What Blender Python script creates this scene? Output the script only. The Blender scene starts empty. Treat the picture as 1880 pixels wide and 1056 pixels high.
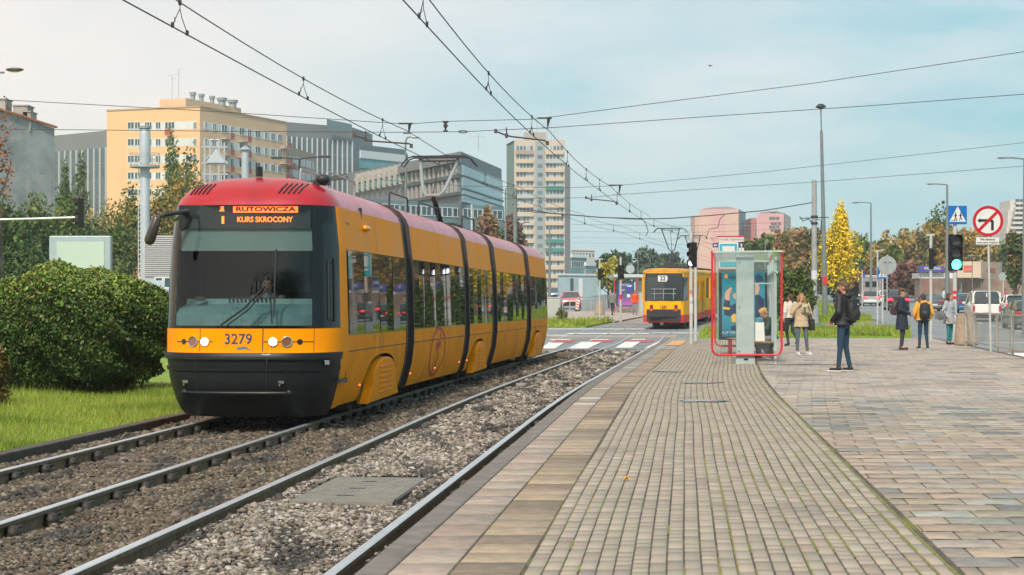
import bpy, bmesh, math, random
import numpy as np
from mathutils import Vector, Matrix
R=math.radians
rnd=random.Random(7); rng=np.random.default_rng(7)
SC=bpy.context.scene; COL=SC.collection
F=3100.0; HC=1.56; YH=557.0
# ---------------------------------------------------------------- terrain and track curve
def gh(z): return max(0.0,min(z,300.0)-66.0)*0.0135
def at(px,py,z): return Vector(((px-940)*z/F, z, HC+(YH-py)*z/F))
def gz(py,lev=0.0):
    lo,hi=4.0,900.0
    for _ in range(60):
        m=(lo+hi)/2
        if YH+(HC-gh(m)-lev)*F/m>py: lo=m
        else: hi=m
    return lo
def gp(px,py,lev=0.0):
    z=gz(py,lev); return Vector(((px-940)*z/F,z,gh(z)+lev))
KN=[(-60,.101),(22,.101),(34,.128),(74,.128),(86,.19),(600,.19)]
def slope(z):
    for (a,sa),(b,sb) in zip(KN,KN[1:]):
        if z<=b: return sa+(sb-sa)*max(0,(z-a))/(b-a)
    return .19
_cz=np.arange(-60,600.5,.5); _cs=np.array([slope(z) for z in _cz])
_cc=np.concatenate([[0],np.cumsum((_cs[1:]+_cs[:-1])*.25)]); _cc+= -2.797-np.interp(0,_cz,_cc)
def C1(z): return float(np.interp(z,_cz,_cc))
def PT(z,lat,h,line=0):
    s=slope(z); q=math.sqrt(1+s*s); c=C1(z)-2.82*line
    return Vector((c+lat/q, z-lat*s/q, gh(z)+h))
def XL(z): return 6.35+.155*z
# ---------------------------------------------------------------- object helpers
ROOT={}
def tag(o,label=None,cat=None,group=None,kind=None):
    if label: o['label']=label
    if cat: o['category']=cat
    if group: o['group']=group
    if kind: o['kind']=kind
    return o
def thing(name,label,cat,loc=(0,0,0),rz=0,group=None):
    o=bpy.data.objects.new(name,None); COL.objects.link(o); o.empty_display_size=.2
    o.location=loc; o.rotation_euler=(0,0,rz); ROOT[o.name]=Vector(loc)
    return tag(o,label,cat,group)
def rootloc(o):
    while o.parent: o=o.parent
    return o.location.copy()
def link(name,me,parent=None,world=False):
    o=bpy.data.objects.new(name,me); COL.objects.link(o)
    if parent: o.parent=parent
    if world and parent:
        l=rootloc(parent); me.transform(Matrix.Translation(-l))
    return o
def copy_tree(o,parent=None):
    c=o.copy(); COL.objects.link(c)
    if parent: c.parent=parent
    for ch in [x for x in o.children]: copy_tree(ch,c)
    return c
class MB:
    def __init__(s): s.v=[];s.f=[];s.m=[];s.cur=0
    def add(s,vs,fs,m=None):
        b=len(s.v); s.v+= [tuple(p) for p in vs]
        for f in fs: s.f.append(tuple(i+b for i in f)); s.m.append(s.cur if m is None else m)
        return s
    def box(s,x0,x1,y0,y1,z0,z1,m=None):
        return s.add([(x0,y0,z0),(x1,y0,z0),(x1,y1,z0),(x0,y1,z0),(x0,y0,z1),(x1,y0,z1),(x1,y1,z1),(x0,y1,z1)],
          [(0,3,2,1),(4,5,6,7),(0,1,5,4),(1,2,6,5),(2,3,7,6),(3,0,4,7)],m)
    def obox(s,c,a,b,d,m=None):
        c=Vector(c);a=Vector(a);b=Vector(b);d=Vector(d)
        vs=[c+i*a+j*b+k*d for k in(-1,1) for j in(-1,1) for i in(-1,1)]
        return s.add(vs,[(0,2,3,1),(4,5,7,6),(0,1,5,4),(1,3,7,5),(3,2,6,7),(2,0,4,6)],m)
    def beam(s,p,q,w,h,m=None,up=(0,0,1)):
        p=Vector(p);q=Vector(q);d=(q-p); u=Vector(up)
        x=d.cross(u)
        if x.length<1e-6: x=d.cross(Vector((1,0,0)))
        x.normalize(); y=x.cross(d).normalized()
        return s.obox((p+q)/2,d/2,x*w/2,y*h/2,m)
    def cyl(s,p,q,r0,r1=None,n=10,m=None,caps=True):
        p=Vector(p);q=Vector(q); r1=r0 if r1 is None else r1
        d=(q-p).normalized(); a=d.orthogonal().normalized(); b=d.cross(a)
        vs=[]
        for c,r in((p,r0),(q,r1)):
            for i in range(n):
                t=2*math.pi*i/n; vs.append(c+a*(r*math.cos(t))+b*(r*math.sin(t)))
        fs=[(i,(i+1)%n,n+(i+1)%n,n+i) for i in range(n)]
        if caps: fs+=[tuple(range(n))[::-1],tuple(range(n,2*n))]
        return s.add(vs,fs,m)
    def tube(s,path,r,n=8,m=None,closed=False):
        path=[Vector(p) for p in path]; rs=r if isinstance(r,(list,tuple)) else [r]*len(path)
        vs=[];N=len(path); prev=None
        for i,p in enumerate(path):
            if closed: d=path[(i+1)%N]-path[i-1]
            else: d=path[min(i+1,N-1)]-path[max(i-1,0)]
            d.normalize()
            a=d.orthogonal().normalized() if prev is None else (prev-d*prev.dot(d)).normalized()
            prev=a; b=d.cross(a)
            for k in range(n):
                t=2*math.pi*k/n; vs.append(p+a*(rs[i]*math.cos(t))+b*(rs[i]*math.sin(t)))
        fs=[]
        for i in range(N if closed else N-1):
            j=(i+1)%N
            for k in range(n):
                l=(k+1)%n; fs.append((i*n+k,i*n+l,j*n+l,j*n+k))
        if not closed: fs+=[tuple(range(n))[::-1],tuple(range((N-1)*n,N*n))]
        return s.add(vs,fs,m)
    def grid(s,rows,m=None,flip=False):
        nr=len(rows);nc=len(rows[0]); vs=[p for r in rows for p in r]
        fs=[]
        for i in range(nr-1):
            for j in range(nc-1):
                f=(i*nc+j,i*nc+j+1,(i+1)*nc+j+1,(i+1)*nc+j); fs.append(f[::-1] if flip else f)
        return s.add(vs,fs,m)
    def prism(s,poly,fn,d,m=None):
        n=len(poly); a=[Vector(fn(*p)) for p in poly]; d=Vector(d)
        return s.add(a+[p+d for p in a],[tuple(range(n)),tuple(range(n,2*n))[::-1]]+[(i,(i+1)%n,n+(i+1)%n,n+i) for i in range(n)],m)
    def ell(s,c,r,nu=12,nv=8,m=None,rot=None):
        c=Vector(c); r=(r,r,r) if isinstance(r,(int,float)) else r
        vs=[];fs=[]
        for i in range(nv+1):
            ph=math.pi*i/nv
            for j in range(nu):
                th=2*math.pi*j/nu
                p=Vector((r[0]*math.sin(ph)*math.cos(th),r[1]*math.sin(ph)*math.sin(th),r[2]*math.cos(ph)))
                if rot: p=rot@p
                vs.append(c+p)
        for i in range(nv):
            for j in range(nu): fs.append((i*nu+j,(i+1)*nu+j,(i+1)*nu+(j+1)%nu,i*nu+(j+1)%nu))
        return s.add(vs,fs,m)
    def capsule(s,p,q,r0,r1=None,n=10,m=None):
        p=Vector(p);q=Vector(q); r1=r0 if r1 is None else r1
        d=(q-p); L=d.length; d=d.normalized() if L>1e-6 else Vector((0,0,1))
        path=[];rs=[]
        for k in range(4):
            a=math.pi/2*(1-k/3.999); path.append(p-d*(r0*math.sin(a))); rs.append(max(r0*math.cos(a),r0*.05))
        for k in range(4):
            a=math.pi/2*(k/3.001) if k else 0; path.append(q+d*(r1*math.sin(a)+(1e-4 if k==0 else 0))); rs.append(max(r1*math.cos(a),r1*.05))
        return s.tube(path,rs,n,m)
    def disc(s,c,nrm,r,n=24,m=None,r_in=0,up=(0,0,1)):
        c=Vector(c); nrm=Vector(nrm).normalized(); a=Vector(up).cross(nrm).normalized(); b=nrm.cross(a)
        ring=lambda q:[c+a*(q*math.cos(2*math.pi*i/n))+b*(q*math.sin(2*math.pi*i/n)) for i in range(n)]
        if r_in<=0: return s.add(ring(r),[tuple(range(n))],m)
        return s.add(ring(r_in)+ring(r),[(i,n+i,n+(i+1)%n,(i+1)%n) for i in range(n)],m)
    def build(s,name,mats,parent=None,world=False,smooth=False,bev=0,recalc=True,sub=0):
        me=bpy.data.meshes.new(name)
        me.from_pydata(s.v,[],s.f)
        if not isinstance(mats,(list,tuple)): mats=[mats]
        for x in mats: me.materials.append(x)
        me.polygons.foreach_set('material_index',s.m)
        if recalc and len(s.f)<40000:
            bm=bmesh.new(); bm.from_mesh(me); bmesh.ops.recalc_face_normals(bm,faces=bm.faces); bm.to_mesh(me); bm.free()
        if smooth:
            me.polygons.foreach_set('use_smooth',[True]*len(me.polygons)); me.set_sharp_from_angle(angle=R(38))
        me.update()
        o=link(name,me,parent,world)
        if bev:
            b=o.modifiers.new('b','BEVEL'); b.width=bev; b.segments=2; b.limit_method='ANGLE'; b.angle_limit=R(40)
        if sub:
            b=o.modifiers.new('s','SUBSURF'); b.levels=b.render_levels=sub
        return o
def fastmesh(name,V,Fa,mats,col=None,parent=None,smooth=False):
    V=np.asarray(V,dtype=np.float32); Fa=np.asarray(Fa,dtype=np.int32); k=Fa.shape[1]
    me=bpy.data.meshes.new(name); me.vertices.add(len(V)); me.vertices.foreach_set('co',V.ravel())
    me.loops.add(Fa.size); me.loops.foreach_set('vertex_index',Fa.ravel())
    me.polygons.add(len(Fa)); me.polygons.foreach_set('loop_start',np.arange(0,Fa.size,k,dtype=np.int32))
    me.polygons.foreach_set('loop_total',np.full(len(Fa),k,dtype=np.int32))
    if smooth: me.polygons.foreach_set('use_smooth',np.ones(len(Fa),dtype=bool))
    if col is not None:
        a=me.color_attributes.new('col','FLOAT_COLOR','POINT'); c=np.ones((len(V),4),dtype=np.float32); c[:,:3]=col; a.data.foreach_set('color',c.ravel())
    if not isinstance(mats,(list,tuple)): mats=[mats]
    for m in mats: me.materials.append(m)
    me.update(calc_edges=True); me.validate()
    return link(name,me,parent)
# ---------------------------------------------------------------- materials
MT={}
def nt(m): return m.node_tree.nodes,m.node_tree.links
def M(name,col=(.5,.5,.5),rough=.6,metal=0,var=.12,vs=6,bump=0,bs=40,coat=0,emit=None,es=0,spec=.5,attr=False,var2=None,rvar=0,trans=0):
    if name in MT: return MT[name]
    m=bpy.data.materials.new(name); m.use_nodes=True; N,L=nt(m); b=N['Principled BSDF']
    b.inputs['Base Color'].default_value=(*col,1); b.inputs['Roughness'].default_value=rough; b.inputs['Metallic'].default_value=metal
    b.inputs['Specular IOR Level'].default_value=spec; b.inputs['Coat Weight'].default_value=coat; b.inputs['Coat Roughness'].default_value=.06
    tc=N.new('ShaderNodeTexCoord')
    src=None
    if attr:
        a=N.new('ShaderNodeAttribute'); a.attribute_name='col'; src=a.outputs['Color']
    if var>0:
        no=N.new('ShaderNodeTexNoise'); no.inputs['Scale'].default_value=vs; no.inputs['Detail'].default_value=5; no.inputs['Roughness'].default_value=.6
        L.new(tc.outputs['Object'],no.inputs['Vector'])
        mr=N.new('ShaderNodeMapRange'); mr.inputs['From Min'].default_value=.3; mr.inputs['From Max'].default_value=.7
        mr.inputs['To Min'].default_value=1-var; mr.inputs['To Max'].default_value=1+var; L.new(no.outputs['Fac'],mr.inputs['Value'])
        mx=N.new('ShaderNodeMix'); mx.data_type='RGBA'; mx.blend_type='MULTIPLY'; mx.inputs['Factor'].default_value=1
        if src: L.new(src,mx.inputs[6])
        else: mx.inputs[6].default_value=(*col,1)
        L.new(mr.outputs[0],mx.inputs[7]); src=mx.outputs[2]
        if var2:
            n2=N.new('ShaderNodeTexNoise'); n2.inputs['Scale'].default_value=var2[1]; n2.inputs['Detail'].default_value=6; L.new(tc.outputs['Object'],n2.inputs['Vector'])
            r2=N.new('ShaderNodeMapRange'); r2.inputs['From Min'].default_value=var2[2]; r2.inputs['From Max'].default_value=var2[2]+.12; L.new(n2.outputs['Fac'],r2.inputs['Value'])
            m2=N.new('ShaderNodeMix'); m2.data_type='RGBA'; L.new(r2.outputs[0],m2.inputs['Factor']); L.new(src,m2.inputs[6]); m2.inputs[7].default_value=(*var2[0],1); src=m2.outputs[2]
        if rvar:
            r3=N.new('ShaderNodeMapRange'); r3.inputs['From Min'].default_value=.3; r3.inputs['From Max'].default_value=.7; r3.inputs['To Min'].default_value=max(0,rough-rvar); r3.inputs['To Max'].default_value=min(1,rough+rvar)
            L.new(no.outputs['Fac'],r3.inputs['Value']); L.new(r3.outputs[0],b.inputs['Roughness'])
    if src: L.new(src,b.inputs['Base Color'])
    if bump:
        n3=N.new('ShaderNodeTexNoise'); n3.inputs['Scale'].default_value=bs; n3.inputs['Detail'].default_value=4; L.new(tc.outputs['Object'],n3.inputs['Vector'])
        bp=N.new('ShaderNodeBump'); bp.inputs['Strength'].default_value=bump; bp.inputs['Distance'].default_value=.02; L.new(n3.outputs['Fac'],bp.inputs['Height']); L.new(bp.outputs[0],b.inputs['Normal'])
    if emit: b.inputs['Emission Color'].default_value=(*emit,1); b.inputs['Emission Strength'].default_value=es
    if trans: b.inputs['Transmission Weight'].default_value=trans
    MT[name]=m; return m
def glassmat(name,tint=(.8,.92,.9),refl=.06,rough=.01,body=0,bodycol=(.3,.4,.4)):
    if name in MT: return MT[name]
    m=bpy.data.materials.new(name); m.use_nodes=True; N,L=nt(m); N.remove(N['Principled BSDF']); out=N['Material Output']
    t=N.new('ShaderNodeBsdfTransparent'); t.inputs[0].default_value=(*tint,1); g=N.new('ShaderNodeBsdfGlossy'); g.inputs['Roughness'].default_value=rough; g.inputs[0].default_value=(.95,1,1,1)
    lw=N.new('ShaderNodeLayerWeight'); lw.inputs[0].default_value=.5; pw=N.new('ShaderNodeMath'); pw.operation='POWER'; pw.inputs[1].default_value=5; L.new(lw.outputs['Facing'],pw.inputs[0]); fr=N.new('ShaderNodeMath'); fr.operation='MULTIPLY_ADD'; L.new(pw.outputs[0],fr.inputs[0]); fr.inputs[1].default_value=.95; fr.inputs[2].default_value=.045
    ad=N.new('ShaderNodeMath'); ad.operation='ADD'; ad.inputs[1].default_value=refl; ad.use_clamp=True; L.new(fr.outputs[0],ad.inputs[0])
    base=t.outputs[0]
    if body:
        d=N.new('ShaderNodeBsdfDiffuse'); d.inputs[0].default_value=(*bodycol,1); mm=N.new('ShaderNodeMixShader'); mm.inputs[0].default_value=body; L.new(t.outputs[0],mm.inputs[1]); L.new(d.outputs[0],mm.inputs[2]); base=mm.outputs[0]
    mx=N.new('ShaderNodeMixShader'); L.new(ad.outputs[0],mx.inputs[0]); L.new(base,mx.inputs[1]); L.new(g.outputs[0],mx.inputs[2]); L.new(mx.outputs[0],out.inputs[0])
    MT[name]=m; return m
_txt=0
def text(name,s,size,mat,parent,loc,rot,depth=.002,world=True,bold=0,sx=1,align='CENTER'):
    cu=bpy.data.curves.new('t','FONT'); cu.body=s; cu.size=size; cu.align_x=align; cu.align_y='CENTER'; cu.extrude=depth; cu.offset=bold; cu.resolution_u=3
    o=bpy.data.objects.new('t',cu); COL.objects.link(o)
    dg=bpy.context.evaluated_depsgraph_get(); me=bpy.data.meshes.new_from_object(o.evaluated_get(dg)); bpy.data.objects.remove(o)
    Mx=Matrix.Translation(Vector(loc))@(rot if isinstance(rot,Matrix) else Matrix.Rotation(rot[2],4,'Z')@Matrix.Rotation(rot[0],4,'X'))@Matrix.Diagonal((sx,1,1,1))
    me.transform(Mx); me.materials.clear(); me.materials.append(mat); me.name=name
    for p in me.polygons: p.material_index=0
    return link(name,me,parent,world)
# shared materials
asphalt=M('asphalt',(.17,.195,.21),.75,var=.2,vs=1.2,bump=.4,bs=60,var2=((.22,.235,.24),.35,.5))
concrete=M('concrete',(.42,.40,.37),.85,var=.15,vs=4,bump=.3,bs=50)
curbm=M('curb_stone',(.17,.155,.14),.85,var=.25,vs=6,bump=.5,bs=120)
steel=M('galvanised_steel',(.42,.44,.44),.45,.5,var=.15,vs=8)
darkmet=M('dark_metal',(.035,.04,.045),.5,.3,var=.15)
greypole=M('grey_paint_pole',(.16,.19,.20),.55,0,var=.15,vs=3)
lightpole=M('pale_pole',(.45,.47,.46),.6,0,var=.15,vs=5)
blackp=M('black_plastic',(.012,.014,.016),.38,var=.15,coat=.3)
rubber=M('rubber',(.02,.02,.021),.75,var=.1)
whitep=M('white_paint',(.72,.73,.72),.5,var=.06)
redp=M('red_paint',(.62,.02,.03),.4,var=.08,coat=.3)
bluep=M('blue_sign',(.01,.13,.42),.4,var=.05)
teal=M('teal_print',(.01,.36,.45),.4,var=.05)
woodm=M('bench_wood',(.35,.17,.07),.6,var=.2,vs=8)
glass_dark=M('dark_window_glass',(.02,.035,.04),.06,0,var=.1,vs=.6,spec=.8)
# ---------------------------------------------------------------- camera, world, sun
cam=bpy.data.cameras.new('camera'); co=bpy.data.objects.new('camera',cam); COL.objects.link(co); SC.camera=co
co.location=(0,0,HC); co.rotation_euler=(R(90),0,0); cam.sensor_width=36; cam.lens=F/1880*36; cam.shift_y=(YH-528)/1880; cam.clip_end=6000; cam.clip_start=.3
SUN_AZ=R(192) ; SUN_EL=R(45)   # azimuth measured clockwise from +Y (camera direction): behind, slightly left
sd=Vector((math.sin(SUN_AZ)*math.cos(SUN_EL),math.cos(SUN_AZ)*math.cos(SUN_EL),math.sin(SUN_EL)))
sl=bpy.data.lights.new('sun','SUN'); sl.energy=3.1; sl.angle=R(6); sl.color=(1,.90,.76)
so=bpy.data.objects.new('sun',sl); COL.objects.link(so); so.rotation_euler=sd.to_track_quat('Z','Y').to_euler(); so.location=(0,0,60)
w=bpy.data.worlds.new('World'); SC.world=w; w.use_nodes=True; N=w.node_tree.nodes; L=w.node_tree.links
bg=N['Background']; out=N['World Output']
sky=N.new('ShaderNodeTexSky'); sky.sky_type='NISHITA'; sky.sun_disc=False; sky.sun_elevation=SUN_EL; sky.sun_rotation=SUN_AZ; sky.dust_density=3
tc=N.new('ShaderNodeTexCoord'); sp=N.new('ShaderNodeSeparateXYZ'); L.new(tc.outputs['Generated'],sp.inputs[0])
def mth(op,a,b=None,clamp=False):
    n=N.new('ShaderNodeMath'); n.operation=op; n.use_clamp=clamp
    for i,x in enumerate((a,b)):
        if x is None: continue
        if isinstance(x,(int,float)): n.inputs[i].default_value=x
        else: L.new(x,n.inputs[i])
    return n.outputs[0]
def mixc(f,a,b):
    n=N.new('ShaderNodeMix'); n.data_type='RGBA'
    for i,x in ((0,f),(6,a),(7,b)):
        if isinstance(x,tuple): n.inputs[i].default_value=(*x,1)
        elif isinstance(x,(int,float)): n.inputs[i].default_value=x
        else: L.new(x,n.inputs[i])
    return n.outputs[2]
mp=N.new('ShaderNodeMapping'); mp.inputs['Scale'].default_value=(1.6,1.6,5); L.new(tc.outputs['Generated'],mp.inputs[0])
cl=N.new('ShaderNodeTexNoise'); cl.inputs['Scale'].default_value=2.2; cl.inputs['Detail'].default_value=6; cl.inputs['Roughness'].default_value=.5; L.new(mp.outputs[0],cl.inputs['Vector'])
tx=mth('ADD',mth('MULTIPLY',sp.outputs[0],1.75),.50)
tx=mth('ADD',tx,mth('MULTIPLY',sp.outputs[2],-.6))
tx=mth('ADD',tx,mth('MULTIPLY',mth('SUBTRACT',cl.outputs['Fac'],.5),1.6),True)
mp2=N.new('ShaderNodeMapping'); mp2.inputs['Scale'].default_value=(3,3,14); mp2.inputs['Rotation'].default_value=(0,.25,0); L.new(tc.outputs['Generated'],mp2.inputs[0])
cl2=N.new('ShaderNodeTexNoise'); cl2.inputs['Scale'].default_value=2.5; cl2.inputs['Detail'].default_value=7; cl2.inputs['Roughness'].default_value=.55; L.new(mp2.outputs[0],cl2.inputs['Vector'])
top=mixc(tx,(.98,.87,.81),(.25,.57,.67))
top=mixc(mth('MULTIPLY',mth('SUBTRACT',cl2.outputs['Fac'],.44),2.2,True),top,(.84,.83,.82))
hz=mth('MULTIPLY',sp.outputs[2],9,True)
skyc=mixc(hz,(.47,.70,.75),top)
nb=N.new('ShaderNodeBackground'); L.new(sky.outputs[0],nb.inputs[0]); nb.inputs[1].default_value=.02
L.new(skyc,bg.inputs[0]); bg.inputs[1].default_value=.76
adn=N.new('ShaderNodeAddShader'); L.new(bg.outputs[0],adn.inputs[0]); L.new(nb.outputs[0],adn.inputs[1]); L.new(adn.outputs[0],out.inputs[0])
SC.cycles.volume_bounces=2; SC.view_settings.view_transform='Standard'; SC.view_settings.look='None'; SC.view_settings.exposure=.32; SC.view_settings.gamma=1
# ================================================================ GROUND
def sheet(name,mat,zs,fl,fr,lev,nx=2,kind='structure',parent=None,skirt=0):
    b=MB(); rows=[]
    for z in zs:
        a,c=fl(z),fr(z); l=lev(z) if callable(lev) else lev
        rows.append([(a+(c-a)*i/nx,z,gh(z)+l) for i in range(nx+1)])
    b.grid(rows)
    if skirt:
        for k in (0,-1): b.grid([[r[k] for r in rows],[(r[k][0],r[k][1],r[k][2]-skirt) for r in rows]])
        for r in (rows[0],rows[-1]): b.grid([r,[(p[0],p[1],p[2]-skirt) for p in r]])
    o=b.build(name,mat,parent); 
    if kind and not parent: o['kind']=kind
    return o
def fr_(a,b,s): 
    n=max(1,int(round((b-a)/s))); return [a+(b-a)*i/n for i in range(n+1)]
gl=lambda lat:(lambda z:C1(z)+lat)
LB=-2.82-1.42
soil=M('soil',(.20,.20,.17),.9,var=.3,vs=.5,var2=((.14,.18,.07),.06,.5))
sheet('ground',soil,[-60,0,20,40,57.8,58.1]+fr_(66,300,6)+[600,1200,2600],lambda z:-1400,lambda z:1400,lambda z:-.42 if z<58.0 else -.06)
ballm=M('ballast_bed',(.16,.145,.13),.95,var=.5,vs=25,bump=1,bs=30)
sheet('ballast_bed',ballm,fr_(2,58.3,1),gl(LB),gl(1.16),-.15,8)
grassm=M('lawn',(.17,.27,.03),.9,var=.35,vs=3,bump=.8,bs=60,var2=((.26,.30,.04),.5,.55))
sheet('lawn',grassm,fr_(2,58.3,1),lambda z:-90,gl(LB-.16),-.06,6,skirt=.3)
# crossing asphalt
sheet('cross_road',asphalt,fr_(58.3,66,2)+fr_(68,98,3),lambda z:-90,lambda z:XL(z)+20,-.022,4,skirt=.3)
sheet('main_road',asphalt,[-20,10,30,52]+fr_(66,300,6)+[400],lambda z:XL(z),lambda z:XL(z)+17,-.018,2,skirt=.3)
sheet('side_road',asphalt,fr_(97.5,300,8)+[400],lambda z:-90+.1*z if z<150 else -12+.02*z,lambda z:C1(z)-9 ,-.026,2)
pavm=M('far_pavement',(.36,.31,.28),.85,var=.15,vs=1.5,bump=.2)
sheet('pavement_far',pavm,fr_(99,132,3),lambda z:C1(z)-13,lambda z:C1(z)-4.3,.05,2,skirt=.2)
sheet('pavement_right',pavm,[-20,20,60]+fr_(66,300,9),lambda z:XL(z)+17.1,lambda z:XL(z)+24,.10,2,skirt=.3)
sheet('tram_bed_far',M('pinkish_gravel',(.30,.25,.23),.95,var=.3,vs=8),fr_(98.2,300,8),gl(-4.2),gl(1.3),-.03,2)
# second sheet of track bed between the two road lanes of the crossing
sheet('track_gravel_strip',MT['pinkish_gravel'],[gz(619.5),gz(615)],gl(-4.3),gl(1.3),-.014,2)
# grass islands
def lawn(name,z0,z1,fl,fr,lev=.10): return sheet(name,grassm,fr_(z0,z1,(z1-z0)/max(2,int((z1-z0)/5))),fl,fr,lev,3,skirt=.25)
lawn('grass_island',gz(617,.1),gz(603,.1),lambda z:C1(z)+2.3,lambda z:.232*z+.3)
lawn('grass_verge',gz(589,.1),gz(582,.1),lambda z:C1(z)+4.6,lambda z:.213*z)
lawn('grass_verge',gz(579,.1),300,lambda z:C1(z)+3.0,lambda z:XL(z)-1.3)
lawn('grass_strip',gz(599,.06),gz(589,.06),lambda z:-40,lambda z:C1(z)-4.4,.06)
lawn('grass_field',102,400,lambda z:-160,lambda z:-50,.05)
# lane markings
mark=M('road_paint',(.62,.64,.62),.7,var=.2,vs=12); redmark=M('red_road_paint',(.42,.07,.10),.75,var=.2,vs=9); orangem=M('orange_tactile',(.55,.30,.12),.8,var=.15)
b=MB()
def mk(b,z0,z1,x0,x1,lev=-.012,m=0,f=None):
    if f: pts=[(f(z0)+x0,z0),(f(z0)+x1,z0),(f(z1)+x1,z1),(f(z1)+x0,z1)]
    else: pts=[(x0,z0),(x1,z0),(x1,z1),(x0,z1)]
    b.add([(x,z,gh(z)+lev) for x,z in pts],[(0,1,2,3)],m)
def qd(b,lst,lev=-.012,m=0): b.add([tuple(gp(x,y,lev)) for x,y in lst],[(0,1,2,3)],m)
for q_ in ([(940,639),(972,639),(990,628),(958,628)],[(990,640),(1019,640),(1036,629),(1008,629)],[(1040,640),(1079,640),(1106,627.5),(1068,627.5)],[(1129,638.5),(1160,638.5),(1177,627),(1149,627)],[(1184,638.5),(1200,638.5),(1229,627),(1209,627)]): qd(b,q_)
for a_,c_,y0,y1 in ((1008,1045,624.2,622.8),(1083,1116,624,622.6),(1158,1183,623.8,622.4),(1000,1040,616,614.8),(1040,1190,613,611.6),(1195,1300,612,610.6),(1005,1190,604.5,603.4),(1250,1420,599,598)): qd(b,[(a_,y0),(c_,y0),(c_+3,y1),(a_+3,y1)])
b.build('zebra_crossing',mark)['kind']='structure'
b=MB()
for a_,c_ in ((960,995),(1006,1050),(1077,1122),(1143,1194),(1204,1234)): qd(b,[(a_,628.4),(c_,628.4),(c_+7,624.6),(a_+7,624.6)],-.008)
b.build('red_road_marking',redmark)['kind']='structure'
b=MB()
mk(b,79,79.35,-40,C1(79)+6); mk(b,84,84.3,-40,XL(84)); mk(b,92,92.25,-30,XL(92)-2)
for q in (5.6,11.2):
    for z in range(20,46,6): mk(b,z,z+3,q-.06,q+.06,f=XL)
    for z in range(70,230,9): mk(b,z,z+4.5,q-.07,q+.07,f=XL)
for k in range(11): mk(b,49.5,53.5,1+k*1.5,1.75+k*1.5,f=XL)
mk(b,46.5,46.9,.4,16.6,f=XL); mk(b,66.6,67.0,.4,16.6,f=XL)
b.build('lane_markings',mark)['kind']='structure'
b=MB(); mk(b,54.3,55.6,.4,16.6,f=XL); b.build('cycle_lane_marking',redmark)['kind']='structure'
# kerbs
def kerb(name,lat0,lat1,z0,z1,top,bot,mat=curbm,fn=None,st=1.0):
    b=MB(); f=fn or (lambda z:C1(z))
    zz=fr_(z0,z1,st)
    sec=[(lat0,bot),(lat0,top),(lat1,top),(lat1,bot)]
    b.grid([[(f(z)+l,z,gh(z)+h) for l,h in sec] for z in zz])
    return b.build(name,mat,bev=.012)
o=kerb('kerb',LB-.16,LB,2,58.3,0.0,-.42,M('timber_edge',(.07,.06,.05),.85,var=.3,vs=5)); tag(o,'dark low edging board between the lawn and the left track','kerb')
# platform base
mossj=M('mossy_joint',(.075,.065,.052),.95,var=.4,vs=4,var2=((.12,.15,.02),1.2,.52))
sheet('pavement',mossj,fr_(2,66,1),gl(1.16),lambda z:XL(z)+.0 if z>3 else 8,.1955,24,skirt=.5)
def tiles(name,rects,lev,mat,palette,gap=.006,bv=.006,tilt=.0025,vis=True):
    """rects: list of (s0,s1,l0,l1,colour) along the track curve"""
    n=len(rects); V=np.zeros((n,8,3),np.float32); Cc=np.zeros((n,8,3),np.float32)
    for i,(s0,s1,l0,l1,c) in enumerate(rects):
        t=rnd.uniform(-tilt,tilt)*1.2
        ca,cb=C1(s0),C1(s1)
        g=gap; e=gap*1.7; o=[(ca+l0+g,s0+e),(ca+l1-g,s0+e),(cb+l1-g,s1-e),(cb+l0+g,s1-e)]
        q=g+bv; w=e+bv; p=[(ca+l0+q,s0+w),(ca+l1-q,s0+w),(cb+l1-q,s1-w),(cb+l0+q,s1-w)]
        for k in range(4):
            V[i,k]=(o[k][0],o[k][1],lev-.0055); V[i,4+k]=(p[k][0],p[k][1],lev+t+rnd.uniform(-tilt,tilt)*.12)
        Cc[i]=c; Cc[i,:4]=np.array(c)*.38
    base=np.array([(4,5,6,7),(0,1,5,4),(1,2,6,5),(2,3,7,6),(3,0,4,7)])
    Fa=(np.arange(n)[:,None,None]*8+base[None]).reshape(-1,4)
    o=fastmesh(name,V.reshape(-1,3),Fa,mat,Cc.reshape(-1,3)); o['kind']='structure'; return o
brickm=M('paver_brick',attr=True,rough=.85,var=.08,vs=3,bump=0,rvar=.12,var2=((.17,.155,.135),.5,.60))
slabm=M('paver_slab',attr=True,rough=.85,var=.22,vs=9,bump=0,rvar=.15,var2=((.21,.185,.16),.45,.58))
def jit(c,a): 
    k=1+rnd.uniform(-a,a); return tuple(max(0,x*k+rnd.uniform(-.008,.008)) for x in c)
rects=[]
lat=1.99+.008
ncol=24; cw=(4.17-1.99)/ncol
for c in range(ncol):
    z=7.0-rnd.random()*.2
    off=0
    while z<65.6:
        d=.30 if rnd.random()<.55 else .15
        if c==ncol-1: d=.38
        if z>34: d*=1.2
        col=jit(rnd.choice([(.315,.275,.225),(.30,.26,.215),(.325,.285,.23),(.275,.24,.20)]),.08)
        wv=.004*math.sin(z*.9+c*.35)+.010*math.sin(z*.33+1)
        rects.append((z,z+d,lat+c*cw+wv,lat+(c+1)*cw+wv,col)); z+=d
tiles('brick_paving',rects,.20,brickm,None,gap=.004,bv=.003,tilt=.001)
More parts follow.
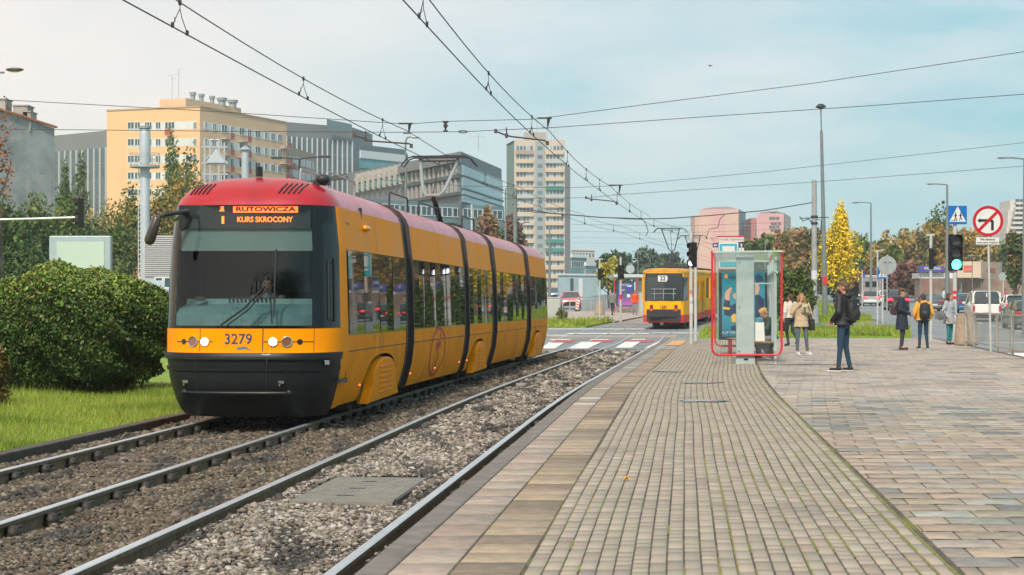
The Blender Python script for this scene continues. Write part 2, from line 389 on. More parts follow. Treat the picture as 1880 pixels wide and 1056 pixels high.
# moss in the joints
mossm=M('joint_moss',(.17,.17,.04),.95,var=.4,vs=30)
b=MB()
for c in range(1,ncol+1):
    z=8.0
    pr=.08 if c<11 else (.45 if c<ncol-1 else .85)
    while z<50:
        L_=rnd.uniform(.25,1.3)
        if rnd.random()<pr*(1.0 if z<34 else .5):
            wv=lambda q:.004*math.sin(q*.9+c*.35)+.010*math.sin(q*.33+1)
            h_=rnd.uniform(.004,.0075)*(1.8 if c>=ncol-1 else 1)
            f=lambda q,s_:(C1(q)+lat+c*cw+wv(q)+s_*h_,q,.2022)
            b.add([f(z,-.5),f(z,1),f(z+L_/2,1.3),f(z+L_,.6),f(z+L_,-.5),f(z+L_/2,-1)],[(0,1,2,3,4,5)])
        z+=L_
for k in range(420):
    z_=rnd.uniform(8.6,22); l_=rnd.uniform(4.3,XL(z_)-C1(z_)-.3); a_=rnd.uniform(.05,.3)
    if rnd.random()<.5: l_=4.22+rnd.random()**2*.9
    zr=7.0+round((z_-7.0)/.34)*.34
    h_=rnd.uniform(.006,.012); b.add([(C1(zr)+l_,zr-h_,.2022),(C1(zr)+l_+a_,zr-h_*.6,.2022),(C1(zr)+l_+a_,zr+h_*.6,.2022),(C1(zr)+l_,zr+h_,.2022)],[(0,1,2,3)])
o=b.build('joint_moss',mossm); tag(o,'yellow green moss growing in the paving joints','moss',kind='stuff')
# edge slabs, tactile slabs
rects=[]; z=5
while z<66:
    d=rnd.choice([.5,.5,.48,.52]) ; special=rnd.random()<.13
    if special: d=.18
    col=jit((.30,.245,.205) if z<33 else (.24,.23,.215),.14)
    if special: col=(.48,.47,.43)
    rects.append((z,z+d,1.315,1.62,col)); z+=d
z=5
while z<66:
    d=.35; col=jit(rnd.choice([(.31,.245,.175),(.29,.225,.16),(.30,.24,.175),(.19,.15,.11),(.22,.175,.13)]),.14);  # darker rows put shadow stripes into the slab colour
    if z>50: col=jit((.27,.25,.23),.1)
    rects.append((z,z+d,1.625,1.985,col)); z+=d
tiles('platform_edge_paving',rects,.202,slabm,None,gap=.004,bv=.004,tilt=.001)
o=kerb('kerb',1.15,1.312,2,66,.206,-.42); tag(o,'rough dark granite kerb along the platform edge beside the rail','kerb')
# large slabs
rects=[]; z=7.0; row=0
pal=[(.32,.265,.215),(.34,.28,.225),(.30,.255,.21),(.29,.26,.225),(.31,.25,.205)]
pal2=[(.25,.25,.235),(.28,.275,.255),(.17,.175,.17),(.32,.275,.225)]
while z<65.8:
    d=.34 if z<30 else .42
    l=4.215-( (row*.171)%.39 ); 
    xmax=XL(z)-C1(z)-.15
    while l<xmax:
        ww=.39 if z<30 else .5
        zone= (z<12.5 and l>4.6) or (18<z<24)
        p=pal2 if (zone and rnd.random()<.7) or rnd.random()<.12 else pal
        if 24<z<34: p=[(.36,.31,.27),(.38,.33,.285),(.31,.29,.27)]
        if z>34: p=[(.34,.29,.25),(.36,.31,.27),(.30,.27,.24)]
        col=jit(rnd.choice(p),.16)
        if rnd.random()<.03: col=jit((.19,.18,.17),.1)
        if l+ww>4.22: rects.append((z,z+d,max(l,4.215),min(l+ww,xmax),col))
        l+=ww
    z+=d; row+=1
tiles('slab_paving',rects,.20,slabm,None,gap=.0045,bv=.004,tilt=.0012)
mk_b=MB(); 
mk_b.add([tuple(gp(x,y,.214)) for x,y in ((1221,634),(1249,634),(1262,625.5),(1236,625.5))],[(0,1,2,3)]); mk_b.build('orange_tactile_paving',orangem)['kind']='structure'
# puddles
water=M('puddle_water',(.20,.23,.25),.16,0,var=.05,spec=.9)
for (px,py,rx,ry) in ((1226,682,.30,.40),(1283,703,.36,.30),(1287,737,.32,.32),(1500,670,1.3,.22)):
    p=gp(px,py,.2); n=30; ph=rnd.random()*6
    pts=[(p.x+rx*(1+.22*math.sin(3*t+ph)+.12*math.sin(7*t))*math.cos(t),p.y+ry*(1+.22*math.sin(2*t+ph)+.15*math.sin(5*t))*math.sin(t),.2125) for t in [2*math.pi*i/n for i in range(n)]]
    o=MB().add(pts,[tuple(range(n))]).build('puddle',water); o['kind']='structure'
# ---------------------------------------------------------------- rails
railside=M('rusty_rail',(.21,.15,.10),.85,0,spec=.1,var=.3,vs=9); railtop=M('polished_rail',(.62,.66,.70),.38,.75,var=.12,vs=3)
boltm=M('rail_fastener',(.045,.04,.037),.6,.4,var=.3,vs=20)
def rail(line,side,label,clips):
    t=thing('rail',label,'rail',PT(12,side*.7525,0,line))
    b=MB(); zz=fr_(3,74,.8)+fr_(75,200,2.5)
    cs=side*.7525
    prof=[(-.075,-.17),(-.075,-.155),(-.012,-.13),(-.010,-.045),(-.036,-.035),(-.036,-.006),(-.028,0),(.028,0),(.036,-.006),(.036,-.035),(.010,-.045),(.012,-.13),(.075,-.155),(.075,-.17)]
    rows=[[PT(z,cs+u,v,line) for u,v in prof] for z in zz]
    nc=len(prof)
    for i in range(nc-1):
        b.grid([[r[i],r[i+1]] for r in rows],m=1 if 5<=i<=7 else 0)
    b.build('rail_bar',[railside,railtop],t,world=True)
    if clips:
        src=None
        for k in range(clips):
            z=9.2+k*.745
            if z>38: break
            for sg in (1,) if line else (1,):
                p=PT(z,cs+sg*.062,-.12,line)
                if src is None:
                    b=MB()
                    for i in range(6):
                        a0,a1=math.pi/2*i/6,math.pi/2*(i+1)/6
                        b.cyl((0,0,.03+.06*math.sin(a0)),(0,0,.03+.06*math.sin(a1)),.055*math.cos(a0)+.002,.055*math.cos(a1)+.002,12,caps=False)
                    b.cyl((0,0,-.01),(0,0,.03),.05,.05,12)
                    b.tube([(.0+.055*math.cos(a),.055*math.sin(a)+.045,.06+.02*math.cos(a)) for a in [2*math.pi*i/14 for i in range(14)]],.011,6,closed=True)
                    b.box(-.075,.0,-.05,.05,-.005,.03)
                    src=b.build('rail_clip',boltm,t,smooth=True); c=src
                else:
                    c=src.copy(); COL.objects.link(c)
                c.location=p-t.location; c.parent=t; c.rotation_euler=(0,0,-slope(z)+rnd.uniform(-.3,.3))
    return t
rail(0,1,'polished steel rail nearest the platform kerb',0)
rail(0,-1,'second rail from the platform, bedded in pale stones',0)
rail(1,1,'brown sided rail with bolted clips passing under the right wheels of the tram',38)
rail(1,-1,'brown sided rail with bolted clips nearest the lawn',38)
slm=M('sleeper_wood',(.10,.085,.075),.85,var=.35,vs=5,bump=.5,bs=40)
src=None
for k in range(20):
    z=8.8+k*.745; p=PT(z,0,-.12,1)
    if src is None:
        src=MB().box(-1.15,1.15,-.10,.10,-.12,0).build('railway_sleeper',slm,bev=.01); c=src
    else: c=src.copy(); COL.objects.link(c)
    c.location=p-Vector((0,0,.003*(k%3))); c.rotation_euler=(rnd.uniform(-.02,.02),rnd.uniform(-.006,.006),-slope(z)+rnd.uniform(-.02,.02))
    tag(c,'dark worn sleeper half buried in stones under the left track','railway sleeper','sleepers under the left track')
# ---------------------------------------------------------------- ballast stones
ph=(1+5**.5)/2
ICO=np.array([(-1,ph,0),(1,ph,0),(-1,-ph,0),(1,-ph,0),(0,-1,ph),(0,1,ph),(0,-1,-ph),(0,1,-ph),(ph,0,-1),(ph,0,1),(-ph,0,-1),(-ph,0,1)])/np.sqrt(1+ph*ph)
ICF=np.array([(0,11,5),(0,5,1),(0,1,7),(0,7,10),(0,10,11),(1,5,9),(5,11,4),(11,10,2),(10,7,6),(7,1,8),(3,9,4),(3,4,2),(3,2,6),(3,6,8),(3,8,9),(4,9,5),(2,4,11),(6,2,10),(8,6,7),(9,8,1)])
def scatter_stones():
    Z=[];Lt=[];S=[]
    for (z0,z1,dens,s) in ((8.2,14,1500,.0165),(14,21,1000,.0205),(21,33,430,.028),(33,58.2,125,.046)):
        n=int((z1-z0)*5.6*dens); Z.append(rng.uniform(z0,z1,n)); Lt.append(rng.uniform(LB,1.15,n)); S.append(s*rng.lognormal(0,.28,n))
    z=np.concatenate(Z); l=np.concatenate(Lt); s=np.concatenate(S)
    # keep clear of rail heads and of the cover plate
    ok=np.ones(len(z),bool)
    for line in (0,1):
        for sd_ in (-1,1):
            d=np.abs(l-(-2.82*line+sd_*.7525)); ok&=(d>.085)
    zc0,zc1=PLATE; ok&=~((z>zc0-.05)&(z<zc1+.05)&(l>-.47)&(l<.47))
    z=z[ok];l=l[ok];s=s[ok]; n=len(z)
    cx=np.interp(z,_cz,_cc)+l
    mound=.013*np.sin(z*1.7+l*2)+.010*np.sin(z*4.1-l*5)
    near=(l>-.7)&(l<.7)
    lvl=-.110+mound+np.where(l>-1.0,.035,0)+np.where((l<-2.2)&(l>-3.5),-.02,0)
    zz=lvl+s*rng.uniform(-.2,.45,n)
    P=np.stack([cx,z,zz],1)
    V=ICO[None]*(1+rng.uniform(-.38,.34,(n,12,1)))*s[:,None,None]
    V*=rng.uniform(.6,1.35,(n,1,3))*np.array([1,1,.58])
    a=rng.uniform(0,6.28,n); b_=rng.uniform(-.5,.5,n)
    ca,sa=np.cos(a)[:,None],np.sin(a)[:,None]; cb,sb=np.cos(b_)[:,None],np.sin(b_)[:,None]
    x,y,q=V[...,0],V[...,1],V[...,2]
    y2=y*cb-q*sb; q2=y*sb+q*cb; x3=x*ca-y2*sa; y3=x*sa+y2*ca
    V=np.stack([x3,y3,q2],-1)+P[:,None]
    palA=np.array([(.19,.15,.105),(.25,.20,.145),(.14,.105,.07),(.09,.07,.05),(.32,.27,.215),(.15,.115,.08),(.12,.105,.085)])
    palB=np.array([(.32,.28,.24),(.41,.365,.32),(.24,.20,.165),(.16,.135,.11),(.50,.465,.42),(.29,.25,.20),(.10,.085,.07)])
    palC=np.array([(.07,.065,.06),(.05,.048,.045),(.12,.11,.10)])
    ia=rng.integers(0,7,n); cc=np.where(near[:,None],palB[ia],palA[ia])
    blot=np.sin(z*2.3+np.sin(l*5)*2)+np.sin(l*7+z*1.1)+rng.normal(0,.5,n)
    edge=np.minimum(np.abs(np.abs(l)-.7525),9)<.17
    dk=(blot>1.15)|(edge&(rng.random(n)<.5)&(l>-.9)&(l<1.0))
    cc=np.where(dk[:,None],palC[rng.integers(0,3,n)],cc)
    cc=np.where((rng.random(n)<.006)[:,None],np.array([.20,.13,.08]),cc)
    cc*=rng.uniform(.60,.95,(n,1))*np.where(near,1.0,.85)[:,None]
    Fa=(np.arange(n)[:,None,None]*12+ICF[None]).reshape(-1,3)
    o=fastmesh('ballast_stones',V.reshape(-1,3),Fa,M('ballast_stone',attr=True,rough=.85,var=.15,vs=60),np.repeat(cc,12,0))
    o['kind']='stuff'; tag(o,'crushed stone ballast heaped between and around the rails','ballast')
PLATE=(gz(923,-.07),gz(878,-.07))
scatter_stones()
# cover plate between the rails
zc0,zc1=PLATE; pm=M('tread_plate',(.33,.32,.29),.5,.5,var=.2,vs=10)
def treadplate(name,z0,z1,hw,label):
    zm=(z0+z1)/2; t=thing(name,label,'cover plate',PT(zm,0,-.10,0))
    n=3
    for k in range(n):
        a=z0+(z1-z0)*k/n+.006; c=z0+(z1-z0)*(k+1)/n-.006
        b=MB(); 
        r=[[PT(a,-hw,-.062),PT(a,hw,-.062)],[PT(c,-hw,-.062),PT(c,hw,-.062)]]
        b.grid(r); b.grid([r[0],[p-Vector((0,0,.05)) for p in r[0]]]); b.grid([[r[0][1],r[1][1]],[r[0][1]-Vector((0,0,.05)),r[1][1]-Vector((0,0,.05))]])
        nz=max(3,int((c-a)/.035)); nx=int(2*hw/.035)
        for i in range(nz):
            for j in range(nx):
                z=a+(c-a)*(i+.5)/nz; x=-hw+2*hw*(j+.5)/nx; p=PT(z,x,-.0605)
                s_=1 if (i+j)%2 else -1
                b.obox(p,(.011,.011*s_,0),(-.003*s_,.003,0),(0,0,.002))
        b.build('plate_section',pm,t,world=True)
    b=MB(); b.beam(PT(z0,hw+.03,-.07),PT(z1,hw+.03,-.07),.035,.06); b.build('frame_edge',darkmet,t,world=True)
    b=MB()
    for q in (-.6,0,.6):
        p=PT(zm+q*(z1-z0)/2.1,-hw*.1,-.0575); b.obox(p,(.07,0,0),(0,.012,0),(0,0,.002))
    b.build('handle_slot',darkmet,t,world=True)
    return t
treadplate('cover_plate',zc0,zc1,.43,'large grey steel tread plate cover lying between the near rails')
treadplate('cover_plate',gz(664,-.07),gz(657,-.07),.3,'small distant cover plate between the near rails towards the crossing')
# fallen leaves and litter
lf=M('fallen_leaf',(.55,.27,.05),.8,var=.2)
for i,(px,py,lv) in enumerate(((643,882,-.09),(921,711,-.09),(1150,880,.21),(1570,715,.21),(1340,645,.21),(1700,700,.21),(870,800,-.09))):
    p=gp(px,py,lv); b=MB(); s_=.03 if lv>0 else .045; a=rnd.random()*6
    pts=[(p.x+s_*r_*math.cos(t+a),p.y+s_*r_*math.sin(t+a),p.z+.012+.012*math.sin(3*t)) for t,r_ in [(2*math.pi*k/10,1 if k%2 else .55) for k in range(10)]]
    b.add(pts+[(q[0],q[1],q[2]-.003) for q in pts],[tuple(range(10)),tuple(range(10,20))[::-1]]+[(k,(k+1)%10,10+(k+1)%10,10+k) for k in range(10)])
    o=b.build('fallen_leaf',lf)
    tag(o,'small curled orange leaf fallen on the '+('stones by the rails' if lv<0 else 'grey pavement'),'leaf','fallen leaves on the stones' if lv<0 else 'fallen leaves on the pavement')
# ================================================================ MAIN TRAM
yel=M('tram_yellow',(.92,.30,.001),.42,var=.07,vs=1.2,coat=.0,spec=.05,rvar=.08,var2=((.72,.31,.03),3.5,.62))
redr=M('tram_red',(.36,.004,.012),.35,var=.06,vs=2,coat=.25)
redr2=M('tram_roof_red',(.50,.13,.17),.40,var=.10,vs=1.5,coat=.25,var2=((.42,.05,.06),1.1,.6))
bumpm=M('tram_bumper',(.010,.012,.014),.45,var=.2,vs=5,coat=.05,spec=.3)
blackg=M('black_glazing',(.006,.008,.009),.05,var=.1,spec=.35)
wind=glassmat('windscreen_glass',(.84,.94,.93),-.01,.008)
sideglass=M('side_window_glass',(.008,.012,.013),.02,0,var=.1,vs=1,spec=.5)
led=M('led_orange',(.9,.2,.02),.5,var=0,emit=(1,.17,.02),es=1.9)
lampw=M('headlamp_lit',(1,.9,.7),.3,var=0,emit=(1,.82,.55),es=9)
lampoff=M('lamp_off',(.25,.12,.07),.15,.2,var=.1,coat=.8)
chrome=M('chrome',(.6,.6,.6),.12,1,var=.05)
orangel=M('marker_lamp',(.9,.15,.02),.4,var=0,emit=(1,.2,.05),es=1.5)
ZN=21.4; TT=1.12
WP=[(.10,.95),(.18,1.01),(.3,1.06),(.6,1.14),(.93,1.178),(1.24,1.18),(2.28,1.15),(2.83,1.085),(2.93,1.04),(3.05,.93),(3.15,.74),(3.21,.48),(3.24,.02)]
RP=[(.10,.30),(.18,.22),(.3,.12),(.5,.03),(.85,0),(.9,.0),(.94,.035),(1.24,.06),(1.5,.085),(2.0,.15),(2.5,.25),(2.83,.34),(2.93,.40),(3.05,.52),(3.15,.7),(3.21,.9),(3.24,1.08)]
def ip(T,h):
    for (a,x),(b,y) in zip(T,T[1:]):
        if h<=b: return x+(y-x)*max(0,(h-a)/(b-a))
    return T[-1][1]
def NS(a,h,off=0):
    w=ip(WP,h); r=ip(RP,h); s=math.sin(R(a)); c=max(0,math.cos(R(a))); e=2/2.9
    lat=math.copysign(abs(s)**e,s)*w; t=r+(TT-r)*(1-c**e)
    p=PT(ZN+t,lat,h,1)
    if off:
        q=PT(ZN+TT+.2,0,h,1); d=(p-q); d.z=.15*d.length if h>2.83 else 0; d.normalize(); p=p+d*off
    return p
def aof(lat,h): 
    w=ip(WP,h); return math.degrees(math.asin(max(-1,min(1,math.copysign(abs(lat/w)**1.45,lat)))))
def nrm(a,h):
    u=NS(a+1,h)-NS(a-1,h); v=NS(a,h+.02)-NS(a,h-.02); n=u.cross(v).normalized(); return n,u.normalized(),v.normalized()
tram=thing('tram','yellow low floor tram with red cab roof and lit destination display, on the left track','tram',PT(ZN+12,0,0,1))
def patch(b,a0,a1,h0,h1,na,hs=None,m=0,off=0):
    hs=hs or fr_(h0,h1,.08)
    b.grid([[NS(a0+(a1-a0)*i/na,h,off) for i in range(na+1)] for h in hs],m)
def TP(name,b,mats,parent=None,**k): return b.build(name,mats,parent or tram,world=True,**k)
# cab body
b=MB(); patch(b,-90,90,.93,1.24,60,[.93,.96,1.1,1.22,1.24]); 
for a in (-18.5,7.5,43): patch(b,a-.25,a+.25,.94,1.235,2,m=1,off=.003)
for s_ in(-1,1): patch(b,s_*76,s_*90,1.24,2.83,5)
patch(b,78,90,.18,.93,5,[.18,.3,.5,.7,.93]); patch(b,-90,-78,.18,.93,5,[.18,.3,.5,.7,.93])
patch(b,77.5,78.5,.18,.93,2,m=1,off=.004)
cabbody=TP('cab_body',b,[yel,darkmet],smooth=True)
b=MB(); patch(b,-78,78,.10,.93,56,[.10,.18,.24,.3,.4,.5,.6,.66,.70,.74,.80,.84,.9,.93]);
for (h0,h1,o) in ((.70,.745,.022),(.845,.93,.03)): patch(b,-78,78,h0,h1,56,[h0,(h0+h1)/2,h1],off=o)
for a in (-21,10): patch(b,a-.2,a+.2,.30,.93,2,m=1,off=.033)
bumper=TP('bumper',b,[bumpm,darkmet],smooth=True)
b=MB(); p0=NS(aof(-.72,.42),.42,.05); p1=NS(aof(.60,.42),.42,.05); b.tube([NS(aof(-.72+1.32*i/12,.42),.42,.05) for i in range(13)],.022,8); b.ell(p0,.05); b.ell(p1,.05); TP('tow_bar',b,bumpm,bumper,smooth=True)
b=MB(); 
for l in (-.72,.52): p=NS(aof(l,.56),.56,.03); b.obox(p,(.035,0,0),(0,.01,0),(0,0,.018)); b.obox(p-Vector((.02,0,.03)),(.01,0,0),(0,.01,0),(0,0,.02))
TP('tow_hook',b,chrome,bumper)
b=MB(); p=NS(aof(1.02,.80),.80,.04); b.obox(p,(.03,.01,0),(-.01,.02,0),(0,0,.03)); TP('corner_lamp',b,chrome,bumper,bev=.006)
# glazing
b=MB(); patch(b,-79,41,1.24,2.83,40,fr_(1.24,2.83,.1)); ws=TP('windscreen',b,wind,smooth=True)
b=MB(); patch(b,41,53,1.24,2.83,6,fr_(1.24,2.83,.1),off=.002); patch(b,70,76,1.24,2.83,3,fr_(1.24,2.83,.1)); patch(b,-76.0,-79,1.24,2.83,2,fr_(1.24,2.83,.1)); patch(b,53,70,2.60,2.83,6,off=0)
patch(b,-79,41,1.24,1.275,40,[1.24,1.275],off=.003); patch(b,-79,-76.5,1.24,2.83,2,fr_(1.24,2.83,.1),off=.003)
TP('windscreen_frame',b,blackg,smooth=True)
b=MB(); patch(b,53,70,1.24,2.60,8,fr_(1.24,2.6,.1)); TP('cab_side_window',b,sideglass,smooth=True)
b=MB(); p=NS(62,1.75,.015); b.tube([NS(58,1.35,.012),NS(58,2.12,.012),NS(66,2.14,.012),NS(66,1.33,.012)],.013,6,closed=True); TP('window_handle',b,blackp)
# roof of cab
b=MB(); patch(b,-90,90,2.83,3.24,56,[2.83,2.86,2.93,3.0,3.05,3.1,3.15,3.18,3.21,3.235,3.24]); cr=TP('cab_roof',b,redr,smooth=True)
for c0 in (-.78,.42):
    b=MB()
    for k in range(5):
        l=c0+k*.062; b.tube([NS(aof(l-.03,2.98),2.98,.006),NS(aof(l,3.05),3.05,.006),NS(aof(l+.035,3.12),3.12,.006)],.012,6)
    TP('air_vent',b,blackp,cr)
b=MB(); p=PT(ZN+1.0,-.0,3.24,1); b.cyl(p,p+Vector((0,0,.13)),.05,.05,14); TP('aerial',b,blackp)
b=MB(); p=PT(ZN+1.0,.86,3.15,1); b.ell(p+Vector((0,0,.05)),(.10,.12,.07)); b.box(p.x-.13,p.x+.1,p.y-.05,p.y+.05,p.z-.03,p.z+.03); TP('roof_lamp',b,darkmet,smooth=True)
# lights
hl={-.47:('lit',.05),-.635:('lens',.058),-.77:('hole',.036),.42:('lit',.05),.59:('lens',.058),.745:('hole',.036)}
for l,(kind,r_) in hl.items():
    a=aof(l,1.07); n,u,v=nrm(a,1.07); p=NS(a,1.07)+n*.0 
    if n.y>0: n=-n
    b=MB(); b.cyl(p-n*.03,p+n*.006,r_,r_,20)
    o=TP('headlight',b,lampw if kind=='lit' else (lampoff if kind=='lens' else blackp))
    if kind!='hole':
        b=MB(); 
        aa=n.orthogonal().normalized(); bb=n.cross(aa)
        b.tube([p+n*.008+(aa*math.cos(t)+bb*math.sin(t))*(r_+.006) for t in [2*math.pi*i/20 for i in range(20)]],.008,6,closed=True); TP('headlight_ring',b,chrome,o,smooth=True)
for (l0,l1) in ((-.88,-.36),(.30,.90)):
    b=MB(); b.grid([[NS(aof(l0+(l1-l0)*i/10,h),h,.0025) for i in range(11)] for h in (1.064,1.076)]); TP('lamp_slot',b,blackp)
# number and emblem
n,u,v=nrm(0,1.07); 
if n.y>0:n=-n
rot=Matrix((u,v,n)).transposed().to_4x4()
p=NS(aof(-.03,1.10),1.10,.004)
text('fleet_number','3279',.185,M('number_ink',(.02,.03,.07),.5,var=0),tram,p,rot,.001,bold=.002)
text('fleet_number_edge','3279',.185,whitep,tram,p+u*-.006+v*-.005-n*.001,rot,.0005)
b=MB(); q=NS(aof(.06,.985),.985,.006)
pts=[(-.1,-.012),(.02,.0),(.09,-.03),(.02,.022),(-.02,.028),(-.1,.016)]
b.add([q+u*x+v*y for x,y in pts],[(0,1,2,3,4,5)]); TP('emblem',b,M('emblem_blue',(.05,.2,.3),.4,var=0))
# wipers
b=MB(); 
def gl_(l,h,o=.03): return NS(aof(l,h),h,o)
b.tube([gl_(-.25,1.28),gl_(.05,1.5),gl_(.30,1.78)],.012,6); b.tube([gl_(-.18,1.27),gl_(.1,1.48),gl_(.34,1.76)],.009,6)
b.tube([gl_(.42,1.38),gl_(.42,1.8),gl_(.42,2.25)],.012,6); b.beam(gl_(.40,1.30),gl_(.36,1.75),.015,.015); TP('wiper',b,blackp)
# mirror
b=MB(); A=NS(-64,2.66,.0); m0=at(345,388,ZN+.35); m1=at(305,394,ZN+.1); m2=at(283,402,ZN+.0)
b.tube([A,m0,m1,m2,at(278,412,ZN)],[.03,.032,.026,.022,.02],8); mirarm=TP('mirror_arm',b,blackp,smooth=True)
b=MB(); c=at(280,421,ZN+.02); b.capsule(at(287,404,ZN),at(275,440,ZN),.065,.07,12); mm=TP('mirror',b,M('mirror_brown',(.045,.033,.03),.35,var=.2,coat=.4),mirarm,smooth=True)
# display, inside glass
def cabp(l,t,h): return PT(ZN+t,l,h,1)
b=MB(); b.obox(cabp(-.05,.47,2.68),(.85,0,0),(0,.02,0),(0,0,.15)); disp=TP('destination_display',b,M('display_panel',(.008,.012,.014),.5,var=0))
rotc=(R(90),0,-slope(22)*0)
def ctext(name,s,px0,px1,py,hpx,mat,bold=.0):
    z=ZN+.445; c=at((px0+px1)/2,py,z); size=hpx*z/F/.70
    o=text(name,s,size,mat,disp,c,rotc,.001,bold=bold)
    xs=[v_.co.x for v_ in o.data.vertices]; w_=max(xs)-min(xs); k=((px1-px0)*z/F)/w_; mid=(max(xs)+min(xs))/2
    for v_ in o.data.vertices: v_.co.x=mid+(v_.co.x-mid)*k
    return o
ctext('display_text','KURS SKRÓCONY'.replace('Ó','O'),435,537,403.5,9.5,led,bold=.002)
b=MB(); p=at(428,379,ZN+.447); q=at(547,390.5,ZN+.447); b.box(p.x,q.x,p.y-.002,p.y+.002,q.z,p.z); TP('display_bar',b,led,disp)
o=ctext('display_text','RUTOWICZA',433,543,384.5,8,M('display_ink',(.02,.01,.01),.6,var=0),bold=.003)
for v_ in o.data.vertices: v_.co.y-=.006
b=MB()
for q0,q1,r0_,r1_ in ((407,411.5,397,411),(405,411,379,386),(403,412,386,388)): p=at(q0,r0_,ZN+.447); q=at(q1,r1_,ZN+.447); b.box(p.x,q.x,p.y-.002,p.y+.002,q.z,p.z)
TP('display_digit',b,led,disp)
# interior
inm=M('cab_interior',(.015,.025,.025),.7,var=.2); tealm=M('dashboard',(.065,.13,.14),.45,var=.15)
b=MB(); b.obox(cabp(0,1.6,.55),(1.05,0,0),(-.1,1.0,0),(0,0,.02)); TP('cab_floor',b,inm)
dash=MB(); rows=[]
for (t,h) in ((.30,1.27),(.32,1.42),(.45,1.50),(.75,1.55),(.80,1.62),(1.0,1.60),(1.02,1.0)):
    rows.append([cabp(-1.0+2.0*i/12,t+.28*abs(-1+2*i/12)**3,h) for i in range(13)])
dash.grid(rows); dsh=TP('dashboard',dash,tealm,smooth=True)
b=MB(); 
for k in range(12): b.obox(cabp(-.35+k*.055,.78,1.625),(.012,0,0),(0,.07,0),(0,0,.012))
b.obox(cabp(-.72,.75,1.62),(.06,0,0),(0,.05,0),(0,0,.03)); TP('dashboard_panel',b,blackp,dsh)
b=MB(); b.obox(cabp(-.02,.50,2.385),(.86,0,0),(0,.008,0),(0,0,.145)); TP('sun_blind',b,M('sun_blind',(.10,.145,.145),.7,var=.12,vs=3))
b=MB(); b.obox(cabp(0,2.35,1.9),(1.1,0,0),(0,.03,0),(0,0,1.0)); b.obox(cabp(-.35,2.3,1.9),(.02,0,0),(0,.03,0),(0,0,.9),m=1); b.obox(cabp(.45,2.3,1.9),(.02,0,0),(0,.03,0),(0,0,.9),m=1)
b.obox(cabp(-.62,2.3,2.15),(.16,0,0),(0,.012,0),(0,0,.24),m=1); b.obox(cabp(.1,2.3,2.1),(.28,0,0),(0,.012,0),(0,0,.38),m=2); TP('cab_partition',b,[M('partition_dark',(.004,.005,.005),.6,var=.2),inm,M('partition_glass',(.015,.025,.022),.3,var=.3,vs=5)])
b=MB(); b.capsule(cabp(.12,1.55,1.2),cabp(.12,1.6,1.62),.17,.14); b.capsule(cabp(.12,1.62,1.75),cabp(.12,1.62,1.88),.09,.07); b.obox(cabp(.12,1.4,1.12),(.2,0,0),(0,.2,0),(0,0,.05)); TP('driver_seat',b,M('seat_cloth',(.03,.035,.045),.9,var=.2),smooth=True)
# -------- modules
def pxz(px,lat,h):
    lo,hi=ZN+.6,60
    for _ in range(50):
        m=(lo+hi)/2; p=PT(m,lat,h,1); x=940+F*p.x/p.y
        if x<px: lo=m
        else: hi=m
    return lo
zj=[(pxz(a,1.16,1.9),pxz(c,1.16,1.9)) for a,c in ((744,757),(852,860),(903,911),(966,973))]
zend=pxz(1003.5,1.16,1.9)
mods=[(ZN+TT,zj[0][0]),(zj[0][1],zj[1][0]),(zj[1][1],zj[2][0]),(zj[2][1],zj[3][0]),(zj[3][1],zend)]
print('modules',[(round(a,2),round(c,2)) for a,c in mods])
def sidegrid(b,z0,z1,h0,h1,sg,nh=4,m=0,off=0,st=.6,bul=0):
    hs=sorted(set([h0,h1]+[h for h,_ in WP if h0<h<h1]))
    rows=[[PT(z,sg*(ip(WP,h)+off),h,1) for h in hs] for z in fr_(z0,z1,st)]
    b.grid(rows,m,flip=sg<0)
covers={0:(676,730),2:(868,893),4:(978,995)}
yelg=M('tram_yellow_grimy',(.90,.29,.002),.5,var=.10,vs=2.2,spec=.05,var2=((.68,.25,.02),1.6,.56))
